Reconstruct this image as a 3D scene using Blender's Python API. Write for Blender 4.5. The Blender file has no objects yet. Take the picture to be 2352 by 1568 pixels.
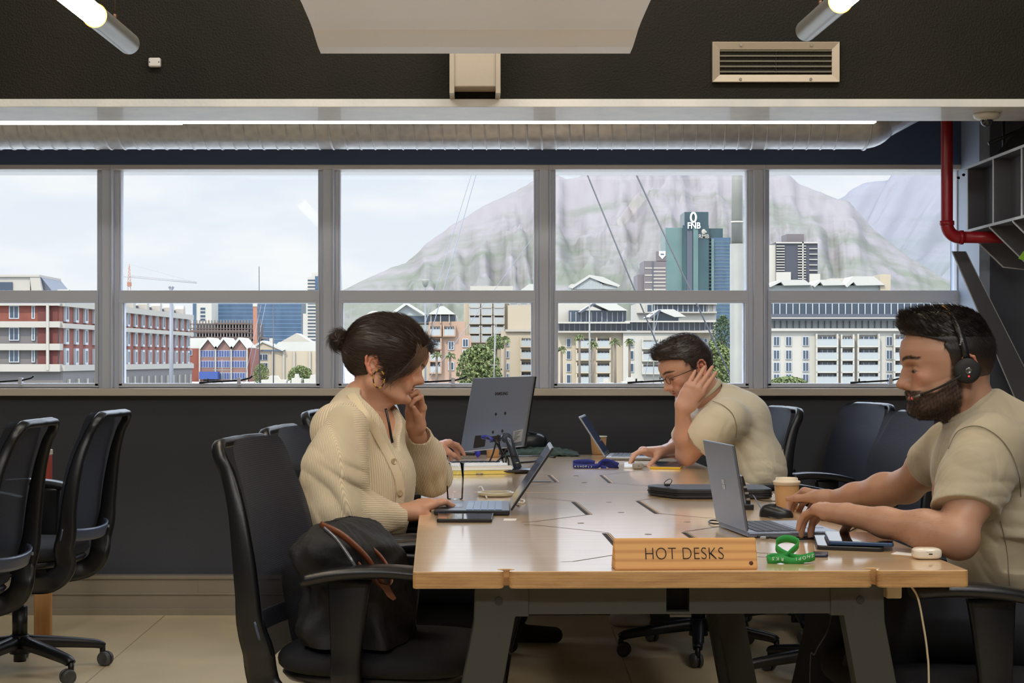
import bpy, bmesh, math, random
import numpy as np
from mathutils import Vector, Matrix, noise as mnoise
PI = math.pi
R = math.radians
random.seed(7); np.random.seed(7)
SC = bpy.context.scene
COL = SC.collection

# ------------------------------------------------ camera, sky, sun, exposure
F = 3900.0; CX = 1090.0; CY = 825.0; H = 1.17          # focal length in pixels, vanishing point, eye height
cd = bpy.data.cameras.new('camera'); cam = bpy.data.objects.new('camera', cd); COL.objects.link(cam)
cam.location = (0, 0, H); cam.rotation_euler = (R(90), 0, 0)
cd.sensor_width = 36.0; cd.lens = F / 2352 * 36.0
cd.shift_x = (1176 - CX) / 2352; cd.shift_y = (CY - 784) / 2352
cd.clip_start = 0.05; cd.clip_end = 20000
SC.camera = cam
SC.view_settings.view_transform = 'Standard'; SC.view_settings.look = 'None'
SC.view_settings.exposure = 0.0; SC.view_settings.gamma = 1.0
SC.view_settings.use_curve_mapping = False

w = bpy.data.worlds.new('sky'); SC.world = w; w.use_nodes = True
nt = w.node_tree; nt.nodes.clear()
o_ = nt.nodes.new('ShaderNodeOutputWorld'); bg = nt.nodes.new('ShaderNodeBackground')
tc = nt.nodes.new('ShaderNodeTexCoord'); mp = nt.nodes.new('ShaderNodeMapping'); ns = nt.nodes.new('ShaderNodeTexNoise')
mp.inputs['Scale'].default_value = (1, 1, 3.2); mp.inputs['Location'].default_value = (0.3, 0, .12)
ns.inputs['Scale'].default_value = 9; ns.inputs['Detail'].default_value = 5; ns.inputs['Roughness'].default_value = .5
cr = nt.nodes.new('ShaderNodeValToRGB'); cr.color_ramp.elements[0].position = .47; cr.color_ramp.elements[1].position = .68
sp = nt.nodes.new('ShaderNodeSeparateXYZ'); gr = nt.nodes.new('ShaderNodeValToRGB')
gr.color_ramp.elements[0].position = .0; gr.color_ramp.elements[0].color = (.95, .97, 1.0, 1)
gr.color_ramp.elements[1].position = .32; gr.color_ramp.elements[1].color = (4.6, 5.2, 6.3, 1)
e = gr.color_ramp.elements.new(.12); e.color = (.84, .90, 1.0, 1)
mx = nt.nodes.new('ShaderNodeMix'); mx.data_type = 'RGBA'; mx.inputs['B'].default_value = (1.02, 1.02, 1.03, 1)
L = nt.links.new
L(tc.outputs['Generated'], mp.inputs['Vector']); L(mp.outputs['Vector'], ns.inputs['Vector']); L(ns.outputs['Fac'], cr.inputs['Fac'])
L(tc.outputs['Generated'], sp.inputs['Vector']); L(sp.outputs['Z'], gr.inputs['Fac'])
L(gr.outputs['Color'], mx.inputs['A']); L(cr.outputs['Color'], mx.inputs['Factor']); L(mx.outputs['Result'], bg.inputs['Color'])
bg.inputs['Strength'].default_value = 1.0
L(bg.outputs['Background'], o_.inputs['Surface'])

sd = bpy.data.lights.new('sun', 'SUN'); sun = bpy.data.objects.new('sun', sd); COL.objects.link(sun)
sd.energy = 5.2; sd.angle = R(.6); sd.color = (1, .93, .83)
sun.rotation_euler = Vector((-.55, -1.0, 1.35)).to_track_quat('Z', 'Y').to_euler()

def area(name, loc, target, sx, sy, power, color=(1, 1, 1)):
    d = bpy.data.lights.new(name, 'AREA'); d.shape = 'RECTANGLE'; d.size = sx; d.size_y = sy; d.energy = power; d.color = color
    o = bpy.data.objects.new(name, d); COL.objects.link(o); o.location = loc
    o.rotation_euler = (Vector(loc) - Vector(target)).to_track_quat('Z', 'Y').to_euler()
    return o
# unseen fill lights added under the ceiling to brighten the room; a portal guides the sky light through the window band
area('fill_light', (-1.9, 2.4, 3.6), (-1.9, 2.9, 0), .3, 3.4, 46, (1, .96, .91))
area('fill_light', (1.9, 2.4, 3.6), (1.9, 2.9, 0), .3, 3.4, 42, (1, .96, .91))
area('fill_light', (0.0, -.6, 3.6), (0.0, 2.0, 0), 4.5, .4, 95, (1, .96, .91))
area('fill_light', (0.1, 4.9, 3.6), (0.1, 7.6, .9), 4.0, .3, 50, (1, .96, .9))
pt = area('window_portal', (-.2, 7.95, 1.54), (-.2, 3.5, 1.54), 5.6, 1.05, 1); pt.data.cycles.is_portal = True

# ------------------------------------------------ helpers
def W(px, py, D):
    return Vector(((px - CX) * D / F, D, H + (CY - py) * D / F))
def TP(px, py, z=.75):
    "point of the horizontal plane z seen at that pixel"
    return W(px, py, (H - z) * F / (py - CY))
def lin(c):
    return tuple(((v / 255) / 12.92 if v / 255 <= .04045 else ((v / 255 + .055) / 1.055) ** 2.4) for v in c)
_mats = {}
def M(name, rgb, rough=.5, metal=0.0, bump=None, var=None, spec=.5, coat=0.0, trans=0.0, emit=0.0, alpha=1.0, sheen=0.0, sss=0.0, stretch=None):
    if name in _mats: return _mats[name]
    m = bpy.data.materials.new(name); m.use_nodes = True; _mats[name] = m
    nt = m.node_tree; b = nt.nodes['Principled BSDF']; l = nt.links.new
    c = lin(rgb) + (1,)
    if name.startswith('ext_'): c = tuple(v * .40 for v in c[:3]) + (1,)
    b.inputs['Base Color'].default_value = c; b.inputs['Roughness'].default_value = rough
    b.inputs['Metallic'].default_value = metal; b.inputs['Specular IOR Level'].default_value = spec
    b.inputs['Coat Weight'].default_value = coat; b.inputs['Transmission Weight'].default_value = trans
    b.inputs['Alpha'].default_value = alpha; b.inputs['Sheen Weight'].default_value = sheen
    if sss: b.inputs['Subsurface Weight'].default_value = sss; b.inputs['Subsurface Radius'].default_value = (.01, .004, .002); b.inputs['Subsurface Scale'].default_value = .6
    if emit: b.inputs['Emission Color'].default_value = c; b.inputs['Emission Strength'].default_value = emit
    tcn = None
    def coord(sc):
        t = nt.nodes.new('ShaderNodeTexCoord'); q = nt.nodes.new('ShaderNodeMapping')
        s = stretch or (1, 1, 1); q.inputs['Scale'].default_value = (sc * s[0], sc * s[1], sc * s[2])
        l(t.outputs['Object'], q.inputs['Vector']); return q.outputs['Vector']
    if var:     # (scale, other rgb)
        n = nt.nodes.new('ShaderNodeTexNoise'); n.inputs['Scale'].default_value = 1; n.inputs['Detail'].default_value = 6
        l(coord(var[0]), n.inputs['Vector'])
        r = nt.nodes.new('ShaderNodeValToRGB'); r.color_ramp.elements[0].position = .35; r.color_ramp.elements[1].position = .65
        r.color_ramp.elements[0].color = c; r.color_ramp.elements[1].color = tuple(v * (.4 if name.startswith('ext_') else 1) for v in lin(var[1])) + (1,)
        l(n.outputs['Fac'], r.inputs['Fac']); l(r.outputs['Color'], b.inputs['Base Color'])
    if bump:    # (scale, strength)
        n = nt.nodes.new('ShaderNodeTexNoise'); n.inputs['Scale'].default_value = 1; n.inputs['Detail'].default_value = 4
        l(coord(bump[0]), n.inputs['Vector'])
        k = nt.nodes.new('ShaderNodeBump'); k.inputs['Strength'].default_value = bump[1]; k.inputs['Distance'].default_value = .01
        l(n.outputs['Fac'], k.inputs['Height']); l(k.outputs['Normal'], b.inputs['Normal'])
    return m

class MB:
    "collects simple shapes into one mesh"
    def __init__(s): s.v = []; s.f = []; s.mi = []; s.sm = []
    def add(s, vs, fs, mi=0, smooth=False):
        n = len(s.v); s.v += [tuple(v) for v in vs]
        for f in fs: s.f.append(tuple(i + n for i in f)); s.mi.append(mi); s.sm.append(smooth)
        return s
    def box(s, c, d, rot=None, mi=0):
        hx, hy, hz = d[0] / 2, d[1] / 2, d[2] / 2
        vs = [Vector((x, y, z)) for x in (-hx, hx) for y in (-hy, hy) for z in (-hz, hz)]
        if rot: vs = [rot @ v for v in vs]
        c = Vector(c); vs = [v + c for v in vs]
        return s.add(vs, [(0, 1, 3, 2), (4, 6, 7, 5), (0, 4, 5, 1), (2, 3, 7, 6), (0, 2, 6, 4), (1, 5, 7, 3)], mi)
    def bb(s, x0, x1, y0, y1, z0, z1, mi=0):
        return s.box(((x0 + x1) / 2, (y0 + y1) / 2, (z0 + z1) / 2), (abs(x1 - x0), abs(y1 - y0), abs(z1 - z0)), None, mi)
    def cyl(s, a, b, r0, r1=None, n=20, mi=0, caps=True, smooth=True):
        r1 = r0 if r1 is None else r1
        a, b = Vector(a), Vector(b); q = (b - a).to_track_quat('Z', 'Y')
        u, v = q @ Vector((1, 0, 0)), q @ Vector((0, 1, 0)); vs = []
        for c, r in ((a, r0), (b, r1)):
            for i in range(n):
                t = 2 * PI * i / n; vs.append(c + u * (r * math.cos(t)) + v * (r * math.sin(t)))
        fs = [(i, (i + 1) % n, n + (i + 1) % n, n + i) for i in range(n)]
        s.add(vs, fs, mi, smooth)
        if caps: s.add(vs, [tuple(range(n))[::-1], tuple(range(n, 2 * n))], mi)
        return s
    def lathe(s, prof, c=(0, 0, 0), n=32, mi=0, rot=None):
        vs = []; c = Vector(c)
        for r, z in prof:
            for i in range(n):
                t = 2 * PI * i / n; p = Vector((r * math.cos(t), r * math.sin(t), z))
                if rot: p = rot @ p
                vs.append(c + p)
        fs = [(j * n + i, j * n + (i + 1) % n, (j + 1) * n + (i + 1) % n, (j + 1) * n + i) for j in range(len(prof) - 1) for i in range(n)]
        return s.add(vs, fs, mi, True)
    def prism(s, poly, vec, mi=0, side=None, smooth=False):
        "polygon of 3D points extruded by vec"
        n = len(poly); vec = Vector(vec); a = [Vector(p) for p in poly]; b = [p + vec for p in a]
        s.add(a + b, [tuple(range(n))[::-1], tuple(range(n, 2 * n))], mi)
        return s.add(a + b, [(i, (i + 1) % n, n + (i + 1) % n, n + i) for i in range(n)], mi if side is None else side, smooth)
    def tube(s, pts, r, n=8, mi=0, closed=False, rs=None):
        pts = [Vector(p) for p in pts]; m = len(pts); vs = []; up = None
        for i, p in enumerate(pts):
            t = (pts[(i + 1) % m] - pts[i - 1]) if closed else (pts[min(i + 1, m - 1)] - pts[max(i - 1, 0)])
            if t.length < 1e-9: t = Vector((0, 0, 1))
            t.normalize()
            if up is None:
                up = t.orthogonal().normalized()
            up = (up - t * up.dot(t)); up.normalize(); v = t.cross(up)
            rr = rs[i] if rs else r
            for k in range(n):
                a = 2 * PI * k / n; vs.append(p + up * (rr * math.cos(a)) + v * (rr * math.sin(a)))
        e = m if closed else m - 1
        fs = [(i * n + k, i * n + (k + 1) % n, ((i + 1) % m) * n + (k + 1) % n, ((i + 1) % m) * n + k) for i in range(e) for k in range(n)]
        s.add(vs, fs, mi, True)
        if not closed: s.add(vs[:n], [tuple(range(n))[::-1]], mi); s.add(vs[-n:], [tuple(range(n))], mi)
        return s
    def sweep(s, pts, sec, side, mi=0, scale=None):
        "rectangular/polygon section (list of (u,v)) swept; side = fixed vector for u, v = t x side"
        pts = [Vector(p) for p in pts]; m = len(pts); n = len(sec); vs = []
        for i, p in enumerate(pts):
            t = (pts[min(i + 1, m - 1)] - pts[max(i - 1, 0)]).normalized()
            sd_ = Vector(side[i] if isinstance(side, list) else side); u = (sd_ - t * sd_.dot(t)).normalized(); v = t.cross(u)
            k = scale[i] if scale else (1, 1)
            for a, b in sec: vs.append(p + u * (a * k[0]) + v * (b * k[1]))
        fs = [(i * n + k, i * n + (k + 1) % n, (i + 1) * n + (k + 1) % n, (i + 1) * n + k) for i in range(m - 1) for k in range(n)]
        s.add(vs, fs, mi, True); s.add(vs[:n], [tuple(range(n))[::-1]], mi); s.add(vs[-n:], [tuple(range(n))], mi)
        return s
    def ball(s, c, r, nu=20, nv=12, mi=0, rot=None, pw=1.0):
        r = (r, r, r) if not hasattr(r, '__len__') else r; c = Vector(c); vs = []
        g = lambda q: math.copysign(abs(q) ** pw, q)
        for j in range(nv + 1):
            ph = PI * j / nv
            for i in range(nu):
                t = 2 * PI * i / nu
                p = Vector((r[0] * g(math.sin(ph)) * g(math.cos(t)), r[1] * g(math.sin(ph)) * g(math.sin(t)), r[2] * g(math.cos(ph))))
                if rot: p = rot @ p
                vs.append(c + p)
        fs = [(j * nu + i, j * nu + (i + 1) % nu, (j + 1) * nu + (i + 1) % nu, (j + 1) * nu + i) for j in range(nv) for i in range(nu)]
        return s.add(vs, fs, mi, True)
    def grid(s, fn, nu, nv, mi=0, smooth=True, thick=0):
        vs = [Vector(fn(i / nu, j / nv)) for j in range(nv + 1) for i in range(nu + 1)]; w_ = nu + 1
        fs = [(j * w_ + i, j * w_ + i + 1, (j + 1) * w_ + i + 1, (j + 1) * w_ + i) for j in range(nv) for i in range(nu)]
        return s.add(vs, fs, mi, smooth)
    def build(s, name, mats, parent=None, bevel=0, seg=2, loc=None, solid=0, sub=0):
        me = bpy.data.meshes.new(name); me.from_pydata(s.v, [], s.f)
        mats = mats if isinstance(mats, (list, tuple)) else [mats]
        for m in mats: me.materials.append(m)
        me.polygons.foreach_set('material_index', s.mi); me.polygons.foreach_set('use_smooth', s.sm)
        bm = bmesh.new(); bm.from_mesh(me); bmesh.ops.remove_doubles(bm, verts=bm.verts, dist=1e-6)
        bmesh.ops.recalc_face_normals(bm, faces=bm.faces); bm.to_mesh(me); bm.free()
        o = bpy.data.objects.new(name, me); COL.objects.link(o)
        if parent: o.parent = parent
        if loc is not None: o.location = loc
        if solid: q = o.modifiers.new('solid', 'SOLIDIFY'); q.thickness = solid; q.offset = 0
        if sub: q = o.modifiers.new('sub', 'SUBSURF'); q.levels = sub; q.render_levels = sub
        if bevel:
            q = o.modifiers.new('bevel', 'BEVEL'); q.width = bevel; q.segments = seg; q.limit_method = 'ANGLE'; q.angle_limit = R(40)
            q.harden_normals = False
        return o
def tag(o, label=None, cat=None, group=None, kind=None):
    if label: o['label'] = label
    if cat: o['category'] = cat
    if group: o['group'] = group
    if kind: o['kind'] = kind
    return o
def empty(name, loc, label, cat, group=None, rz=0):
    o = bpy.data.objects.new(name, None); COL.objects.link(o); o.empty_display_size = .05
    o.location = loc; o.rotation_euler = (0, 0, rz); return tag(o, label, cat, group)
def dup(root, loc=None, rz=None, label=None, group=None):
    def cp(o, par):
        c = o.copy(); COL.objects.link(c)
        if par: c.parent = par
        for ch in o.children: cp(ch, c)
        return c
    r = cp(root, None)
    if loc is not None: r.location = loc
    if rz is not None: r.rotation_euler = (0, 0, rz)
    if label: r['label'] = label
    if group: r['group'] = group
    return r
def struct(o): o['kind'] = 'structure'; return o
def textobj(name, s, size, mat, M4, parent=None, ext=.0006, font_bold=0, align='CENTER', sx=1.0, space=1.0):
    "lettering turned into a mesh; M4 places it (x right, y up, z out of the surface)"
    cu = bpy.data.curves.new(name, 'FONT'); cu.body = s; cu.size = size; cu.extrude = ext; cu.align_x = align; cu.align_y = 'CENTER'
    cu.offset = font_bold; cu.space_character = space
    t = bpy.data.objects.new(name, cu); COL.objects.link(t)
    dg = bpy.context.evaluated_depsgraph_get(); me = bpy.data.meshes.new_from_object(t.evaluated_get(dg))
    bpy.data.objects.remove(t); bpy.data.curves.remove(cu)
    me.transform(M4 @ Matrix.Diagonal((sx, 1, 1, 1))); me.materials.clear(); me.materials.append(mat)
    o = bpy.data.objects.new(name, me); COL.objects.link(o)
    if parent: o.parent = parent
    return o
def frame4(o, x, y, z):
    m = Matrix.Identity(4)
    for i, a in enumerate((x, y, z)):
        a = Vector(a).normalized()
        for j in range(3): m[j][i] = a[j]
    for j in range(3): m[j][3] = o[j]
    return m
def catmull(pts, n=6):
    pts = [Vector(p) for p in pts]; out = []
    for i in range(len(pts) - 1):
        p0, p1, p2, p3 = pts[max(i - 1, 0)], pts[i], pts[i + 1], pts[min(i + 2, len(pts) - 1)]
        for k in range(n):
            t = k / n
            out.append(.5 * ((2 * p1) + (p2 - p0) * t + (2 * p0 - 5 * p1 + 4 * p2 - p3) * t * t + (3 * p1 - p0 - 3 * p2 + p3) * t ** 3))
    out.append(pts[-1]); return out
# ------------------------------------------------ room
DW = 7.83; S = DW / F                                   # window wall distance, metres per pixel there
def wx(px): return (px - CX) * S
def wz(py): return H + (CY - py) * S
m_wall = M('charcoal_paint', (62, 65, 73), .55, bump=(60, .06), var=(1.5, (56, 59, 68)))
m_head = M('blue_black_paint', (78, 94, 124), .5, bump=(50, .05))
m_beam = M('dark_rough_plaster', (31, 28, 22), .65, spec=.18, bump=(130, .5), var=(2.2, (38, 35, 25)))
m_ceil = M('dark_ceiling', (40, 37, 34), .8)
m_floor = M('polished_screed', (222, 203, 166), .3, bump=(5, .03), var=(3, (208, 190, 154)))
m_white = M('white_frame_paint', (216, 220, 228), .4)
m_frame = M('window_frame_paint', (212, 217, 228), .38)
m_sill = M('cream_sill_paint', (216, 204, 190), .42, bump=(30, .08))
m_base = M('grey_beige_trunking', (140, 130, 114), .45, var=(3, (128, 120, 104)))
m_dark = M('shadow_black', (18, 18, 20), .8)
m_steel = M('grey_steel_paint', (96, 100, 108), .42, bump=(40, .08))
m_steeledge = M('pale_edge_paint', (196, 200, 206), .5, bump=(90, .5))  # paler tone along the steel edges
XL, XR, YB, ZC = -4.2, 3.6, -2.6, 3.72
struct(MB().bb(XL, XR, YB, DW, -.1, 0).build('floor', m_floor))
# joints of the floor slabs
mj = M('floor_joint', (168, 150, 116), .7)
j = MB()
for a, b in (((383, 1409), (205, 1562)), ((1405, 1440), (1450, 1567))):
    p, q = TP(*a, z=0), TP(*b, z=0); dpt = (q - p); q = q + dpt * .5
    n_ = Vector((-dpt.y, dpt.x, 0)).normalized() * .0025
    j.add([p + n_ + Vector((0, 0, .0008)), p - n_ + Vector((0, 0, .0008)), q - n_ + Vector((0, 0, .0008)), q + n_ + Vector((0, 0, .0008))], [(0, 1, 2, 3)])
struct(j.build('trim_1', mj))
struct(MB().bb(XL, XR, YB, DW + .3, ZC, ZC + .1).build('ceiling', m_ceil))
struct(MB().bb(XL - .1, XL, YB, DW, 0, ZC).build('wall_left', m_wall))
struct(MB().bb(XR, XR + .1, YB, DW, 0, ZC).build('wall_right', m_wall))
struct(MB().bb(XL, XR, YB - .1, YB, 0, ZC).build('wall_back', M('pale_back_wall', (196, 192, 184), .7)))
zs, zt = wz(886), wz(392)
struct(MB().bb(XL, XR, DW, DW + .28, -.1, zs - .01).build('wall_front', m_wall))
struct(MB().bb(XL, XR, DW - .06, DW + .28, wz(381), ZC).build('wall_front_header', m_head))
struct(MB().bb(wx(2222), XR, DW - .35, DW + .28, 0, ZC).build('wall_front_right', M('column_paint', (80, 84, 98), .5, bump=(50, .06))))
struct(MB().bb(XL - .1, wx(-420), DW, DW + .28, 0, ZC).build('wall_front_left', m_wall))
# trunking / baseboard
bo = MB(); zb = H - (1320 - CY) * S
bo.bb(XL, wx(2222), DW - .05, DW, 0.02, zb); bo.bb(XL, wx(2222), DW - .058, DW, zb - .012, zb + .004)
bo.bb(XL, wx(2222), DW - .056, DW, .092, .099); bo.bb(XL, wx(2222), DW - .062, DW, 0, .03); bo.bb(wx(458), wx(459.5), DW - .0515, DW, .1, zb - .01)
struct(bo.build('baseboard_front', m_base, bevel=.002))
# sill
struct(MB().bb(XL, wx(2222), DW - .075, DW + .1, wz(908), wz(891)).bb(XL, wx(2222), DW - .004, DW + .12, wz(893), wz(884.5)).build('trim_2', m_sill, bevel=.004))
struct(MB().bb(XL, wx(2200), DW - .06, DW + .2, zt, wz(381)).build('trim_3', M('cream_head_trim', (214, 208, 204), .4), bevel=.003))
# right-hand jamb strip in pale blue, the window light put into its colour
struct(MB().bb(wx(2199), wx(2223), DW - .34, DW + .1, zs, ZC).build('trim_4', M('blue_lit_flange', (170, 184, 206), .4, bump=(30, .1))))
# windows: posts and sashes
m_glass = bpy.data.materials.new('window_glass'); m_glass.use_nodes = True
nt = m_glass.node_tree; nt.nodes.clear(); L = nt.links.new
a = nt.nodes.new('ShaderNodeOutputMaterial'); b = nt.nodes.new('ShaderNodeMixShader'); c = nt.nodes.new('ShaderNodeBsdfTransparent'); d = nt.nodes.new('ShaderNodeBsdfGlossy'); fr = nt.nodes.new('ShaderNodeFresnel')
c.inputs['Color'].default_value = (.96, .975, .975, 1); d.inputs['Roughness'].default_value = .02; fr.inputs['IOR'].default_value = 1.12
L(fr.outputs['Fac'], b.inputs['Fac']); L(c.outputs['BSDF'], b.inputs[1]); L(d.outputs['BSDF'], b.inputs[2]); L(b.outputs['Shader'], a.inputs['Surface'])
posts = [(-272, -228), (228, 275), (735, 778), (1230, 1272), (1718, 1762)]
panes = [(-228, 228), (275, 735), (778, 1230), (1272, 1718), (1762, 2200)]
m_stay = M('black_window_stay', (22, 22, 24), .4, metal=.4)
for i, (a, b) in enumerate(panes):
    x0, x1 = wx(a), wx(b)
    f = MB(); y0, y1 = DW - .01, DW + .05; t = .016
    fx = [x0 + .0, x0 + t, x1 - t, x1]
    r0, r1 = wz(667), wz(692)
    # upper sash bars
    f.bb(x0, x0 + .008, y0, y1, r0, zt); f.bb(x1 - .008, x1, y0, y1, r0, zt)
    f.bb(x0, x1, y0 - .01, y1, r1, r0); f.bb(x0, x1, y0 - .022, y1, wz(676) , wz(672)) if False else None
    f.bb(x0, x0 + t, y0 - .012, y1, zs, r1); f.bb(x1 - t, x1, y0 - .012, y1, zs, r1)
    f.bb(x0, x1, y0 - .012, y1, zs - .006, wz(880)); f.bb(x0, x1, y0 - .014, y1, r1 - .008, r1 + .004)
    # thin steps inside the opening
    f.bb(x0 + t, x0 + t + .004, y0 + .01, y1, zs, r1); f.bb(x1 - t - .004, x1 - t, y0 + .01, y1, zs, r1)
    wn = struct(f.build('window_%d' % (i + 1), m_frame, bevel=.0015))
    g = MB(); g.bb(x0 + .006, x1 - .006, DW + .03, DW + .034, r0, zt); g.build('pane', m_glass, wn)
    g = MB(); g.bb(x0 + t, x1 - t, DW + .02, DW + .024, wz(881), r1); g.build('pane', m_glass, wn)
    # stay arm on the bottom rail
    if a > -100 or True:
        cx = {0: 20, 1: 520, 2: 1010, 3: 1500, 4: 2010}[i]
        st = MB(); q = lambda px, py: (wx(px), DW - .03, wz(py))
        st.cyl(q(cx - 60, 878.5), q(cx - 25, 876), .0045, n=8); st.tube([q(cx - 30, 877), q(cx + 35, 873), q(cx + 55, 868), q(cx + 62, 863)], .0042, 6)
        st.cyl(q(cx - 40, 878), q(cx - 40, 869), .004, n=6)
        st.build('window_stay', m_stay, wn); k = MB(); k.bb(wx(cx + 27), wx(cx + 35), DW - .04, DW - .01, wz(884), wz(867)); k.build('stay_bracket', m_frame, wn)
po = MB()
for i, (a, b) in enumerate(posts):
    c_ = (a + b) / 2
    po = MB(); po.bb(wx(a), wx(b), DW - .015, DW + .06, zs - .01, zt + .02)
    po.bb(wx(c_ - 12), wx(c_ + 9), DW - .05, DW, zs - .01, zt + .02)
    po.bb(wx(c_ + 9), wx(c_ + 12.5), DW - .065, DW, zs - .01, zt + .02)
    struct(po.build('trim_%d' % (10 + i), [M('mullion_paint', (208, 213, 226), .35)], bevel=.002))
# big plastered beam
D1, zb1 = 6.3, 1.17 + 582 * 6.3 / F
bm_ = MB(); bm_.bb(XL, XR, D1, 6.655, zb1, ZC, 0)
beam = struct(bm_.build('trim_20', m_beam))
bm_ = MB(); bm_.bb(XL, XR, D1 - .012, 6.66, zb1 - .006, zb1 + .024); struct(bm_.build('trim_21', [M('beam_underside_paint', (226, 222, 212), .5, bump=(70, .12), coat=.12, var=(9, (212, 210, 204)))], bevel=.002))
struct(MB().bb(XL, XR, D1 - .006, D1 + .02, zb1 + .003, H + (825 - 229) * D1 / F).build('trim_22', M('beam_lip', (92, 84, 70), .4, bump=(40, .4))))
# ------------------------------------------------ ceiling fixtures
m_alu = M('brushed_aluminium', (176, 172, 164), .38, metal=.6)
m_screw = M('screw_metal', (120, 112, 98), .35, metal=.9)
b = D1 / F
def bx_(px): return (px - CX) * b
def bz_(py): return H + (CY - py) * b
# vent grille
v = empty('vent_grille', (bx_(1781), D1, bz_(143)), 'rectangular metal air grille set in the dark beam', 'air vent')
lo = Vector(v.location)
def rel(mb, *a): return mb
g = MB(); x0, x1, z0, z1 = bx_(1635) - lo.x, bx_(1926) - lo.x, bz_(190) - lo.z, bz_(98) - lo.z; t = .028
A = [(x0, z0), (x1, z0), (x1, z1), (x0, z1)]; B = [(x0 + t, z0 + t), (x1 - t, z0 + t), (x1 - t, z1 - t), (x0 + t, z1 - t)]
for i in range(4):
    k = (i + 1) % 4; g.prism([(A[i][0], -.02, A[i][1]), (A[k][0], -.02, A[k][1]), (B[k][0], -.014, B[k][1]), (B[i][0], -.014, B[i][1])], (0, .02, 0))
g.build('frame', M('anodised_grille_frame', (176, 160, 138), .4, metal=.35), v, bevel=.001)
g = MB(); g.bb(x0 + t, x1 - t, -.002, -.0005, z0 + t, z1 - t); g.build('duct_opening', M('dark_opening', (58, 56, 46), .9), v)
for i in range(5):
    z = z0 + t + .012 + i * .0195
    q = MB(); q.box(((x0 + x1) / 2, -.010, z), (x1 - x0 - 2 * t, .018, .0022), Matrix.Rotation(R(24), 3, 'X')); q.build('louvre', M('louvre_metal', (158, 152, 134), .4, metal=.4), v)
q = MB(); q.bb(-.001, .001, -.013, -.003, z0 + t, z1 - t)
for i in range(24): q.bb(x0 + t + .006 + i * .0165, x0 + t + .0075 + i * .0165, -.005, -.002, z0 + t, z1 - t)
q.build('vertical_vanes', M('vane_dark', (58, 54, 44), .6), v)
for px, py in ((1700, 105), (1861, 105), (1699, 184), (1860, 184)):
    q = MB(); p = (bx_(px) - lo.x, 0, bz_(py) - lo.z); q.cyl((p[0], -.019, p[2]), (p[0], -.0215, p[2]), .0055, n=14); q.build('screw', m_screw, v)
# small junction box
jb = empty('junction_box', (bx_(357), D1, bz_(145)), 'small white plastic box on the dark beam near the left tube light', 'junction box')
MB().box((0, -.012, 0), (.045, .024, .034)).build('cover', M('white_plastic', (206, 200, 192), .45), jb, bevel=.006, seg=3)
for s in (-1, 1): MB().cyl((s * .017, -.0235, 0), (s * .017, -.0246, 0), .0022, n=10).build('screw_hole', m_dark, jb)
# steel bracket below the white panel
br = empty('ceiling_bracket', (bx_(1091), D1, bz_(228)), 'cream steel channel bracket between the white panel and the dark beam', 'bracket')
mb_ = M('cream_bracket_paint', (176, 162, 142), .45, bump=(40, .1))
h_ = .2; wq = (1148 - 1033) * b / 2
MB().bb(-wq + .014, wq - .014, -.13, -.008, .026, h_ + .3).build('web', mb_, br, bevel=.004)
for s in (-1, 1): MB().bb(s * wq - s * .018, s * wq, -.14, 0, .0, h_ + .3).build('flange', mb_, br, bevel=.002)
# white acoustic panel
PD = 5.45; pk = PD / F; zp = H + (CY - 123) * pk
xa, xb = (737 - CX) * pk, (1447 - CX) * pk
pn = empty('ceiling_panel', ((xa + xb) / 2, PD - 1.2, zp), 'large white suspended ceiling panel with a curved far edge', 'ceiling panel')
hw = (xb - xa) / 2
prof = [(-1.2, .035), (.60, .035), (.82, .030), (.93, .024), (.97, .018), (1.10, .003), (1.2, 0), (1.2, .05), (-1.2, .06)]
g = MB()
for s0, s1 in ((-hw, hw),):
    g.prism([(s0, y, z) for y, z in prof], (s1 - s0, 0, 0))
g.build('panel', M('white_panel', (246, 247, 250), .5), pn)
for x in (-.4, .4):
    for y in (-.8, .8): MB().cyl((x, y, .05), (x, y, ZC - zp), .002, n=6).build('hanging_wire', m_steel, pn)
# two tube pendants
m_tube = M('satin_tube_metal', (150, 146, 136), .35, metal=.25)
m_glow = M('lit_diffuser', (255, 236, 200), .3, emit=22.0)
for px, py, lab in ((296, 100, 'glowing round tube pendant light left of the white panel'), (1852, 70, 'glowing round tube pendant light right of the white panel')):
    e_ = W(px, py, 5.5); dr = Vector((-(15) / F, 1, 85 / F)).normalized()
    tb = empty('tube_light', e_, lab, 'pendant light', 'tube pendant lights')
    rr = .035
    g = MB(); g.cyl((0, 0, 0), -dr * .50, rr, n=40, caps=False)
    g.ball((0, 0, 0), (rr, .012, rr), 40, 10); g.build('end_sleeve', m_tube, tb)
    g = MB(); g.cyl(-dr * .50, -dr * .505, rr + .0015, n=40); g.build('collar', M('brass_collar', (170, 130, 60), .3, metal=.8), tb)
    g = MB(); g.cyl(-dr * .505, -dr * 2.3, rr - .002, n=40); g.build('diffuser', m_glow, tb)
    g = MB(); c0 = -dr * .22 + Vector((0, 0, rr)); g.cyl(c0, c0 + Vector((0, 0, .02)), .006, n=10); g.cyl(c0, Vector((c0.x, c0.y, ZC - e_.z)), .0012, n=6)
    g.build('hanging_wire', M('copper_wire', (120, 84, 60), .4, metal=.5), tb)
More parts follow.
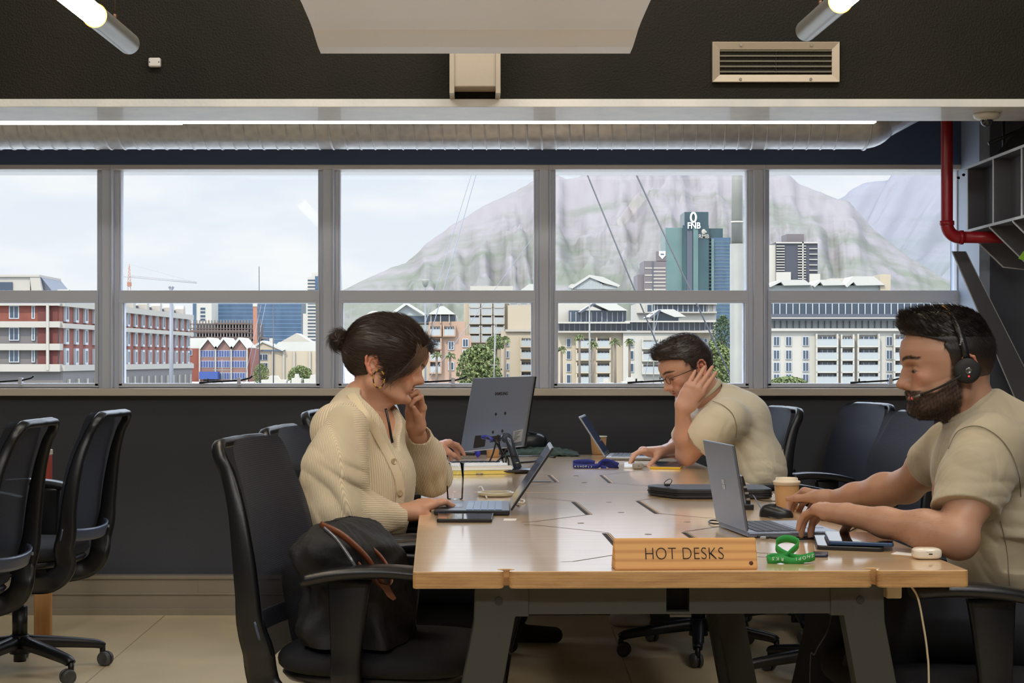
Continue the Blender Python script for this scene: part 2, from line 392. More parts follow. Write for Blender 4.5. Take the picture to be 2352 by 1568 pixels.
# spiral duct
m_galv = bpy.data.materials.new('galvanised_steel'); m_galv.use_nodes = True
nt = m_galv.node_tree; bs = nt.nodes['Principled BSDF']; bs.inputs['Metallic'].default_value = .4; bs.inputs['Roughness'].default_value = .3
t_ = nt.nodes.new('ShaderNodeTexCoord'); vo = nt.nodes.new('ShaderNodeTexVoronoi'); vo.inputs['Scale'].default_value = 30; rp = nt.nodes.new('ShaderNodeValToRGB')
rp.color_ramp.elements[0].color = lin((196, 200, 206)) + (1,); rp.color_ramp.elements[1].color = lin((226, 228, 232)) + (1,)
nt.links.new(t_.outputs['Object'], vo.inputs['Vector']); nt.links.new(vo.outputs['Distance'], rp.inputs['Fac']); nt.links.new(rp.outputs['Color'], bs.inputs['Base Color'])
rd = .155; yd = 7.38; zd = H + (CY - 342) * (yd) / F + rd
xe = (1985 - CX) * yd / F
du = empty('spiral_duct', (0, yd, zd), 'long galvanised spiral air duct above the windows', 'air duct')
g = MB(); pitch = .0605
nn = 36
g.cyl((-4.1, 0, 0), (xe, 0, 0), rd, n=64, caps=False); g.build('pipe', m_galv, du)
# helical seam
def helix(x0, x1, pitch, r, step=nn):
    n = int((x1 - x0) / pitch * step); return [(x0 + i * pitch / step, r * math.cos(2 * PI * i / step), r * math.sin(2 * PI * i / step)) for i in range(n)]
g = MB(); g.tube(helix(-3.2, xe - .1, pitch, rd + .0005), .0038, 8); g.build('seam', m_galv, du)
g = MB(); g.tube([(xe, (rd + .002) * math.cos(2 * PI * i / 48), (rd + .002) * math.sin(2 * PI * i / 48)) for i in range(48)], .005, 8, closed=True); g.build('coupling_ring', m_galv, du)
g = MB(); pts = [Vector((xe, 0, 0)), Vector((xe + .24, 0, .14)), Vector((xe + .24, 0, .9))]
g.cyl(pts[0] - Vector((.02, 0, .0)), pts[1], rd * .98, n=48, caps=False); g.ball(pts[1], rd * .98, 32, 20); g.cyl(pts[1], pts[2], rd * .98, n=48, caps=False); g.ball((xe, 0, 0), rd * .985, 32, 20); g.build('elbow', m_galv, du)
for x in (-3.0, -1.5, 0, 1.5):
    g = MB(); g.cyl((x, 0, rd), (x, 0, ZC - zd), .003, n=6); g.build('hanger_rod', m_steel, du)
# two slim linear lights in front of the duct
m_led = M('lit_strip', (255, 246, 232), .3, emit=7)
zl = lambda py, D: H + (CY - py) * D / F
for x0, x1, D, py, lab in ((-500, 417, 6.95, 281.5, 'left slim linear strip light below the beam'), (415, 2010, 6.8, 279, 'right slim linear strip light, the longer, below the beam')):
    X0, X1 = (x0 - CX) * D / F, (x1 - CX) * D / F
    s_ = empty('linear_light', ((X0 + X1) / 2, D, zl(py, D)), lab, 'strip light', 'linear strip lights')
    hl = (X1 - X0) / 2
    MB().bb(-hl, hl, -.02, .02, .004, .03).build('housing', M('dark_housing', (60, 54, 50), .5), s_)
    MB().bb(-hl, hl, -.021, .021, -.006, .004).build('diffuser', m_led, s_)
    for x in (-hl * .7, hl * .7): MB().cyl((x, 0, .03), (x, 0, ZC - zl(py, D)), .0015, n=6).build('hanging_wire', m_steel, s_)
# red sprinkler pipe
m_red = M('red_pipe_paint', (150, 24, 36), .3, bump=(25, .08))
PDp = 7.1; q = lambda px, py, D=PDp: W(px, py, D)
rp_ = empty('red_pipe', (q(2175, 540).x, PDp, q(2175, 540).z), 'red painted sprinkler pipe with an elbow in front of the window', 'pipe')
o0 = Vector(rp_.location)
g = MB(); a0 = q(2175, 515); r_ = 13.5 * PDp / F * 1.0
top = Vector((a0.x, PDp, ZC))
g.cyl(top - o0, a0 - o0, r_, n=28, caps=False); g.build('riser', m_red, rp_)
cpt = []
c0 = q(2205, 515)
rad = c0.x - a0.x
for i in range(13):
    t = PI + (PI / 2) * i / 12; cpt.append(Vector((c0.x + rad * math.cos(t), PDp, c0.z + rad * math.sin(t))) - o0)
g = MB(); g.tube(cpt, r_ * 1.08, 24); 
g.cyl(cpt[0] + Vector((0, 0, .014)), cpt[0] - Vector((0, 0, .004)), r_ * 1.22, n=28); g.cyl(cpt[-1] - Vector((.004, 0, 0)), cpt[-1] + Vector((.012, 0, 0)), r_ * 1.22, n=28); g.build('elbow', m_red, rp_)
g = MB(); e1 = cpt[-1] + Vector((.24, .0, 0)); g.cyl(cpt[-1], e1, r_, n=28); g.build('branch', m_red, rp_)
# dome camera under the beam
cm = empty('security_camera', (W(2266, 262, 6.45).x, 6.45, zb1 - .006), 'white dome security camera under the beam on the right', 'camera')
g = MB(); g.lathe([(0, 0), (.050, 0), (.050, -.010), (.046, -.018), (.030, -.026), (0, -.026)], n=40); g.build('housing', M('camera_white', (214, 212, 206), .4), cm)
g = MB(); g.ball((0, 0, -.026), (.024, .024, .024), 28, 16); g.build('dome', M('smoked_dome', (40, 40, 44), .08, spec=.8), cm)
# right-hand steel girder running towards the window, with stiffeners, gussets and a brace
m_gir = M('girder_paint', (88, 90, 98), .4, bump=(35, .1))
DE = 7.3; gx = (2219 - CX) * DE / F; gt = H + (CY - 386) * DE / F; gb = H + (CY - 531) * DE / F
gd = empty('steel_girder', (gx, DE, gb), 'grey painted steel girder with stiffener plates at the right wall', 'steel beam')
y0 = 4.6 - DE
g = MB(); g.bb(.075, .085, y0, 0, 0, gt - gb); g.build('web', m_gir, gd)
for z in (0, gt - gb): 
    g = MB(); g.bb(0.002, .16, y0, 0.02, z - .005, z + .005); g.bb(0, .003, y0, 0.02, z - .0055, z + .0055, 1); g.build('flange', [m_gir, m_steeledge], gd)
for i in range(5):
    g = MB(); yy = -.01 - .36 * i; g.bb(.004, .075, yy - .005, yy + .005, .005, gt - gb - .005); g.bb(.002, .005, yy - .0055, yy + .0055, .005, gt - gb - .005, 1); g.build('stiffener', [m_gir, m_steeledge], gd)
for i in range(4):
    yy = -.03 - .30 * i
    g = MB(); g.prism([(.0, yy, -.006), (.16, yy, -.006), (.28, yy, -.17), (.15, yy, -.155)], (0, .008, 0)); g.tube([(.0, yy, -.008), (.15, yy, -.155), (.28, yy, -.17)], .0035, 6, mi=1); g.build('gusset', [m_gir, m_steeledge], gd)
for px, py in ((2200, 409), (2212, 402)):
    p = W(px, py, DE) - gd.location; g = MB(); g.cyl(p, p + Vector((0, -.012, 0)), .0065, n=6); g.build('bolt', M('bolt_black', (40, 40, 44), .4, metal=.6), gd)
dbr = empty('diagonal_brace', W(2210, 580, 7.35), 'flat grey diagonal steel brace leaning down from the girder', 'steel brace')
o0 = Vector(dbr.location); g = MB()
P = [W(2187, 577, 7.35) - o0, W(2218, 577, 7.35) - o0, W(2420, 975, 7.35) - o0, W(2368, 1000, 7.35) - o0]
g.prism(P, (0, .012, 0)); g.build('plate', m_gir, dbr)
g = MB(); g.tube([P[0], P[3]], .003, 6); g.tube([P[1], P[2]], .0018, 6); g.build('edge', m_steeledge, dbr)
# upper secondary steel, dark
us = empty('roof_strut', W(2330, 290, 7.0), 'dark steel struts under the roof above the girder', 'steel strut')
o0 = Vector(us.location); g = MB()
g.prism([W(2290, 352, 7.0) - o0, W(2335, 300, 7.0) - o0, W(2420, 240, 7.0) - o0, W(2420, 310, 7.0) - o0, W(2320, 342, 7.0) - o0], (0, .01, 0)); g.build('gusset', M('dark_steel', (40, 42, 46), .5), us)
g = MB(); g.tube([W(2305, 275, 7.1) - o0, W(2305, 350, 7.1) - o0], .006, 6); g.tube([W(2270, 330, 7.1) - o0, W(2400, 275, 7.1) - o0], .008, 6); g.build('rod', M('dark_steel2', (52, 54, 60), .5), us)
pl = empty('hanging_plant', W(2352, 590, 6.6), 'tip of a bright green plant leaf at the right edge by the girder', 'plant')
g = MB(); g.prism([(-.022, 0, -.006), (-.002, 0, .022), (.05, 0, .04), (.06, 0, -.01), (.0, 0, -.014)], (0, .003, 0)); g.build('leaf', M('leaf_green', (120, 165, 40), .4), pl)
# ------------------------------------------------ plywood table made of two long modules on steel frames
m_birch = bpy.data.materials.new('birch_ply_top'); m_birch.use_nodes = True
nt = m_birch.node_tree; bs = nt.nodes['Principled BSDF']; L = nt.links.new
tc_ = nt.nodes.new('ShaderNodeTexCoord'); mp_ = nt.nodes.new('ShaderNodeMapping'); mp_.inputs['Scale'].default_value = (2.2, 34, 2)
nz = nt.nodes.new('ShaderNodeTexNoise'); nz.inputs['Scale'].default_value = 1.5; nz.inputs['Detail'].default_value = 7; nz.inputs['Distortion'].default_value = .6
r_ = nt.nodes.new('ShaderNodeValToRGB'); r_.color_ramp.elements[0].position = .32; r_.color_ramp.elements[1].position = .7
r_.color_ramp.elements[0].color = lin((220, 186, 142)) + (1,); r_.color_ramp.elements[1].color = lin((230, 200, 160)) + (1,)
L(tc_.outputs['Object'], mp_.inputs['Vector']); L(mp_.outputs['Vector'], nz.inputs['Vector']); L(nz.outputs['Fac'], r_.inputs['Fac']); L(r_.outputs['Color'], bs.inputs['Base Color'])
bs.inputs['Roughness'].default_value = .34; bs.inputs['Coat Weight'].default_value = 1.0; bs.inputs['Coat Roughness'].default_value = .10; bs.inputs['Specular IOR Level'].default_value = .6
bp = nt.nodes.new('ShaderNodeBump'); bp.inputs['Strength'].default_value = .02; bp.inputs['Distance'].default_value = .002
L(nz.outputs['Fac'], bp.inputs['Height']); L(bp.outputs['Normal'], bs.inputs['Normal'])
m_ply = bpy.data.materials.new('ply_edge'); m_ply.use_nodes = True
nt = m_ply.node_tree; bs = nt.nodes['Principled BSDF']; L = nt.links.new
tc_ = nt.nodes.new('ShaderNodeTexCoord'); sx_ = nt.nodes.new('ShaderNodeSeparateXYZ'); L(tc_.outputs['Object'], sx_.inputs['Vector'])
mp_ = nt.nodes.new('ShaderNodeMapping'); mp_.inputs['Scale'].default_value = (7, 7, 60); nz = nt.nodes.new('ShaderNodeTexNoise'); nz.inputs['Scale'].default_value = 1; nz.inputs['Detail'].default_value = 5
L(tc_.outputs['Object'], mp_.inputs['Vector']); L(mp_.outputs['Vector'], nz.inputs['Vector'])
ma = nt.nodes.new('ShaderNodeMath'); ma.operation = 'MULTIPLY'; ma.inputs[1].default_value = 2 * PI / .0029; L(sx_.outputs['Z'], ma.inputs[0])
sn = nt.nodes.new('ShaderNodeMath'); sn.operation = 'SINE'; L(ma.outputs[0], sn.inputs[0])
ad = nt.nodes.new('ShaderNodeMath'); ad.operation = 'MULTIPLY_ADD'; ad.inputs[1].default_value = .35; L(sn.outputs[0], ad.inputs[0]); L(nz.outputs['Fac'], ad.inputs[2])
r_ = nt.nodes.new('ShaderNodeValToRGB'); r_.color_ramp.elements[0].position = .12; r_.color_ramp.elements[1].position = .6
r_.color_ramp.elements[0].color = lin((112, 72, 40)) + (1,); r_.color_ramp.elements[1].color = lin((212, 168, 112)) + (1,)
L(ad.outputs[0], r_.inputs['Fac']); L(r_.outputs['Color'], bs.inputs['Base Color']); bs.inputs['Roughness'].default_value = .45
m_groove = M('routed_groove', (70, 42, 24), .8)
m_slot = M('cable_slot_dark', (34, 22, 14), .8)
m_plug = M('grey_plug', (120, 110, 100), .5)
m_leg = M('grey_green_steel', (60, 59, 53), .5, bump=(60, .05))
TA = math.atan(-90 / F)                                 # the table is turned slightly: its sides run to x = 1000 px
TO = TP(948, 1313); TO.z = 0
tdir = Vector((math.sin(TA), math.cos(TA), 0)); tsx = Vector((math.cos(TA), -math.sin(TA), 0))
TW = 1.108; TL1 = 2.0; TL2 = 2.12; TH = .034
def loc_t(p): p = Vector(p) - TO; return Vector((p.dot(tsx), p.dot(tdir), p.z))
def rounded(pts_r, n=6):
    "polygon with corner radii: list of (x, y, r)"
    out = []; m = len(pts_r)
    for i, (x, y, r) in enumerate(pts_r):
        if r <= 0: out.append((x, y)); continue
        p = Vector((x, y)); a = Vector(pts_r[i - 1][:2]) - p; b = Vector(pts_r[(i + 1) % m][:2]) - p; a.normalize(); b.normalize()
        ang = a.angle(b); d = r / math.tan(ang / 2); p0 = p + a * d; p1 = p + b * d; c = p + (a + b).normalized() * (r / math.sin(ang / 2))
        a0 = math.atan2(p0.y - c.y, p0.x - c.x); a1 = math.atan2(p1.y - c.y, p1.x - c.x); da = a1 - a0
        while da > PI: da -= 2 * PI
        while da < -PI: da += 2 * PI
        for k in range(n + 1): t = a0 + da * k / n; out.append((c.x + r * math.cos(t), c.y + r * math.sin(t)))
    return out
def ex(px): return (px - CX) * (H - .75) / (1313 - CY) - TO.x
n1, n2 = ex(1164), ex(2017)
def topmesh(L_, notch):
    pts = [(0, 0, .010)]
    for c in (notch if notch else []):
        hw = .0055
        pts += [(c - hw, 0, .012), (c - hw, .022, 0), (c - hw - .008, .028, .0), (c - hw - .010, .037, .0), (c - .006, .045, .0), (c + .006, .045, .0), (c + hw + .010, .037, .0), (c + hw + .008, .028, .0), (c + hw, .022, 0), (c + hw, 0, .012)]
    pts += [(TW, 0, .010), (TW, L_, .012), (0, L_, .012)]
    poly = rounded(pts)
    g = MB(); g.prism([(x, y, .75 - TH) for x, y in poly], (0, 0, TH), 1); 
    o = g.build('tabletop', [m_birch, m_ply], None)
    me = o.data
    for p in me.polygons:
        p.material_index = 0 if abs(p.normal.z) > .9 else 1
    q = o.modifiers.new('b', 'BEVEL'); q.width = .003; q.segments = 3; q.limit_method = 'ANGLE'; q.angle_limit = R(60)
    return o
# routed grooves and open cable slots, read off at table height and kept in table coordinates
def strip(g, pts, wd, z=.7504):
    for a, b in zip(pts[:-1], pts[1:]):
        a, b = Vector(a), Vector(b); d = b - a; n_ = Vector((-d.y, d.x, 0)).normalized() * wd / 2; e_ = d.normalized() * wd * .3
        g.add([(a - e_ + n_).to_tuple()[:2] + (z,), (a - e_ - n_).to_tuple()[:2] + (z,), (b + e_ - n_).to_tuple()[:2] + (z,), (b + e_ + n_).to_tuple()[:2] + (z,)], [(0, 1, 2, 3)])
def t_(px, py): return loc_t(TP(px, py))
t1 = empty('table_module', TO, 'front plywood table module with hexagon-edged cable slots, holding the wooden sign', 'table', 'plywood table modules', rz=-TA)
t2p = TO + tdir * (TL1 + .006)
t2 = empty('table_module', t2p, 'rear plywood table module nearest the windows, holding the large monitor', 'table', 'plywood table modules', rz=-TA)
o = topmesh(TL1, [n1, n2]); o.parent = t1
o = topmesh(TL2, [n1, n2]); o.parent = t2
z8 = lambda x, y: (930 + x * .32738, 1080 + y * .32738)
z5 = lambda x, y: (1280 + x * .25513, 760 + y * .25513)
G1 = [[z8(1290, 310), z8(905, 360), z8(828, 363)], [z8(1190, 216), z8(880, 190), z8(810, 189)], [z8(1430, 437), z8(905, 382), z8(838, 381)], [z8(1500, 588), z8(1180, 639), z8(1100, 641)],
      [z8(1632, 212), z8(1880, 178), z8(2000, 172)], [z8(1780, 303), z8(2200, 340), z8(2300, 341)], [z8(1955, 431), z8(2230, 390), z8(2350, 380)], [z8(2110, 540), z8(2500, 580), z8(2600, 582)],
      [(1741, 1278), (1830, 1286)]]
S1 = [(z8(1190, 222), z8(1290, 308)), (z8(1412, 443), z8(1500, 540)), (z8(1642, 216), z8(1775, 303)), (z8(1970, 437), z8(2110, 530))]
G2 = [[(1280, 1107), (1200, 1119), (1180, 1120)], [(1260, 1091), (1180, 1084)], [z5(490, 1368), z5(860, 1398), z5(930, 1400)], [z5(400, 1296), z5(740, 1256), z5(840, 1250)],
      [z5(218, 1158), z5(-60, 1180)], [z5(10, 1150), z5(200, 1156)]]
S2 = [((1263, 1091), (1280, 1107)), (z5(402, 1298), z5(485, 1368)), (z5(206, 1157), z5(236, 1172))]
D1_ = [z8(1430, 223), z8(1517, 295), z8(1234, 370), z8(1707, 448), z8(1980, 362)]
D2_ = [z8(1203, 38), z8(1260, 87), z5(170, 1303), z5(243, 1366)]
off = Vector((0, TL1 + .006, 0))
for par, G, Sl, Dt, of in ((t1, G1, S1, D1_, Vector((0, 0, 0))), (t2, G2, S2, D2_, off)):
    for ln in G:
        g = MB(); strip(g, [t_(*p) - of for p in ln], .0035); g.build('groove', m_groove, par)
    for a, b in Sl:
        g = MB(); A, B = t_(*a) - of, t_(*b) - of
        strip(g, [A, B], .020, .7503); g.build('cable_slot', m_slot, par)
        g = MB(); s_ = Vector((.0065, 0, 0)); strip(g, [A + s_, B + s_], .004, .7506); strip(g, [A + s_ * .2, B + s_ * .2], .0015, .7506); g.build('ply_lip', M('ply_lip', (196, 160, 110), .5), par)
    for d in Dt:
        p = t_(*d) - of; g = MB(); g.lathe([(0, .7506), (.0085, .7506), (.0085, .7500)], (p.x, p.y, 0), 18); g.build('plug', m_plug, par)
g = MB(); g.bb(0, TW, TL1 - .001, TL1 + .007, .72, .7492); g.build('seam_strip', m_slot, t1)
# tray visible through the open slot on the left of the rear module
g = MB(); p = t_(1242, 1106) - off; g.box((p.x, p.y, .7512), (.07, .035, .002)); g.build('cable_tray', M('tray_black', (22, 24, 30), .3), t2)
# steel underframes
def under(par, L_, ys):
    zt_ = .75 - TH
    for y in ys:
        for sx in (1, -1):
            def X(u): return u if sx > 0 else TW - u - .035
            a = [(.125, zt_), (.205, zt_), (.222, zt_ - .06), (.205, zt_ - .06), (.062, 0), (.000, 0), (.118, zt_ - .05)]
            a = [(.125, zt_), (.232, zt_), (.232, zt_ - .062), (.205, zt_ - .062), (.085, .0), (.0, .0), (.122, zt_ - .075)]
            g = MB(); g.prism([(X(u), y, z) for u, z in a], (0, .05, 0)); g.build('leg', m_leg, par, bevel=.002)
            g = MB(); g.cyl((X(.172), y - .002, zt_ - .03), (X(.172), y, zt_ - .03), .008, n=16); g.build('bolt', M('dark_bolt', (34, 34, 32), .5), par)
        x0, x1 = .232, TW - .267; za = zt_ - .058
        hx0, hx1 = ex(1540), ex(1594)
        g = MB(); g.bb(x0, hx0, y + .004, y + .046, za, zt_); g.bb(hx1, x1, y + .004, y + .046, za, zt_); g.bb(hx0, hx1, y + .004, y + .046, za, za + .004); g.bb(hx0, hx1, y + .004, y + .046, zt_ - .004, zt_)
        g.bb(hx0, hx1, y + .040, y + .046, za, zt_, 1)
        g.build('crossbeam', [m_leg, m_dark], par)
    for x in (.24, TW - .31):
        g = MB(); g.bb(x, x + .04, ys[0] + .05, ys[-1], zt_ - .05, zt_ - .002); g.build('side_rail', m_leg, par)
under(t1, TL1, (.045, TL1 - .12)); under(t2, TL2, (.10, TL2 - .14))
# white power brick fixed under the front right corner
p = W(2047, 1356, 3.5); ab = empty('power_adapter', (p.x, p.y, p.z), 'small cream power adapter hanging under the right front table corner', 'adapter')
MB().box((0, 0, 0), (.032, .05, .026)).build('case', M('cream_plastic', (214, 196, 164), .5), ab, bevel=.003)
# ------------------------------------------------ mesh office chairs (facing +X at rest)
m_cpl = M('chair_black_plastic', (20, 21, 25), .34, bump=(200, .04))
m_lum = M('chair_lumbar_blue_lit', (72, 82, 106), .32)  # blue window light on the band is put into this colour
m_cseat = M('chair_seat_fabric', (17, 18, 24), .85, bump=(400, .25))
m_cw = M('caster_grey', (70, 70, 72), .45)
m_cb = M('chair_base_nylon', (18, 19, 23), .38)
m_mesh = bpy.data.materials.new('chair_mesh_fabric'); m_mesh.use_nodes = True
nt = m_mesh.node_tree; bs = nt.nodes['Principled BSDF']; L = nt.links.new
tcx = nt.nodes.new('ShaderNodeTexCoord'); wv = nt.nodes.new('ShaderNodeTexWave'); wv.bands_direction = 'Z'; wv.inputs['Scale'].default_value = 62; wv.inputs['Distortion'].default_value = 1.2; wv.inputs['Detail'].default_value = 1; wv.inputs['Detail Scale'].default_value = 30
rr_ = nt.nodes.new('ShaderNodeValToRGB'); rr_.color_ramp.elements[0].color = lin((20, 22, 30)) + (1,); rr_.color_ramp.elements[1].color = lin((44, 50, 70)) + (1,)
L(tcx.outputs['Object'], wv.inputs['Vector']); L(wv.outputs['Fac'], rr_.inputs['Fac']); L(rr_.outputs['Color'], bs.inputs['Base Color'])
bs.inputs['Roughness'].default_value = .7; bs.inputs['Alpha'].default_value = .93
def bprof(v):
    "centre line of the back, v 0 (seat) .. 1 (top): x, z"
    P = [(-.205, .47), (-.228, .555), (-.236, .635), (-.250, .73), (-.270, .82), (-.297, .895), (-.325, .957)]
    f = v * (len(P) - 1); i = min(int(f), len(P) - 2); t = f - i
    q = lambda k: P[max(0, min(k, len(P) - 1))]
    c = lambda a, b, c_, d: .5 * (2 * b + (c_ - a) * t + (2 * a - 5 * b + 4 * c_ - d) * t * t + (3 * b - a - 3 * c_ + d) * t ** 3)
    return c(q(i - 1)[0], q(i)[0], q(i + 1)[0], q(i + 2)[0]), c(q(i - 1)[1], q(i)[1], q(i + 1)[1], q(i + 2)[1])
def bhw(v): return .205 + .035 * math.sin(PI * min(1, v * 1.05 + .12)) - .012 * v
def sstep_(x, a, b):
    t = min(1, max(0, (x - a) / (b - a))); return t * t * (3 - 2 * t)
def make_chair(zs=0.0):
    t = empty('office_chair', (0, 0, 0), 'chair', 'office chair')
    # seat
    g = MB()
    def se(u, v):
        a = u * 2 * PI; ph = v * PI
        gx = lambda q, p: math.copysign(abs(q) ** p, q)
        return (.015 + .245 * gx(math.sin(ph), .35) * gx(math.cos(a), .55), .25 * gx(math.sin(ph), .35) * gx(math.sin(a), .55), .465 + .036 * gx(math.cos(ph), .8) - .02 * max(0, (.245 * math.cos(a) * math.sin(ph) - .12)) * 2)
    g.grid(se, 48, 16); g.build('seat', m_cseat, t)
    g = MB(); g.ball((.0, 0, .430), (.225, .225, .024), 40, 8, pw=.6); g.build('seat_shell', m_cpl, t)
    # back frame: closed loop, hooks under the seat
    pts = []; N = 14
    low = [(-.05, .352), (-.12, .356), (-.185, .368), (-.228, .398), (-.243, .440)]
    side = []
    for x, z in low: side.append((x, .20 + .0 * x, z))
    side[0] = (-.05, .12, .352); side[1] = (-.12, .165, .356)
    for i in range(N):
        v = .05 + .81 * i / (N - 1); x, z = bprof(v); side.append((x - .026 - .006 * (1 - v), bhw(v), z))
    tx, tz = bprof(1.0); x8, z8_ = bprof(.88); hw8 = bhw(.88); top = []
    for i in range(1, 7):
        a = PI / 2 * i / 6; f_ = i / 6; top.append((x8 - .028 + (tx - .010 - x8) * math.sin(a), hw8 - .055 * (1 - math.cos(a)), z8_ + (tz + .012 - z8_) * math.sin(a)))
    top += [(tx - .040, .08, tz + .0125), (tx - .044, 0, tz + .013)]
    left = side + top; right = [(x, -y, z) for x, y, z in left[::-1]]
    path = [Vector(p) for p in left + right[1:]]
    path = catmull(path, 3)
    sides = []; scl = []
    for i, p in enumerate(path):
        # u runs across the thin direction (y for the posts, z for the top rail)
        d = Vector((0, 1, 0)) if p.z < tz - .03 else Vector((-.3, 0, 1))
        tt_ = (path[min(i + 1, len(path) - 1)] - path[max(i - 1, 0)]).normalized(); sg_ = 1 if tt_.z >= 0 else -1
        sides.append(Vector((sg_ * tt_.z, 0, -sg_ * tt_.x)) + Vector((.3, 0, .075)))
        w_ = 1.55 - .4 * sstep_(p.z, .46, .64) - .50 * sstep_(p.z, .62, .95)
        scl.append((w_, 1))
    hw, ht = .024, .011
    sec = [(-hw, -ht * .6), (-hw * .6, -ht), (hw * .6, -ht), (hw, -ht * .6), (hw, ht * .6), (hw * .6, ht), (-hw * .6, ht), (-hw, ht * .6)]
    g = MB(); g.sweep(path, sec, sides, 0, scl); g.build('back_frame', m_cpl, t)
    def back(u, v):
        s = u * 2 - 1; vv = .03 + .97 * v; x, z = bprof(vv); hwid = bhw(vv) + .012; z += .021 * sstep_(vv, .8, 1)
        cr_ = 1.0
        if vv > .86: hwid -= .050 * ((vv - .86) / .14) ** 3
        return (x - .020 * (1 - s * s) + .004, hwid * s, z)
    g = MB(); g.grid(back, 24, 30); g.build('backrest_mesh', m_mesh, t)
    # lumbar band behind the mesh
    def lb(u, v):
        s = u * 2 - 1; k = .085 + .075 * v; x, z = bprof(k + .0); 
        return (x - .045 - .035 * (1 - s * s) ** 1.0 + .030 * abs(s) ** 3, (bhw(k) + .012) * s, z - .0 + .012 * s * s)
    g = MB(); g.grid(lb, 28, 4); g.build('lumbar_band', m_lum, t, solid=.010)
    for s in (-1,):
        g = MB(); g.box((-.285, s * .17, .535), (.004, .012, .010)); g.build('badge', M('badge_silver', (190, 195, 205), .3, metal=.5), t)
    # arms
    for s in (-1, 1):
        g = MB(); P = [(-.11, s * .285, .668), (-.025, s * .288, .686), (.075, s * .286, .693), (.16, s * .282, .688)]
        hs = .042; vs = .013
        sec = [(-hs, -vs * .3), (-hs * .8, -vs), (hs * .8, -vs), (hs, -vs * .3), (hs, vs * .4), (hs * .7, vs), (-hs * .7, vs), (-hs, vs * .4)]
        g.sweep(catmull(P, 4), sec, (0, 1, 0)); ar = g.build('armrest', m_cpl, t)
        g = MB(); P = [(-.01, s * .27, .672), (-.012, s * .278, .60), (-.015, s * .280, .50), (-.015, s * .278, .43), (-.01, s * .20, .405), (-.01, s * .08, .405)]
        sec = [(-.034, -.009), (-.028, -.014), (.028, -.014), (.034, -.009), (.034, .009), (.028, .014), (-.028, .014), (-.034, .009)]
        sc_ = [(1.35, 1)] * 3 + [(1.1, 1)] * 30
        g.sweep(catmull(P, 4), sec, (1, 0, 0), 0, [(1.5 - .5 * min(1, i / 8), 1) for i in range(21)]); g.build('arm_post', m_cpl, t)
    # mechanism, column, lever
    g = MB(); g.box((-.0, 0, .385), (.17, .12, .045)); g.build('mechanism', m_cb, t, bevel=.012, seg=3)
    g = MB(); g.cyl((.0, -.02, .385), (.02, -.20, .392), .006, n=8); g.box((.022, -.215, .392), (.05, .03, .012)); g.build('lever', m_cb, t, bevel=.003)
    g = MB(); g.cyl((0, 0, .20), (0, 0, .385), .014, n=20); g.cyl((0, 0, .12), (0, 0, .25), .028, n=24); g.cyl((0, 0, .045), (0, 0, .12), .023, n=24); g.build('gas_column', m_cb, t)
    # star base and casters
    g = MB(); g.cyl((0, 0, .075), (0, 0, .145), .038, .034, n=24); g.build('hub', m_cb, t)
    for i in range(5):
        a = 2 * PI * i / 5; c, s = math.cos(a), math.sin(a)
        g = MB(); P = [(.02 * c, .02 * s, .118), (.12 * c, .12 * s, .108), (.22 * c, .22 * s, .096), (.30 * c, .30 * s, .084), (.318 * c, .318 * s, .074)]
        sec = [(-.019, -.014), (.019, -.014), (.022, .006), (.012, .016), (-.012, .016), (-.022, .006)]
        P2 = catmull(P, 3); g.sweep(P2, [(b, a_) for a_, b in sec], (0, 0, 1), 0, [(1.5 - .7 * k / len(P2), 1.15 - .35 * k / len(P2)) for k in range(len(P2))])
        lg = g.build('base_leg', m_cb, t)
        ca = a + 1.1 + .9 * i; cx, cy = .318 * c, .318 * s; ax = Vector((math.cos(ca), math.sin(ca), 0)); ce = Vector((cx, cy, .028)) + Vector((-ax.y, ax.x, 0)) * .012
        g = MB(); g.cyl((cx, cy, .04), (cx, cy, .078), .011, n=12); 
        g.cyl(ce - ax * .008, ce + ax * .008, .0245, n=24)
        g.build('caster_fork', m_cb, lg)
        for k in (-1, 1):
            g = MB(); g.lathe([(0, .020), (.016, .020), (.019, .022), (.0255, .019), (.028, .012), (.028, .006), (.0, .006)], ce, 24, 0, (ax * k).to_track_quat('Z', 'Y').to_matrix())
            g.build('caster_wheel', m_cw, lg)
    return t
ch0 = make_chair(); ch0.location = (-1.695, 6.33, 0); ch0.rotation_euler = (0, 0, PI - R(5))
ch0['label'] = 'empty office chair at far left, the rear one, its five-star base fully visible'; ch0['group'] = 'office chairs'
for x, y, rz, lab in (
    (-1.74, 5.40, PI - R(3), 'empty office chair at far left, cut by the photo edge, in front of the other'),
    (-.222, 4.12, -R(11), 'near office chair by the table corner with the black bag on its seat'),
    (-.20, 4.80, -R(8), 'office chair the person in the cream cardigan sits on'),
    (-.24, 6.30, -R(6), 'office chair with only its back top showing behind the cream cardigan'),
    (.89, 6.75, PI + R(10), 'office chair behind the person in glasses leaning on his elbow'),
    (1.38, 7.28, PI + R(14), 'tall empty office chair against the wall left of the headset wearer'),
    (1.27, 6.10, PI + R(12), 'empty office chair seen just behind the headset wearer\'s far shoulder'),
    (1.06, 3.82, PI + R(2), 'near right office chair the person with the headset sits on')):
    dup(ch0, (x, y, 0), rz, lab, 'office chairs')
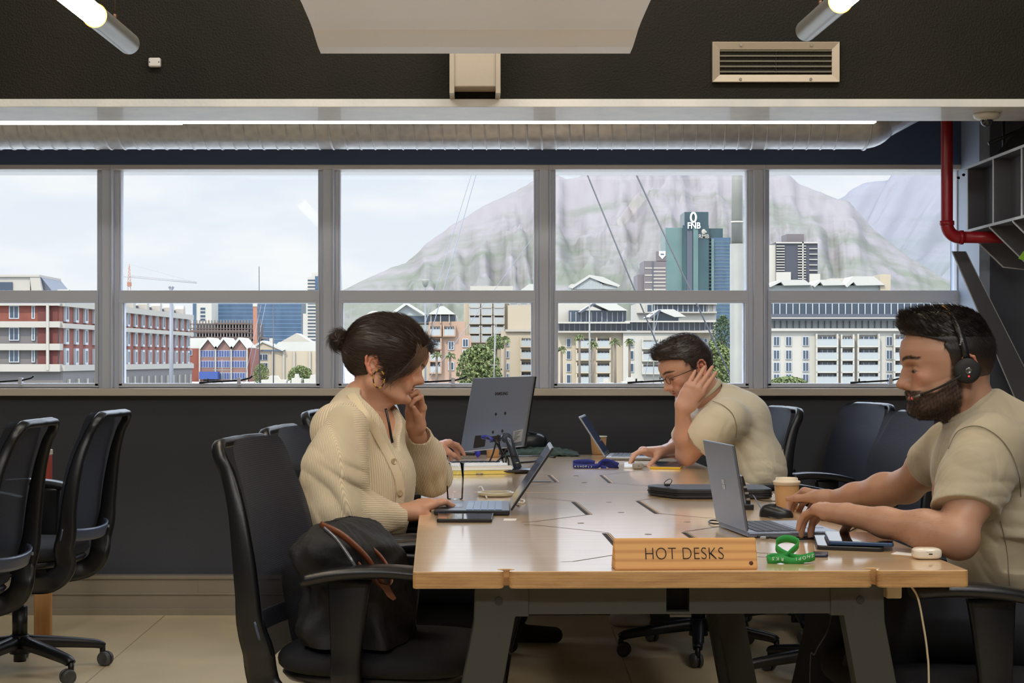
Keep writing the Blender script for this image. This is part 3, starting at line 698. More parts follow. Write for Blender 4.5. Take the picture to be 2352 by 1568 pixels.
# ------------------------------------------------ outside: quay, town, mountain
GZ = -5.0
m_quay = M('pale_quay', (150, 152, 150), .7, var=(.02, (134, 140, 142)))
g = MB(); g.bb(-3000, 3000, 20, 9000, GZ - .5, GZ); tag(g.build('ground', m_quay), kind='structure')
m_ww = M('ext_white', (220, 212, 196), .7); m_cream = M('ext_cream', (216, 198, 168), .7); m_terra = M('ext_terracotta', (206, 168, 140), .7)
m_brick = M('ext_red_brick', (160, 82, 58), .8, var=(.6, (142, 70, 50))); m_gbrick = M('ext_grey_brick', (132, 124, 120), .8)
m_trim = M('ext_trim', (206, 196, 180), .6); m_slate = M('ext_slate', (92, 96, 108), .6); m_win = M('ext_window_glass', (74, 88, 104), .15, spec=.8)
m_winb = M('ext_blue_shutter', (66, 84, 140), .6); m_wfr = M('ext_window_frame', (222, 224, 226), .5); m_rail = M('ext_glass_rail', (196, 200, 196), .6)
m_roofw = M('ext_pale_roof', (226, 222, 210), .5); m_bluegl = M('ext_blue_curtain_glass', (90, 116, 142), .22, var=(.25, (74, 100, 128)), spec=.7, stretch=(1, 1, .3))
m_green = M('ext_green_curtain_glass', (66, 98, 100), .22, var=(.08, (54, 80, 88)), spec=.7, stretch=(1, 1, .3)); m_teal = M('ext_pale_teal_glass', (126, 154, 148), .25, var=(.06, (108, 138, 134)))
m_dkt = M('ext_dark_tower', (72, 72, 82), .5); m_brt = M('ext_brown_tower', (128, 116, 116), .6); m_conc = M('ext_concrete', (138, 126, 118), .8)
def ext_pos(px, D, z=GZ): return Vector(((px - CX) * D / F, D, z))
class Bld:
    "a building whose front runs from pixel x0 at D0 to pixel x1 at D1; u = metres along it, heights taken from pixel rows at D0"
    def __init__(s, name, label, x0, x1, D0, D1=None, depth=14, cat='building', group=None):
        D1 = D1 or D0; s.D0 = D0
        a, b = ext_pos(x0, D0), ext_pos(x1, D1); d = (b - a); s.len = d.length; ang = math.atan2(d.y, d.x)
        s.root = empty(name, a, label, cat, group, ang); s.x0, s.x1, s.D1 = x0, x1, D1; s.dep = depth; s._me = {}
    def z(s, py): return H + (CY - py) * s.D0 / F - GZ
    def u(s, px):                       # column px on the facade
        lo, hi = 0.0, s.len; A = ext_pos(s.x0, s.D0); B = ext_pos(s.x1, s.D1)
        for _ in range(40):
            m = (lo + hi) / 2; p = A.lerp(B, m / s.len)
            if CX + p.x / p.y * F < px: lo = m
            else: hi = m
        return (lo + hi) / 2
    def box(s, name, mat, u0, u1, z0, z1, y0=0, y1=None, bevel=0):
        y1 = s.dep if y1 is None else y1
        return MB().bb(u0, u1, y0, y1, z0, z1).build(name, mat, s.root)
    def prism(s, name, mat, poly, y0, y1):
        g = MB(); g.prism([(u, y0, z) for u, z in poly], (0, y1 - y0, 0)); return g.build(name, mat, s.root)
    def unit(s, key, fn, u, z, name):
        "shared-mesh element (window, balcony...) at (u, z)"
        if key not in s._me: o = fn(); s._me[key] = o; o.parent = s.root
        else: o = s._me[key].copy(); COL.objects.link(o)
        o.location = (u, 0, z); o.name = name; return o
def mk_win(w_, h_, fr=.12, glass=None, bars=1, yoff=0, name='window'):
    def fn():
        g = MB(); g.bb(-w_ / 2, w_ / 2, -.10 + yoff, .1, 0, h_, 0); g.bb(-w_ / 2 + fr, w_ / 2 - fr, -.13 + yoff, -.1 + yoff, fr, h_ - fr, 1)
        for i in range(bars): x = -w_ / 2 + w_ * (i + 1) / (bars + 1); g.bb(x - .04, x + .04, -.16 + yoff, -.12 + yoff, fr, h_ - fr, 0)
        return g.build(name, [m_wfr, glass or m_win])
    return fn
def mk_loggia(w_, h_, wall, dark=None):
    "recessed balcony: dark opening with doors behind and a railing in front"
    def fn():
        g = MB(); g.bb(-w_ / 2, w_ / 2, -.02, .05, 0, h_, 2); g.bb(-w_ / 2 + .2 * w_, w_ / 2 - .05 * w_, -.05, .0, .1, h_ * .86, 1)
        for i in range(3): x = -w_ / 2 + w_ * (.2 + .25 * (i + .5)); g.bb(x - .05, x + .05, -.08, -.04, .1, h_ * .86, 0)
        g.bb(-w_ / 2 - .1, w_ / 2 + .1, -1.0, 0, -.22, .02, 3); g.bb(-w_ / 2 - .1, w_ / 2 + .1, -1.0, -.94, 1.0, 1.07, 0); g.bb(-w_ / 2, w_ / 2, -.97, -.96, .02, 1.0, 4)
        for s_ in (-1, 1): g.bb(s_ * w_ / 2 - .12, s_ * w_ / 2 + .12, -1.0, 0, 0, h_ + .2, 3)
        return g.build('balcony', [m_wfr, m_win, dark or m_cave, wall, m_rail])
    return fn
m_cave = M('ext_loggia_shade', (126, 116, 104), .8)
# --- brick and plaster building on the left: frontal part and receding wing
b = Bld('brick_apartment_block', 'red brick and cream apartment block with slate mansard roof at far left outside', -260, 137.5, 236, depth=8)
z = b.z; fl = (700, 747, 797, 845)
b.box('wall', m_gbrick, 0, b.len, 0, z(690), 0); b.box('wall', m_brick, 0, b.len, z(742), z(698), -.15, 2)
for y0, y1 in ((690, 702), (738, 752), (789, 804), (836, 853)): b.box('string_course', m_trim, 0, b.len + .2, z(y1), z(y0), -.9, 1)
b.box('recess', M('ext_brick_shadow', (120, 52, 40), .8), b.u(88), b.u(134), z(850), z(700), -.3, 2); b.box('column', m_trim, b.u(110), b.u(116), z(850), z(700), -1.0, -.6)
for px, wd in ((33, 1.4), (77, .45), (-60, 1.4), (-120, 1.4)):
    for y in (732, 782, 832): b.unit('w%g' % wd, mk_win(wd, 1.85, .14, bars=1 if wd > 1 else 0, yoff=-.1), b.u(px), z(y), 'window')
b.prism('mansard_roof', m_slate, [(b.u(-260), z(690)), (b.u(-240), z(636)), (b.u(92), z(636)), (b.u(118), z(668)), (b.u(122), z(690))], .5, 12)
b.box('penthouse', m_trim, b.u(-40), b.u(70), z(690), z(634), -.2, 4); b.box('terrace_glazing', m_win, b.u(-40), b.u(30), z(668), z(648), -.4, 0)
b.prism('roof_verge', m_trim, [(b.u(76), z(690)), (b.u(70), z(634)), (b.u(90), z(633)), (b.u(104), z(690))], -.4, .6)
b.box('parapet', m_trim, -.2, b.u(92), z(636), z(631), -.5, 12)
w_ = Bld('brick_apartment_wing', 'long red brick wing with white bay windows receding behind the left window post', 138, 436, 236, 318)
z = w_.z
w_.box('wall', m_brick, 0, w_.len, 0, z(693), 0, 12)
for y0, y1 in ((688, 703), (742, 753), (838, 852)): w_.box('string_course', m_trim, -.2, w_.len + .3, z(y1), z(y0), -.7, .5)
w_.box('ground_floor', m_gbrick, 0, w_.len, 0, z(852), -.4, 1)
nb = 17
for i in range(nb):
    u = w_.len * (i + .5) / nb
    for y in (738, 790, 838):
        w_.unit('w', mk_win(1.55, 2.35, .34, bars=0, yoff=-.25), u, z(y), 'window')
for i in range(18): w_.unit('p', lambda: MB().bb(-.35, .35, -.7, 0, 0, 3.2).build('arcade_pier', m_trim), w_.len * (i + .5) / 18, 0.2, 'arcade_pier')
w_.prism('mansard_roof', m_slate, [(0, z(689)), (.6, z(676)), (w_.len - 4, z(676)), (w_.len, z(689))], 1.5, 10)
for i in range(9):
    o = w_.unit('d', lambda: MB().prism([(-.8, 0, 0), (.8, 0, 0), (.8, 0, 1.1), (.4, 0, 1.7), (-.4, 0, 1.7), (-.8, 0, 1.1)], (0, 1.6, 0)).build('dormer', m_trim), w_.len * (i + .5) / 9, z(690), 'dormer')
for px, D, lab in ((120, 238, 'first'), (142, 240, 'second')):
    pass
# --- gabled red brick houses with blue shutters
b = Bld('gabled_brick_house', 'red brick house row with three white gables and blue shutters outside', 436, 576, 470, 470, 20); z = b.z
b.box('wall', m_brick, 0, b.len, 0, z(800), 0)
m_mauve = M('ext_mauve_brick', (158, 116, 104), .8); b.box('wall', m_mauve, b.u(461), b.u(567), 0, z(802), -.4, 1)
for i in range(3):
    c0, c1 = 461 + i * 36, 461 + (i + 1) * 36
    b.prism('gable', m_mauve, [(b.u(c0 + 2), z(802)), (b.u(c1 - 2), z(802)), (b.u((c0 + c1) / 2), z(780))], -.4, 1)
    b.prism('roof', m_roofw, [(b.u(c0 - 3), z(798)), (b.u((c0 + c1) / 2) - .3, z(775)), (b.u((c0 + c1) / 2) + .3, z(775)), (b.u(c1 + 3), z(798)), (b.u(c1), z(802)), (b.u((c0 + c1) / 2), z(779.5)), (b.u(c0), z(802))], -1.2, 16)
    for k, yy in enumerate((820, 844, 871)):
        for px in (c0 + 9, c0 + 27): b.unit('w', mk_win(2.2, 1.9, .1, glass=m_winb, bars=2, yoff=-.4), b.u(px), z(yy), 'window')
b.prism('roof', m_roofw, [(0, z(800)), (0, z(776)), (b.u(475), z(776)), (b.u(463), z(800))], .5, 18)
for px in (459.5, 496, 532, 568): b.box('pilaster', m_trim, b.u(px - 1.6), b.u(px + 1.6), 0, z(798), -.9, 0)
for y in (808, 838): b.unit('v', mk_win(.9, 1.6, .12, bars=0, yoff=-.1), b.u(438), z(y + 8), 'window')
b.box('awning', M('ext_blue_tarp', (50, 84, 160), .6), b.u(464), b.u(506), z(870), z(853), -5, -1)
# --- classical white-roofed hall
b = Bld('white_gabled_hall', 'low cream hall with white roof and pediments behind the boats', 568, 760, 500, 500, 30); z = b.z
b.box('wall', m_cream, 0, b.len, 0, z(806), 0); b.prism('pediment', m_cream, [(b.u(575), z(803)), (b.u(648), z(803)), (b.u(604), z(783))], -1, 6)
b.prism('roof', m_roofw, [(b.u(570), z(801)), (b.u(603), z(782)), (b.u(606), z(782)), (b.u(655), z(803)), (b.u(650), z(806)), (b.u(604), z(786)), (b.u(576), z(804))], -1.5, 10)
b.prism('roof', m_roofw, [(b.u(625), z(800)), (b.u(640), z(785)), (b.u(760), z(785)), (b.u(760), z(806)), (b.u(650), z(806))], .5, 22)
b.prism('pediment', m_trim, [(b.u(636), z(786)), (b.u(712), z(786)), (b.u(676), z(764))], 6, 20)
for px in (586, 627, 652, 676, 712, 735): b.box('pilaster', m_trim, b.u(px - 2), b.u(px + 2), 0, z(806), -.6, 0)
for px in (597, 609): 
    for y in (827, 847): b.unit('w', mk_win(1.5, 1.8, .1, yoff=-.1), b.u(px), z(y), 'window')
b.box('chimney', m_ww, b.u(615), b.u(622), z(790), z(776), 4, 8)
# --- building site with scaffold floors
b = Bld('building_under_construction', 'brown concrete building shell with scaffolding below the blue office block', 436, 602, 640, 640, 20); z = b.z
for i, y in enumerate((741, 758, 774, 790)): b.box('slab', M('ext_site_deck', (120, 96, 84), .8), 0 if i else b.u(492) - b.u(436), b.len * (1 if i > 1 else .8), z(y + 4), z(y), -.5, 20)
b.box('core', M('ext_site_core', (84, 74, 74), .8), 2, b.len - 2, 0, z(742), 3, 20)
for i in range(24): u = b.len * (i + .3) / 24; b.unit('c', lambda: MB().bb(-.25, .25, -.4, .2, 0, 17).build('scaffold_post', m_conc), u, z(790) - 8, 'scaffold_post')
for i in range(5):
    b.box('ledger', M('ext_scaffold_pipe', (110, 90, 82), .8), 0, b.len, z(744 + i * 10) - .15, z(744 + i * 10) + .15, -.6, -.45)
# --- office blocks far left-centre
b = Bld('blue_glass_office', 'wide blue glass office block seen above the building site', 487, 692, 800, 800, 30); z = b.z
b.box('curtain_wall', m_bluegl, 0, b.len, 0, z(676), 0)
for i in range(12): b.box('floor_band', M('ext_blue_band', (120, 152, 184), .4), 0, b.len, z(690 + i * 9), z(690 + i * 9) + .25, -.12, 0)
b = Bld('white_panel_office', 'pale office block with small windows beside the blue glass one', 443, 486, 770, 770, 20); z = b.z
b.box('wall', m_ww, 0, b.len, 0, z(690), 0); b.box('corner_glass', m_bluegl, 0, b.len * .18, 0, z(676), -.3, 1)
for y in (712, 720, 729, 737): b.unit('w', mk_win(2.4, 1.2, .08, bars=0), b.u(466), z(y), 'window')
b = Bld('stepped_white_tower', 'white stepped tower with long window bands beside the blue glass block', 694, 760, 700, 700, 20); z = b.z
b.box('wall', m_ww, b.u(696), b.len, 0, z(720), 0); b.box('wall', m_ww, b.u(703), b.len, z(720), z(660), 0); b.box('wall', m_ww, b.u(706), b.u(735), z(660), z(636), 0); b.box('wall', m_ww, b.u(716), b.u(735), z(636), z(626), 0)
for i in range(20): y = 645 + i * 7.6; b.unit('w', lambda: MB().bb(0, 5.2, -.15, 0, 0, .55).build('window_band', m_win), b.u(707), z(y), 'window_band')
b.box('window_column', m_bluegl, b.u(724), b.u(735), z(664), z(634), -.3, 0)
# --- centre: terracotta and cream apartments
b = Bld('terracotta_apartments', 'peach apartment block with white gabled penthouse behind the person in the cardigan', 868, 1082, 300, 300, 15); z = b.z
b.box('wall', m_terra, b.u(985), b.u(1068), 0, z(738), 0); b.box('wall', m_terra, b.u(1068), b.len, 0, z(770), 0); b.box('wall', m_cream, 0, b.u(985), 0, z(762), 1)
b.box('penthouse', m_ww, b.u(880), b.u(1050), z(742), z(725), .5); b.box('penthouse_glazing', m_win, b.u(905), b.u(1046), z(740), z(725), .3, 1)
b.prism('gable_roof', m_roofw, [(b.u(892), z(723)), (b.u(934), z(693)), (b.u(980), z(722)), (b.u(974), z(725)), (b.u(934), z(700)), (b.u(900), z(725))], -.8, 12)
b.prism('gable_glazing', m_rail, [(b.u(902), z(724)), (b.u(934), z(701)), (b.u(968), z(724))], .2, 1)
b.prism('gable_roof', m_roofw, [(b.u(983), z(722)), (b.u(1012), z(703)), (b.u(1020), z(703)), (b.u(1046), z(722))], -.8, 10)
for px in (990, 1012, 1032): b.box('post', m_trim, b.u(px - 1), b.u(px + 1), z(742), z(722), -.5, 0)
for y in (770, 800, 855):
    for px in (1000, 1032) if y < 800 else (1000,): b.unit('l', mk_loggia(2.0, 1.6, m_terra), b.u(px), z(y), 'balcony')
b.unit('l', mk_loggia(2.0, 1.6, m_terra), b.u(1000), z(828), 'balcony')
for px, y in ((1036, 803), (1036, 850), (1069, 797), (1069, 822)): b.unit('w', mk_win(1.1, 1.5, .14, yoff=-.1), b.u(px), z(y), 'window')
b = Bld('green_framed_apartments', 'cream apartment block with rows of wide balconies right of the peach one', 1065, 1240, 320, 320, 16); z = b.z
b.box('wall', m_cream, 0, b.u(1168), 0, z(694), 0); b.box('roof_slab', m_ww, b.u(1080), b.u(1178), z(690), z(657), -.6, 10)
b.box('wall', m_cream, b.u(1166), b.len, 0, z(702), -2)
for r_, y in enumerate((705, 722, 742, 764, 784)):
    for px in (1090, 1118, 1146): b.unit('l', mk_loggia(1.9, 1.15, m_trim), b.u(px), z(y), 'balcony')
for y in (712, 734): 
    for px in (1180, 1203, 1224): b.unit('l2', mk_loggia(1.5, 1.2, m_trim), b.u(px), z(y), 'balcony')
b.box('terrace', m_trim, b.u(1160), b.len, z(762), z(757), -3.5, 0); b.box('wall', m_cream, b.u(1150), b.len, 0, z(760), -3)
for y in (795, 822, 850, 874):
    for px in (1211,): 
        o = b.unit('l3', mk_loggia(2.6, 1.5, m_cream), b.u(px), z(y), 'balcony'); o.location.y = -3
    o = b.unit('w', mk_win(.9, 1.4, .12, yoff=-.1), b.u(1163), z(y), 'window'); o.location.y = -3
b.prism('gable_roof', m_roofw, [(b.u(1192), z(669)), (b.u(1215), z(652)), (b.u(1240), z(652)), (b.u(1240), z(669))], 0, 12)
# --- right-centre: long cream block with black-framed penthouses
b = Bld('cream_waterfront_block', 'long cream waterfront block with glazed penthouses and white gables in the fourth window', 1232, 1645, 290, 290, 16); z = b.z
b.box('wall', m_cream, 0, b.u(1640), 0, z(762), 0); b.box('wall', m_ww, b.u(1430), b.u(1560), 0, z(764), -1.2)
b.box('penthouse', m_win, b.u(1276), b.u(1440), z(762), z(741), .5); b.box('penthouse', m_win, b.u(1440), b.u(1640), z(757), z(737), .5)
b.box('penthouse', m_ww, b.u(1280), b.u(1330), z(738), z(692), 4); b.box('penthouse', m_win, b.u(1308), b.u(1440), z(741), z(712), 1.5)
b.box('terrace_slab', m_ww, b.u(1276), b.u(1445), z(743), z(739.5), -1.6, 1); b.box('terrace_slab', m_ww, b.u(1435), b.u(1642), z(740), z(737), -1.2, 1); b.box('terrace_slab', m_trim, b.u(1278), b.u(1642), z(764), z(760), -1.6, 0)
for px in range(1284, 1640, 12): b.box('mullion', m_wfr, b.u(px) - .05, b.u(px) + .05, z(761), z(738), .35, .5)
for px in range(1312, 1440, 12): b.box('mullion', m_wfr, b.u(px) - .05, b.u(px) + .05, z(738), z(716), 1.35, 1.5)
b.prism('gable_roof', m_roofw, [(b.u(1328), z(716)), (b.u(1364), z(694)), (b.u(1410), z(694)), (b.u(1442), z(713)), (b.u(1400), z(713)), (b.u(1366), z(698)), (b.u(1334), z(717))], 0, 9)
b.prism('gable_frame', m_slate, [(b.u(1328), z(718)), (b.u(1364), z(695)), (b.u(1368), z(698)), (b.u(1336), z(718))], -.6, 0)
b.prism('gable_roof', m_roofw, [(b.u(1488), z(728)), (b.u(1515), z(710)), (b.u(1548), z(710)), (b.u(1576), z(727)), (b.u(1550), z(728)), (b.u(1516), z(714)), (b.u(1494), z(730))], 0, 9)
b.prism('gable_frame', m_slate, [(b.u(1490), z(730)), (b.u(1514), z(711)), (b.u(1518), z(714)), (b.u(1498), z(730))], -.6, 0); b.box('penthouse', m_win, b.u(1498), b.u(1560), z(738), z(718), 1, 4)
for y in (797, 825, 854, 880):
    for px in (1339, 1385): b.unit('l', mk_loggia(2.3, 1.45, m_cream), b.u(px), z(y), 'balcony')
    for px in (1306, 1359): b.unit('w', mk_win(.8, 1.5, .1, bars=0, yoff=-.1), b.u(px), z(y), 'window')
    if y < 880:
        o = b.unit('l2', mk_loggia(2.8, 1.3, m_ww), b.u(1492), z(y + 2), 'balcony'); o.location.y = -1.2
        o = b.unit('l2', None, b.u(1535), z(y + 2), 'balcony'); o.location.y = -1.2
        b.unit('w3', mk_win(.9, 1.5, .1, bars=0, yoff=-1.3), b.u(1448), z(y), 'window')
    b.unit('w2', mk_win(1.1, 1.5, .1, bars=1, yoff=-.1), b.u(1617), z(y), 'window')
b = Bld('white_gabled_penthouse', 'white glazed gable house peeping above the window rail in the fourth window', 1300, 1430, 360, 360, 10); z = b.z
b.box('wall', m_ww, b.u(1312), b.u(1418), 0, z(652), 0)
b.prism('gable_glazing', m_rail, [(b.u(1318), z(660)), (b.u(1354), z(635)), (b.u(1386), z(654)), (b.u(1386), z(664)), (b.u(1318), z(664))], -.2, 0); b.box('glazing', m_rail, b.u(1386), b.u(1418), z(664), z(656), -.2, 0)
b.prism('gable_roof', m_roofw, [(b.u(1308), z(660)), (b.u(1353), z(631)), (b.u(1385), z(636)), (b.u(1424), z(655)), (b.u(1420), z(659)), (b.u(1386), z(650)), (b.u(1354), z(637)), (b.u(1314), z(663))], -.6, 8)
for px in (1326, 1334, 1342, 1350, 1358, 1366, 1374, 1382): b.box('mullion', m_wfr, b.u(px) - .05, b.u(px) + .05, z(664), z(650), -.3, -.15)
# terrace block behind (light)
b = Bld('terraced_apartments', 'grey glazed terraced apartments behind the cream waterfront block', 1462, 1645, 330, 330, 12); z = b.z
b.box('wall', m_ww, 0, b.len, 0, z(697), 0); b.box('glazing', m_win, 2, b.len - 2, z(716), z(700), -.2, 0); b.box('roof_slab', m_ww, b.u(1500), b.len, z(699), z(693), -1, 4); b.box('terrace_slab', m_trim, 0, b.len, z(719), z(716), -1, 0)
for i in range(14): b.unit('m', lambda: MB().bb(-.08, .08, -.3, -.1, 0, 1.4).build('mullion', m_wfr), 2 + i, z(716), 'mullion')
# --- far right: white apartment block with balconies
b = Bld('white_balcony_apartments', 'big white apartment block with balconies in the fifth window', 1740, 2240, 270, 270, 16); z = b.z
b.box('wall', m_ww, 0, b.len, 0, z(757), 0)
b.box('glass_storey', m_rail, 0, b.u(2120), z(754), z(735), .8, 3); b.box('glass_storey', m_win, b.u(1772), b.u(2150), z(722), z(688), 2.5, 5)
b.box('terrace_slab', m_slate, 0, b.u(2130), z(736), z(721), -.8, 3); b.box('terrace_slab', m_trim, 0, b.u(2130), z(732), z(729), -1.0, 3); b.box('parapet', m_ww, 0, b.len, z(760), z(754), -.6, 1)
for i in range(30): b.unit('m', lambda: MB().bb(-.06, .06, -.2, .0, 0, 1.4).build('mullion', m_slate), .8 + i * 1.0, z(754), 'mullion').location.y = .7
for i in range(28): b.unit('m2', lambda: MB().bb(-.07, .07, -.2, .0, 0, 2.3).build('mullion', m_wfr), .8 + i * 1.05, z(721), 'mullion').location.y = 2.4
for y in (794, 825, 853, 880):
    for px in (1897, 1992, 2075): b.unit('l', mk_loggia(3.3, 1.7, m_ww), b.u(px), z(y), 'balcony')
    b.unit('l2', mk_loggia(1.9, 1.6, m_ww), b.u(1944), z(y), 'balcony')
    for px in (1783, 1811, 1850, 2042): b.unit('w', mk_win(1.0, 1.5, .1, yoff=-.1), b.u(px), z(y), 'window')
b = Bld('gabled_roof_terrace', 'row of white gabled roofs above the white apartment block', 1760, 2075, 300, 300, 10); z = b.z
b.box('wall', m_rail, 0, b.u(2040), z(700), z(655), 0)
for a0, a1, a2, a3 in ((1762, 1790, 1862, 1846), (1864, 1880, 1940, 1925), (1938, 1956, 2030, 2004)):
    b.prism('gable_roof', m_roofw, [(b.u(a0), z(656)), (b.u(a1), z(643 if a1 < 1900 else 635)), (b.u(a3), z(643 if a1 < 1900 else 635)), (b.u(a2), z(655)), (b.u(a1 + 8), z(656)), (b.u(a1 + 2), z(648)), (b.u(a0 + 5), z(660))], -1, 8)
b.box('stair_core', m_cream, b.u(2020), b.u(2044), z(690), z(630), -.5, 5); b.box('roof_block', m_ww, b.u(1920), b.u(2008), z(646), z(636), 5, 8)
# --- towers
b = Bld('dark_balcony_tower', 'dark residential tower with white balcony strips in front of the right mountain', 1765, 1882, 900, 900, 30); z = b.z
b.box('shaft', m_dkt, b.u(1782), b.u(1878), 0, z(556), 0); b.box('side_slab', m_ww, b.u(1765), b.u(1782), 0, z(562), 1); b.box('plant_room', m_brt, b.u(1810), b.u(1850), z(556), z(536), 4, 20)
b.box('spine', m_ww, b.u(1842), b.u(1845), 0, z(556), -1, 0); b.box('crown', m_ww, b.u(1782), b.u(1878), z(559), z(556), -1, 2)
for i in range(19):
    y = 566 + i * 6.2
    b.unit('s', lambda: MB().bb(0, 4.3, -1, 0, 0, .45).build('balcony_strip', m_ww), b.u(1783), z(y), 'balcony_strip'); b.unit('s', None, b.u(1832), z(y), 'balcony_strip')
    if i % 2: b.unit('s', None, b.u(1858), z(y), 'balcony_strip')
b.box('podium', m_ww, b.u(1782), b.u(1815), 0, z(625), -2, 0); b.box('podium', m_ww, b.u(1858), b.u(1892), 0, z(629), -2, 0)
TD = 1300
b = Bld('green_glass_tower', 'tall green glass office tower with lit roundel and letters at its top', 1530, 1680, TD, TD, 40); z = b.z
b.box('side_wing', m_teal, 0, b.u(1571), 0, z(522), 4); b.box('core', m_green, b.u(1568), b.u(1628), 0, z(517), 0); b.box('crown', m_green, b.u(1573), b.u(1628), z(520), z(486), 2, 30)
b.box('rear_wing', m_green, b.u(1626), b.u(1663), 0, z(523), 6); b.box('right_wing', m_bluegl, b.u(1634), b.u(1679), 0, z(545), 2)
b.box('glass_fin', m_teal, b.u(1592), b.u(1603), 0, z(520), -1.5, 1); b.box('glass_fin', m_teal, b.u(1634), b.u(1640), 0, z(548), 0, 3)
b.box('dark_slot', m_slate, b.u(1578), b.u(1590), 0, z(530), -.6, 1)
for i in range(22):
    b.box('floor_line', m_teal, b.u(1606), b.u(1679), z(556 + i * 8), z(556 + i * 8) + .5, -.3 if i < 0 else 1.7, 2)
m_sign = M('ext_sign_white', (255, 255, 255), .5, emit=1.2)
g = MB(); cx_, cz_ = b.u(1593), z(499); pts = [(cx_ + 1.9 * math.cos(t / 24 * 2 * PI) * 1.05, .9, cz_ + 3.1 * math.sin(t / 24 * 2 * PI) * 1.15) for t in range(24)]
g.tube(pts, .75, 8, closed=True); g.build('roundel', m_sign, b.root)
M4 = Matrix.Translation((b.u(1593), -2.2, z(519))) @ Matrix.Rotation(R(90), 4, 'X')
textobj('lettering', 'FNB', 6.6, m_sign, M4, b.root, ext=.3, font_bold=.12, sx=.85)
M4 = Matrix.Translation((b.u(1616), -.6, z(543))) @ Matrix.Rotation(R(90), 4, 'X')
textobj('lettering', 'RMB', 4.2, m_trim, M4, b.root, ext=.3, font_bold=.05)
g = MB(); g.ball((b.u(1616), -.4, z(532)), (1.7, .3, 2.0), 14, 8); g.prism([(b.u(1616), -.9, z(532)), (b.u(1616) + 2.2, -.9, z(535)), (b.u(1616) + 2.2, -.9, z(530))], (0, .4, 0)); g.build('emblem', m_trim, b.root)
b = Bld('grey_brown_tower', 'grey-brown office tower with a white shield sign left of the green one', 1465, 1531, 1150, 1150, 30); z = b.z
b.box('shaft', m_brt, b.u(1479), b.len, 0, z(599), 0); b.box('low_wing', m_brt, 0, b.u(1482), 0, z(630), 2); b.box('sign_box', m_brt, b.u(1508), b.len, z(600), z(577), 0, 6)
b.box('dark_spine', m_slate, b.u(1498), b.u(1501), 0, z(600), -.4, 0)
for i in range(9):
    y = 617 + i * 8.2
    b.box('window_band', m_trim, b.u(1500 if i % 2 else 1481), b.u(1529), z(y), z(y) + .9, -.3, 0)
g = MB(); c0, s0 = b.u(1521), z(585); g.prism([(c0 - 2.2, -.6, s0 + 2.4), (c0 + 2.2, -.6, s0 + 2.4), (c0 + 2.2, -.6, s0 - .5), (c0, -.6, s0 - 2.9), (c0 - 2.2, -.6, s0 - .5)], (0, .4, 0)); g.bb(c0 - 1.2, c0 + 1.2, -.8, -.6, s0 - .2, s0 + .8, 1); g.build('shield_sign', [m_sign, m_slate], b.root)
# --- trees and palms
m_leafg = M('ext_foliage', (150, 160, 88), .7, var=(.6, (108, 126, 66)), stretch=(1, 1, 1)); m_leafd = M('ext_foliage_dark', (92, 112, 66), .7, var=(.6, (72, 92, 56))); m_palm = M('ext_palm_frond', (150, 158, 104), .7); m_trunk = M('ext_trunk', (140, 122, 104), .9)
def tree(px, D, ytop, ybot, wpx, label, mat, seed=0):
    k = D / F; rr = random.Random(seed); c = ext_pos(px, D, GZ); t = empty('leafy_tree', c, label, 'tree', 'trees along the quay')
    z1 = H + (CY - ytop) * k - GZ; z0 = max(.5, H + (CY - ybot) * k - GZ); hw = wpx * k / 2
    g = MB(); n = int(900 + wpx * 16)
    for i in range(n):
        a = rr.random() * 2 * PI; q = rr.random() ** .5; h = rr.random()
        rad = hw * math.sqrt(max(.05, 1 - (h * 1.9 - .75) ** 2 * .8)) * q
        p = Vector((rad * math.cos(a), rad * math.sin(a), z0 + (z1 - z0) * h))
        s = (.25 + .35 * rr.random()) * hw * .15
        d = Vector((rr.uniform(-1, 1), rr.uniform(-1, 1), rr.uniform(-1, 1))).normalized(); u = d.orthogonal().normalized() * s; v = d.cross(u)
        g.add([p + u, p + v, p - u * .8 + d * s * .6, p - v, p + d * s], [(0, 1, 4), (1, 2, 4), (2, 3, 4), (3, 0, 4)])
    g.build('foliage', mat, t); g = MB(); g.cyl((0, 0, 0), (0, 0, z0 + (z1 - z0) * .5), .25, .12, n=8); g.build('trunk', m_trunk, t)
tree(1100, 262, 792, 890, 105, 'pale green bushy tree at the waterfront below the peach apartments', m_leafg, 1)
tree(1140, 268, 770, 800, 50, 'small terrace tree high between peach and cream apartments', m_leafg, 2)
tree(1660, 240, 725, 830, 60, 'dark green tree left of the big white mast pole', m_leafd, 3)
tree(1640, 225, 785, 880, 100, 'yellow-green tree in front of the dark one by the big white mast pole', m_leafg, 4)
tree(690, 400, 840, 880, 60, 'small pale tree among the moored boats', m_leafg, 5)
tree(600, 410, 835, 880, 40, 'small pale tree in front of the cream hall', m_leafg, 6)
tree(1810, 250, 866, 890, 90, 'low yellowish shrub tree in front of the white apartments', m_leafg, 8)
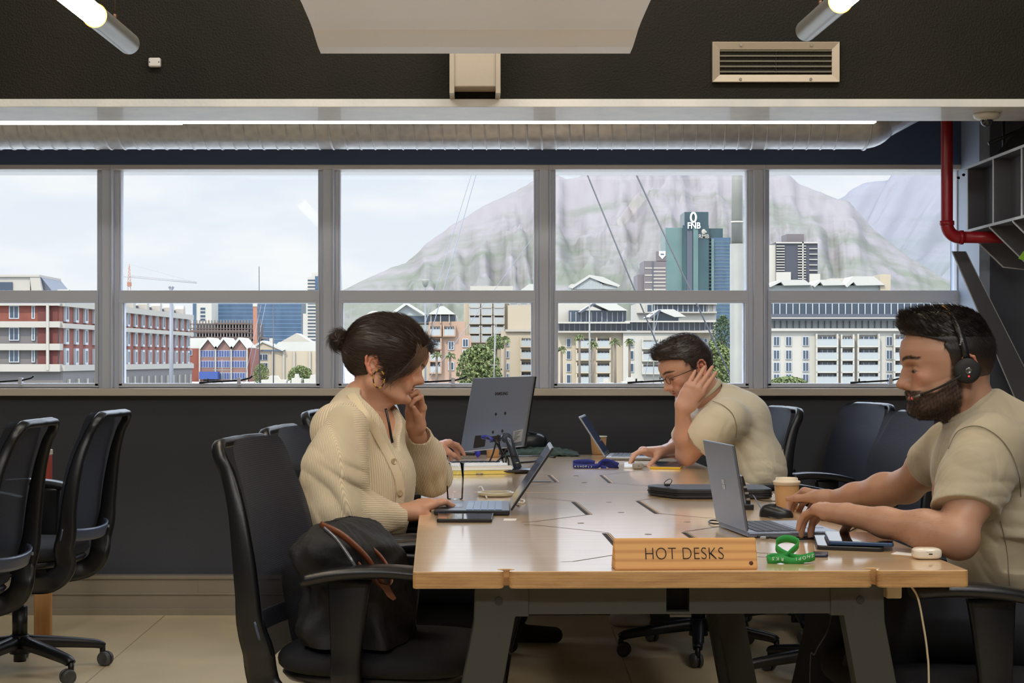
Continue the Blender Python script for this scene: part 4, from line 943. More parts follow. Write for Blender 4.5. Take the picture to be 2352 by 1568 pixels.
def palm(px, D, ytop, wpx, label, seed):
    k = D / F; rr = random.Random(seed); c = ext_pos(px, D, GZ); t = empty('palm_tree', c, label, 'palm tree', 'palm trees on the quay')
    z1 = H + (CY - ytop) * k - GZ; r = wpx * k / 2; zc = z1 - r * .55
    g = MB(); g.cyl((0, 0, 0), (0, 0, zc), .22, .16, n=8); g.build('trunk', m_trunk, t)
    g = MB()
    for i in range(26):
        a = rr.random() * 2 * PI; el = rr.uniform(-.5, 1.3); d = Vector((math.cos(a) * math.cos(el), math.sin(a) * math.cos(el), math.sin(el))); u = d.orthogonal().normalized() * r * .16
        p = Vector((0, 0, zc)); m_ = p + d * r * .6; e_ = p + d * r + Vector((0, 0, -r * .35))
        g.add([p, m_ + u, m_ - u, e_], [(0, 1, 2), (1, 3, 2)]); v = d.cross(u); g.add([p, m_ + v, m_ - v, e_], [(0, 1, 2), (1, 3, 2)])
    g.build('crown', m_palm, t)
for i, (px, yt, lab) in enumerate(((1331, 768, 'tallest palm tree in the fourth window, left of centre'), (1361, 783, 'palm tree right next to the tallest one'), (1413, 778, 'palm tree in the middle of the cream waterfront block'), (1446, 778, 'palm tree just left of the glasses wearer\'s head'), (1290, 795, 'palm tree at the left edge of the fourth window'), (1160, 772, 'palm tree beside the cream balconies in the third window'), (1003, 808, 'left of two palm trees before the peach apartments'), (1034, 808, 'right of two palm trees before the peach apartments'))):
    palm(px, 255, yt, 30, lab, i)
# --- poles, masts, rigging, crane, boats
m_pole = M('ext_pale_pole', (168, 166, 154), .6, var=(1.2, (150, 148, 138))); m_gpole = M('ext_grey_pole', (138, 140, 146), .5); m_mast = M('ext_dark_mast', (58, 58, 66), .5); m_wire = M('ext_dark_cable', (62, 64, 70), .5); m_lwire = M('ext_grey_wire', (150, 154, 164), .5)
p0 = ext_pos(1693, 40); t = empty('mast_pole', p0, 'thick weathered white mast pole in front of the green tower', 'pole'); k = 40 / F
zz = lambda y, D=40: H + (CY - y) * D / F - GZ
MB().cyl((0, 0, 0), (0, 0, zz(560)), 16.5 * k, n=24).build('lower_shaft', m_pole, t); MB().cyl((0, 0, zz(560)), (0, 0, zz(300)), 13 * k, 12.2 * k, n=24).build('upper_shaft', m_pole, t); MB().cyl((0, 0, zz(512)), (0, 0, zz(508)), 14.5 * k, n=24).build('band', m_ww, t)
t = empty('floodlight_pole', ext_pos(393.5, 90), 'grey floodlight pole in front of the long brick wing', 'pole'); k = 90 / F; zz = lambda y, D=90: H + (CY - y) * D / F - GZ
MB().cyl((0, 0, 0), (0, 0, zz(662)), 5.6 * k, 4.2 * k, n=16).build('shaft', m_gpole, t)
for s in (-1, 1): MB().box((s * 3.5 * k, 0, zz(660)), (5 * k, 6 * k, 5 * k), Matrix.Rotation(.5 * s, 3, 'Y')).build('lamp_head', m_gpole, t)
t = empty('street_lamp', ext_pos(977, 120), 'pale street lamp with a bell head above the person in the cardigan', 'street lamp'); k = 120 / F; zz = lambda y, D=120: H + (CY - y) * D / F - GZ
MB().cyl((0, 0, 0), (0, 0, zz(662)), 3.0 * k, 1.6 * k, n=12).build('shaft', m_gpole, t); MB().lathe([(0, zz(641)), (8 * k, zz(641)), (8.5 * k, zz(645)), (7 * k, zz(652)), (3 * k, zz(659)), (0, zz(660))], n=16).build('lamp_head', m_pole, t)
def mast(px0, px1, y0, D, rpx, mat, lab, cross=None):
    t = empty('yacht_mast', ext_pos(px0, D), lab, 'mast', 'yacht masts outside'); k = D / F; zt = H + (CY - y0) * k - GZ
    MB().cyl((0, 0, 0), ((px1 - px0) * k, 0, zt), rpx * k, rpx * k * .6, n=8).build('spar', mat, t)
    if cross: g = MB(); z = H + (CY - cross[0]) * k - GZ; g.bb(-cross[1] * k, cross[1] * k, -.05, .05, z - .8 * k, z + .8 * k); g.build('spreader', mat, t)
mast(597, 595, 612, 200, 1.4, m_mast, 'tall dark yacht mast in the second window'); mast(628, 627.5, 698, 210, 1.5, m_mast, 'shorter dark yacht mast right of the tall one')
mast(1354, 1354, 690, 180, 2.6, m_pole, 'thick white yacht mast in the fourth window'); mast(1130, 1141, 730, 180, 1.2, m_pole, 'leaning thin white mast behind the monitor'); mast(1133, 1137, 730, 182, 1.6, m_pole, 'upright thin white mast behind the monitor', (838, 8))
mast(1500, 1503, 700, 190, 1.4, m_pole, 'thin white yacht mast near the glasses wearer'); mast(796, 777, 480, 60, 5.5, m_pole, 'broad white furled sail mast at the left edge of the third window')
mast(510, 510, 825, 300, 1.2, m_pole, 'small white flag mast before the blue tarp', (849, 22))
def cable(a, b, D, rpx, lab, mat=None):
    A, B = W(*a, D), W(*b, D); B = B + (B - A) * ((B.z - GZ) / (A.z - B.z)); t = empty('stay_cable', B, lab, 'cable', 'stay cables outside'); MB().tube([A - B, Vector((0, 0, 0))], rpx * D / F, 6).build('wire', mat or m_wire, t)
cable((1330, 355), (1513, 800), 60, 1.7, 'left of the two thick dark stay cables in the fourth window'); cable((1440, 355), (1690, 890), 55, 1.9, 'right of the two thick dark stay cables in the fourth window')
cable((1092, 370), (990, 700), 70, .8, 'left of two thin stay cables in the third window', m_lwire); cable((1102, 370), (1003, 720), 70, 1.0, 'right of two thin stay cables in the third window', m_lwire); cable((1228, 540), (1110, 700), 80, .7, 'thin slanting line low on the mountain in the third window', m_lwire)
cable((600, 700), (560, 880), 200, .6, 'thin rigging line slanting left of the dark masts', m_lwire); cable((612, 690), (572, 880), 200, .6, 'second thin rigging line slanting left of the dark masts', m_lwire); cable((1512, 720), (1478, 880), 190, .6, 'thin rigging line left of the glasses wearer', m_lwire)
t = empty('tower_crane', ext_pos(297, 700), 'orange tower crane with long jib in the second window', 'crane'); k = 700 / F; zz = lambda y: H + (CY - y) * k - GZ; m_cr = M('ext_crane_orange', (196, 128, 96), .6); m_crw = M('ext_crane_pale', (190, 184, 184), .6)
g = MB()
for s in (-1, 1): g.tube([(s * 3 * k, 0, 0), (s * 3 * k, 0, zz(640)), (0, 0, zz(606))], .35 * k * 1.6, 5)
for i in range(12): y = 660 - i * 4; g.tube([((-1) ** i * 2.6 * k, 0, zz(y)), (-(-1) ** i * 2.6 * k, 0, zz(y - 4))], .5 * k, 4)
g.build('tower', m_cr, t); g = MB(); g.tube([(-14 * k, 0, zz(635)), (155 * k, 0, zz(650))], .75 * k, 5); g.tube([(4 * k, 0, zz(633)), (155 * k, 0, zz(647))], .5 * k, 5)
for i in range(38): u = i / 38 * 150 * k; g.tube([(u, 0, zz(636 + i * .37)), (u + 2 * k, 0, zz(633 + i * .37))], .28 * k, 4)
g.build('jib', m_crw, t); g = MB(); g.tube([(0, 0, zz(606)), (155 * k, 0, zz(649))], .3 * k, 4); g.build('tie_bar', m_crw, t); MB().bb(-4 * k, 4 * k, -1, 1, zz(657), zz(648)).build('cab', m_cr, t)
t = empty('site_hoist', ext_pos(586, 620), 'orange site hoist tower in front of the blue glass block', 'hoist'); k = 620 / F; MB().bb(-4 * k, 4 * k, -1, 1, 0, H + (CY - 704) * k - GZ).build('mast', m_cr, t); MB().bb(-4.5 * k, 4.5 * k, -1.2, 1.2, H + (CY - 704) * k - GZ, H + (CY - 690) * k - GZ).build('head', m_ww, t)
for i, (px, y, wpx, lab) in enumerate(((630, 872, 58, 'white motor boat below the dark masts'), (722, 870, 46, 'white motor boat right of the dark masts'), (681, 868, 22, 'small white boat between the two bigger ones'), (1450, 876, 40, 'white motor boat below the palms'), (1395, 879, 30, 'small white boat left of the palms row end'), (1150, 876, 30, 'white boat behind the monitor'))):
    D = 230; k = D / F; t = empty('motor_boat', ext_pos(px, D), lab, 'boat', 'boats in the harbour'); z = H + (CY - y) * k - GZ; hw = wpx * k / 2
    MB().prism([(-hw, 0, z - 1.2), (hw * .8, 0, z - 1.2), (hw, 0, z), (-hw * 1.05, 0, z)], (0, 2.2, 0)).build('hull', m_ww, t); MB().prism([(-hw * .5, .4, z), (hw * .4, .4, z), (hw * .2, .4, z + .55), (-hw * .4, .4, z + .55)], (0, 1.4, 0)).build('cabin', m_ww, t)
    MB().bb(0, 0.3, 0, 2, 0, z - 1.1).build('keel', m_ww, t)
t = empty('storage_tank', ext_pos(815, 170), 'round white tank or radome dome just left of the bun hairstyle', 'tank'); k = 170 / F; MB().ball((2, 0, H + (CY - 740) * k - GZ), 26 * k, 24, 14).build('dome', m_ww, t); MB().cyl((2, 0, 0), (2, 0, H + (CY - 742) * k - GZ), 20 * k, n=20).build('base', m_ww, t)
# --- mountains
def ridge(profile, x): 
    return float(np.interp(x, [p[0] for p in profile], [p[1] for p in profile]))
def mountain(name, label, profile, x0, x1, Dr, Df, mat, seed, amp, nu=230, nv=60):
    t = []; w_ = nu + 1
    for j in range(nv + 1):
        v = j / nv; D = Df + (Dr - Df) * v
        for i in range(nu + 1):
            px = x0 + (x1 - x0) * i / nu; hz = H + (CY - ridge(profile, px)) * Dr / F
            P = Vector((px * .011 + seed, v * 5.0, seed)); 
            n1 = mnoise.fractal(P, 1.0, 2.1, 6); gully = abs(mnoise.noise(Vector((px * .028 + seed + v * 1.5, v * .9, 3.3)))); n3 = mnoise.fractal(Vector((px * .09, v * 26, seed)), .9, 2, 4)
            shape = v ** 1.35; 
            cliff = 1.0
            env = math.sin(PI * min(1, v)) ** .7
            z = GZ + (hz - GZ) * (shape + env * (amp * n1 - amp * 1.3 * gully + amp * .22 * n3)) + (hz - GZ) * .006 * n3 * v
            t.append(((px - CX) * Dr / F * (.55 + .45 * v) + (0), D, max(GZ, z)))
    g = MB(); g.v = t; g.f = [(j * w_ + i, j * w_ + i + 1, (j + 1) * w_ + i + 1, (j + 1) * w_ + i) for j in range(nv) for i in range(nu)]
    # back side so it has depth
    nb_ = len(g.v); g.v += [(t[nv * w_ + i][0], Dr + 900, GZ) for i in range(w_)]; g.f += [(nv * w_ + i, nv * w_ + i + 1, nb_ + i + 1, nb_ + i) for i in range(nu)]
    g.mi = [0] * len(g.f); g.sm = [True] * len(g.f)
    return tag(g.build(name, mat), label, 'mountain', 'mountains behind the town')
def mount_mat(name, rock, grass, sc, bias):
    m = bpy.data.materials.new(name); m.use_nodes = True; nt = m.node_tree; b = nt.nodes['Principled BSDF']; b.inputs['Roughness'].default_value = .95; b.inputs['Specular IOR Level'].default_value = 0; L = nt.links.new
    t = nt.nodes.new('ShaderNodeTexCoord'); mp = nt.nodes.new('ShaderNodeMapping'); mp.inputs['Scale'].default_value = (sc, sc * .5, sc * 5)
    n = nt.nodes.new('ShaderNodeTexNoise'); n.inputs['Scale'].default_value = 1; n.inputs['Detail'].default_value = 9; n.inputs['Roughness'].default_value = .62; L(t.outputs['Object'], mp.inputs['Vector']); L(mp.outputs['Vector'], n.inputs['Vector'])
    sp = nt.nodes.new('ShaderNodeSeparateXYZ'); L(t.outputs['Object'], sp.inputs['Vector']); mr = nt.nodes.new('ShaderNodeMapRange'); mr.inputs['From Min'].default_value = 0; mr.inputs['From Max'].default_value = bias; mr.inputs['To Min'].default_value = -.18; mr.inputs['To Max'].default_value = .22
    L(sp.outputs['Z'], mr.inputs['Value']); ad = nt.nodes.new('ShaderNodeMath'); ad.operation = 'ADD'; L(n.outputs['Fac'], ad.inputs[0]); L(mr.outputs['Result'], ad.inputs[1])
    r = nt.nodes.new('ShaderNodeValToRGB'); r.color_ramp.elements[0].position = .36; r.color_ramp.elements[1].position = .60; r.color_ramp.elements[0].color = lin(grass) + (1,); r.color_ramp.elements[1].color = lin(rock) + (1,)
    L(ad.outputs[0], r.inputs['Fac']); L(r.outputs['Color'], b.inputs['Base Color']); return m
mm1 = mount_mat('hazed_rock_and_scrub', (112, 107, 107), (92, 94, 84), .004, 500); mm2 = mount_mat('far_hazed_rock', (108, 107, 112), (100, 102, 104), .003, 800)  # aerial haze is put into these greyed rock and scrub colours
P1 = [(560, 720), (700, 700), (790, 665), (850, 636), (905, 612), (930, 605), (962, 578), (975, 562), (1000, 545), (1040, 515), (1075, 497), (1110, 472), (1150, 455), (1190, 435), (1228, 414), (1262, 402), (1280, 400), (1300, 412), (1325, 408), (1350, 396), (1400, 370), (1500, 330), (1620, 330), (1700, 350), (1762, 391), (1785, 402), (1800, 396), (1815, 402), (1835, 424), (1870, 436), (1920, 455), (1950, 462), (2000, 520), (2080, 585), (2170, 640), (2300, 690), (2500, 720)]
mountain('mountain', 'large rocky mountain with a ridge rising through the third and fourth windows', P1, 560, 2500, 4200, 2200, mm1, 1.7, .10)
P2 = [(1600, 500), (1850, 480), (1938, 452), (1955, 436), (1985, 420), (2010, 416), (2045, 414), (2055, 380), (2100, 350), (2400, 340), (2800, 420)]
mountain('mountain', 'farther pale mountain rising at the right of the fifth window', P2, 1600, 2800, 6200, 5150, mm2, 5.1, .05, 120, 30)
# ------------------------------------------------ things on the table
TZ = .75
m_pine = bpy.data.materials.new('pine_sign'); m_pine.use_nodes = True
nt = m_pine.node_tree; bs = nt.nodes['Principled BSDF']; L = nt.links.new; bs.inputs['Roughness'].default_value = .5
t_ = nt.nodes.new('ShaderNodeTexCoord'); mp_ = nt.nodes.new('ShaderNodeMapping'); mp_.inputs['Scale'].default_value = (.9, 6, 16); wv = nt.nodes.new('ShaderNodeTexWave'); wv.bands_direction = 'Z'
wv.inputs['Scale'].default_value = 1.1; wv.inputs['Distortion'].default_value = 5; wv.inputs['Detail'].default_value = 3; wv.inputs['Detail Scale'].default_value = .8
r_ = nt.nodes.new('ShaderNodeValToRGB'); r_.color_ramp.elements[0].position = .0; r_.color_ramp.elements[1].position = .55; r_.color_ramp.elements[0].color = lin((200, 140, 76)) + (1,); r_.color_ramp.elements[1].color = lin((222, 166, 96)) + (1,)
L(t_.outputs['Object'], mp_.inputs['Vector']); L(mp_.outputs['Vector'], wv.inputs['Vector']); L(wv.outputs['Fac'], r_.inputs['Fac']); L(r_.outputs['Color'], bs.inputs['Base Color'])
m_ink = M('engraved_black', (26, 20, 16), .8); m_blk = M('black_plastic', (24, 25, 28), .35); m_cable = M('black_cable', (20, 20, 22), .45)
m_rub = M('black_rubber', (26, 27, 30), .7); m_paper = M('white_paper', (226, 224, 222), .7); m_gloss = M('phone_glass', (16, 18, 24), .06, spec=.9, coat=.5)
m_wcable = M('white_cable', (214, 208, 198), .45)
# HOT DESKS sign: a wedge-shaped block
Af, Bf = TP(1413, 1309.5), TP(1741, 1307.5); sg = empty('wooden_sign', Af, 'pine desk sign engraved HOT DESKS at the front table edge', 'sign', rz=math.atan2(Bf.y - Af.y, Bf.x - Af.x))
wl = (Bf - Af).length; hs_ = 70.5 * Af.y / F
g = MB(); g.prism([(0, 0, 0), (0, .062, 0), (0, .030, hs_), (0, .020, hs_)], (wl, 0, 0)); g.build('block', m_pine, sg, bevel=.0025, seg=3)
n_ = Vector((0, -hs_, .020)).normalized(); up = Vector((0, .020, hs_)).normalized()
M4 = frame4(Vector((wl * .488, .0095, hs_ * .5)) + n_ * .0004, (1, 0, 0), up, n_)
textobj('lettering', 'HOT DESKS', .0355, m_ink, M4, sg, ext=.0005, sx=.85, space=1.03, font_bold=-.0008)
g = MB(); g.lathe([(0, 0), (.0042, .0002), (.0044, -.001)], Vector((wl * .955, .0045, hs_ * .2)) + n_ * .001, 14, 0, n_.to_track_quat('Z', 'Y').to_matrix()); g.build('wood_knot', M('dark_knot', (90, 44, 20), .6), sg)
# ribbons (lanyards)
def ribbon(root, name, path, wd, mat, flat=None):
    pts = catmull(path, 8); g = MB(); vs = []
    for i, p in enumerate(pts):
        t = (pts[min(i + 1, len(pts) - 1)] - pts[max(i - 1, 0)]).normalized(); u = Vector(flat) if flat else Vector((0, 0, 1)); u = (u - t * u.dot(t)).normalized()
        vs += [p + u * wd / 2, p - u * wd / 2]
    n = len(pts); g.add(vs, [(2 * i, 2 * i + 1, 2 * i + 3, 2 * i + 2) for i in range(n - 1)], 0, True)
    return g.build(name, mat, root, solid=.0011)
m_grn = M('green_lanyard', (44, 156, 70), .6, bump=(900, .2)); m_blu = M('blue_lanyard', (30, 44, 130), .6, bump=(900, .2)); m_ltr = M('lanyard_letter_white', (225, 232, 225), .6)
c = TP(1815, 1292); k = c.y / F
ly = empty('green_lanyard', c, 'green fabric lanyard with white letters coiled beside the wooden sign', 'lanyard')
q = lambda px, py, dy=0: Vector(((px - 1815) * k, dy, (1292 - py) * k))
zc = .0085
ribbon(ly, 'strap', [q(1764, 1284, -.005), q(1775, 1277, -.01), q(1800, 1279, -.004), q(1822, 1268, .018), q(1842, 1254, .035), q(1835, 1246, .05), q(1815, 1243, .055), q(1795, 1250, .05), q(1792, 1264, .036), q(1815, 1278, .015), q(1838, 1281, -.006), q(1868, 1273, -.012)], .0165, m_grn, (0, -.35, 1))
ribbon(ly, 'strap', [q(1762, 1278, 0), q(1766, 1286, -.014), q(1790, 1281, -.02), q(1815, 1287, -.02), q(1840, 1283, -.022), q(1868, 1276, -.014)], .0165, m_grn, (0, -.25, 1))
for ch, px, py, rot in (('S', 1771, 1279, 2.9), ('K', 1781, 1279.5, 3.1), ('R', 1792, 1280.5, 3.1), ('S', 1861, 1272, 2.9), ('H', 1852, 1274, 3.0), ('O', 1842, 1277, 3.1), ('P', 1832, 1279, 3.15), ('I', 1824, 1280, 3.2)):
    M4 = frame4(q(px, py, -.0245), (math.cos(rot), 0, math.sin(rot)), (-math.sin(rot), 0, math.cos(rot)), (0, -1, 0)); textobj('letter', ch, .0095, m_ltr, M4, ly, ext=.0002)
g = MB(); g.ball(q(1848, 1290, -.012) + Vector((0, 0, .0)), (.011, .011, .0016), 20, 8); g.build('clip', M('white_clip', (222, 220, 216), .4), ly)
# blue lanyard further back
c = TP(1368, 1075); k = c.y / F; lb_ = empty('blue_lanyard', c, 'blue fabric lanyard with white letters beside the far laptop', 'lanyard'); q = lambda px, py, dy=0: Vector(((px - 1368) * k, dy, (1075 - py) * k))
ribbon(lb_, 'strap', [q(1367, 1064, .02), q(1350, 1061, .03), q(1320, 1063, .02), q(1317, 1068, 0), q(1325, 1070, -.01), q(1350, 1071, -.012), q(1372, 1069, -.01), q(1382, 1064, 0)], .020, m_blu, (0, -.2, 1))
ribbon(lb_, 'strap', [q(1375, 1066, 0), q(1385, 1060, .01), q(1398, 1059, 0), q(1412, 1064, -.01), q(1419, 1070, 0), q(1408, 1073, .01), q(1390, 1066, .02), q(1380, 1072, 0), q(1392, 1075, -.01)], .020, m_blu, (0, -.5, 1))
for i, ch in enumerate('KSHOP17'): M4 = frame4(q(1321 + i * 6.1, 1070.5 if i < 5 else 1071.5, -.0165), (1, 0, 0), (0, 0, 1), (0, -1, 0)); textobj('letter', ch, .0105, m_ltr, M4, lb_, ext=.0002)
# ---- laptops: hinge line given by two table points, base towards `bd`, lid leaning the other way
m_ltp = M('laptop_grey_shell', (112, 122, 140), .32, metal=.55); m_ltd = M('laptop_dark_shell', (34, 37, 46), .35, metal=.2); m_keys = M('laptop_keys', (38, 42, 54), .5); m_scr = M('laptop_screen', (44, 66, 104), .10, spec=.8); m_pad = M('touchpad', (54, 62, 82), .25)
m_silv = M('laptop_silver', (176, 178, 182), .3, metal=.7)
def laptop(label, hinge_mid, yaw, width, depth, lid, lean, shell, deck, keys, rows=5, cols=13, keyspan=(.10, .58), pad=True, edge=None):
    "local +X = from hinge towards the user, hinge along Y"
    t = empty('laptop', hinge_mid, label, 'laptop', rz=yaw); w2 = width / 2; th = .014
    MB().bb(0, depth, -w2, w2, .002, th).build('base', [deck], t, bevel=.003)
    g = MB(); kx0, kx1 = depth * keyspan[0], depth * keyspan[1]; ch = (kx1 - kx0) / rows; cw = (width - .03) / cols
    for r in range(rows):
        for c_ in range(cols):
            if r == rows - 1 and 3 <= c_ <= 8:
                if c_ > 3: continue
                g.bb(kx0 + r * ch + .0012, kx0 + (r + 1) * ch - .0012, -w2 + .015 + 3 * cw + .001, -w2 + .015 + 9 * cw - .001, th, th + .0015); continue
            g.bb(kx0 + r * ch + .0012, kx0 + (r + 1) * ch - .0012, -w2 + .015 + c_ * cw + .001, -w2 + .015 + (c_ + 1) * cw - .001, th, th + .0015)
    g.build('keyboard', keys, t)
    if pad: MB().bb(depth * .63, depth * .94, -.055, .055, th, th + .0006).build('touchpad', m_pad, t)
    rt = Matrix.Rotation(-lean, 3, 'Y')
    def lb(x0, x1, y0, y1, z0, z1, name, mat, par, bv=0, parts=None):
        g = MB(); g.box(rt @ Vector(((x0 + x1) / 2, (y0 + y1) / 2, (z0 + z1) / 2)) + Vector((0, 0, th)), (x1 - x0, y1 - y0, z1 - z0), rt); return g.build(name, mat, par, bevel=bv)
    ld = lb(-.006, .0, -w2, w2, .002, lid, 'lid', shell, t, .002)
    lb(.0, .0012, -w2 + .003, w2 - .003, .006, lid - .003, 'bezel', edge or m_blk, ld); lb(.0012, .0018, -w2 + .008, w2 - .008, .018, lid - .01, 'screen', m_scr, ld)
    return t
# right laptop
pn_, pf_ = TP(1720, 1236), TP(1650, 1209); hm = (pn_ + pf_) / 2; dv = pn_ - pf_; 
yaw = math.atan2(dv.y, dv.x) + PI / 2                      # +X towards the person at the right
lt = laptop('slim grey laptop open in front of the headset wearer', hm, yaw, dv.length, .222, .208, R(9.5), m_ltp, m_ltp, m_keys)
for ch_ in lt.children:
    if ch_.name.startswith('lid'):
        lw_ = ch_
g = MB(); rt = Matrix.Rotation(-R(9.5), 3, 'Y')
for iy in (-1, 1):
    for iz in (-1, 1): g.box(rt @ Vector((-.0064, iy * .0062, .105 + iz * .0062)) + Vector((0, 0, .014)), (.0006, .0114, .0114), rt)
g.build('lid_emblem', M('emblem_steel', (150, 144, 140), .2, metal=.8), lw_)
# woman's laptop
pn_ = TP(1163, 1184); k = pn_.y / F
lt2 = laptop('dark open laptop used by the person in the cream cardigan', pn_ + Vector((.012, .155, 0)), PI - R(1), .31, .205, .205, R(34), m_ltd, m_ltd, M('blue_lit_keys', (92, 118, 160), .35), edge=m_silv)
# far laptop (man with glasses)
pn_ = TP(1402, 1056); lt3 = laptop('silver laptop in front of the person in glasses', pn_ + Vector((.0, .14, 0)), -R(8), .30, .215, .20, R(33), m_silv, m_silv, m_keys)
# far-left silver laptop keyboard under monitor
pn_ = TP(1160, 1063); lt4 = laptop('white notebook computer below the monitor in front of the hidden person', pn_ + Vector((-.01, .10, .03)), PI + R(18), .30, .21, .0, R(60), M('white_laptop', (226, 230, 238), .35), M('white_laptop', (1, 1, 1)), m_keys, pad=False) if False else None
# ---- wide keyboard / white laptop body with yellow pads under it
kb = empty('white_keyboard', TP(1095, 1086) + Vector((0, 0, .03)), 'white keyboard with dark keys lying on a yellow pad', 'keyboard', rz=R(10)); m_wk = M('white_keyboard_body', (228, 232, 240), .35)
MB().box((0, 0, .004), (.21, .11, .011)).build('body', m_wk, kb, bevel=.003)
for i in range(9):
    for j in range(3): MB().box((-.085 + i * .0205, .005 + j * .018, .011), (.0165, .0145, .003)).build('key', m_keys, kb)
for nm, lab, dz, th_, mt, sz, rz in (('notepad', 'yellow legal pad under the white keyboard', 0, .014, M('yellow_pad', (226, 208, 110), .7), (.235, .16), R(16)), ('notebook', 'white notebook on the yellow pad', .0145, .014, M('white_pages', (232, 234, 236), .6), (.225, .145), R(12))):
    p = TP(1098, 1086) + Vector((0, 0, dz)); t = empty(nm, p, lab, 'notebook', rz=rz); MB().box((0, 0, th_ / 2), (sz[0], sz[1], th_ - .002)).build('pages', mt, t); MB().box((0, 0, th_ - .0008), (sz[0] + .002, sz[1] + .002, .0014)).build('cover', M('pad_cover', (236, 236, 228), .6) if dz else M('yellow_cover', (232, 216, 130), .6), t)
# ---- monitor on its stand
mc = TP(1150, 1083); mon = empty('monitor', (mc.x, mc.y, TZ), 'large silver-backed computer monitor on a black stand, turned portrait-like away', 'monitor')
k = mc.y / F
a1, a2 = W(1086, 868, mc.y + .22), W(1224, 863, mc.y - .05)
b1, b2 = W(1056, 1037, mc.y + .20), W(1199, 1023, mc.y - .07)
a1.x += .0
def P_(v): return v - Vector(mon.location)
m_mon = M('monitor_brushed_back', (128, 134, 146), .30, metal=.45, bump=(60, .05), stretch=(1, 1, 14)); 
g = MB(); A1, A2, B1, B2 = P_(a1), P_(a2), P_(b1), P_(b2)
nrm = (A2 - A1).cross(B1 - A1).normalized()
if nrm.y > 0: nrm = -nrm
g.prism([A1, A2, B2, B1], -nrm * .012); g.build('back_panel', m_mon, mon, bevel=.002)
g = MB(); e_ = -nrm * .0125; g.prism([A1 + e_, A2 + e_, B2 + e_, B1 + e_], -nrm * .006); g.build('bezel', m_blk, mon); g = MB(); e_ = -nrm * .019; g.prism([A1 * .97 + A2 * .02 + B1 * .01 + e_, A2 * .98 + A1 * .01 + B2 * .01 + e_, B2 * .98 + A2 * .02 + e_, B1 * .98 + A1 * .02 + e_], -nrm * .001); g.build('screen', m_scr, mon)
def on(u, v, d=.0006): return A1 * (1 - u) * (1 - v) + A2 * u * (1 - v) + B1 * (1 - u) * v + B2 * u * v + nrm * d
ux = (A2 - A1).normalized(); uy = (A1 - B1).normalized()
textobj('lettering', 'SAMSUNG', .0165, m_ink, frame4(on(.535, .235), ux, uy, nrm), mon, ext=.0003, font_bold=.0004)
for u, v in ((.50, .52), (.65, .515), (.50, .77), (.65, .765)): MB().cyl(on(u, v, -.001), on(u, v, .001), .006, n=14).build('mount_hole', m_ink, mon)
g = MB(); g.prism([on(.83, .78), on(.985, .76), on(.985, .94), on(.84, .955)], nrm * .0006); g.build('rating_label', M('rating_label', (150, 150, 152), .5), mon)
g = MB(); 
for i in range(6): g.prism([on(.86, .80 + i * .022), on(.95 - .02 * (i % 3), .79 + i * .022), on(.95 - .02 * (i % 3), .795 + i * .022), on(.86, .805 + i * .022)], nrm * .001)
g.build('label_print', m_ink, mon)
g = MB(); g.prism([on(.48, .83), on(.70, .82), on(.70, .90), on(.48, .91)], nrm * .001); g.prism([on(.22, .80), on(.40, .80), on(.40, .96), on(.22, .97)], nrm * .001); g.build('port_recess', m_ink, mon)
kq = lambda px, py, dy=0: W(px, py, mc.y + dy) - Vector(mon.location)
g = MB(); g.tube(catmull([kq(1158, 1003, -.01), kq(1168, 1010, -.05), kq(1180, 1045, -.06), kq(1190, 1075, -.06)], 5), .0155, 16); g.ball(kq(1163, 1006, -.03), (.022, .02, .02), 20, 12); g.build('stand_neck', M('stand_dark_metal', (70, 76, 88), .25, metal=.5), mon)
g = MB(); g.box((0, 0, .009), (.0, .0, .0)); g.ball((.012, -.045, .009), (.105, .085, .010), 40, 8, pw=.7); g.build('stand_base', m_blk, mon)
g = MB()
for P in ([(1143, 998), (1147, 1020), (1152, 1045), (1158, 1065), (1168, 1070), (1166, 1052), (1154, 1048)], [(1140, 1010), (1132, 1042), (1118, 1070), (1101, 1086)], [(1138, 1014), (1152, 1046), (1130, 1068), (1103, 1088)], [(1166, 1028), (1150, 1052), (1162, 1048), (1190, 1047)], [(1116, 1004), (1135, 1012), (1150, 1030), (1162, 1052), (1160, 1066)]):
    g.tube(catmull([kq(a, b, -.09 + .01 * (i % 3)) for i, (a, b) in enumerate(P)], 6), .0032, 6)
g.build('cable', m_cable, mon)
g = MB(); g.tube(catmull([kq(1108, 1003, -.06), kq(1122, 1005, -.08), kq(1131, 1010, -.08)], 5), .008, 8); g.build('video_plug', M('vga_blue', (44, 50, 140), .4), mon)
def cable_thing(label, pts, r, mat, name='cable', grp=None, cat='cable'):
    P = [Vector(p) for p in pts]; t = empty(name, P[0], label, cat, grp); MB().tube(catmull([p - P[0] for p in P], 6), r, 7).build('lead', mat, t); return t
tz = lambda px, py, dz=.004: TP(px, py) + Vector((0, 0, dz))
cable_thing('grey cable looping from the monitor base around the yellow pad', [W(1066, 1063, 6.2), tz(1078, 1078), tz(1092, 1089), tz(1112, 1088), tz(1135, 1072), tz(1160, 1071), W(1190, 1062, 6.2)], .0022, M('grey_cable', (170, 162, 152), .5))
cable_thing('black cable leading right from the monitor stand', [W(1165, 1047, 6.3), W(1200, 1048, 6.4), tz(1240, 1049), tz(1275, 1052)], .004, m_cable); cable_thing('black cable lying behind the dark laptop lid', [tz(1193, 1064), tz(1225, 1061), tz(1250, 1053)], .004, m_cable)
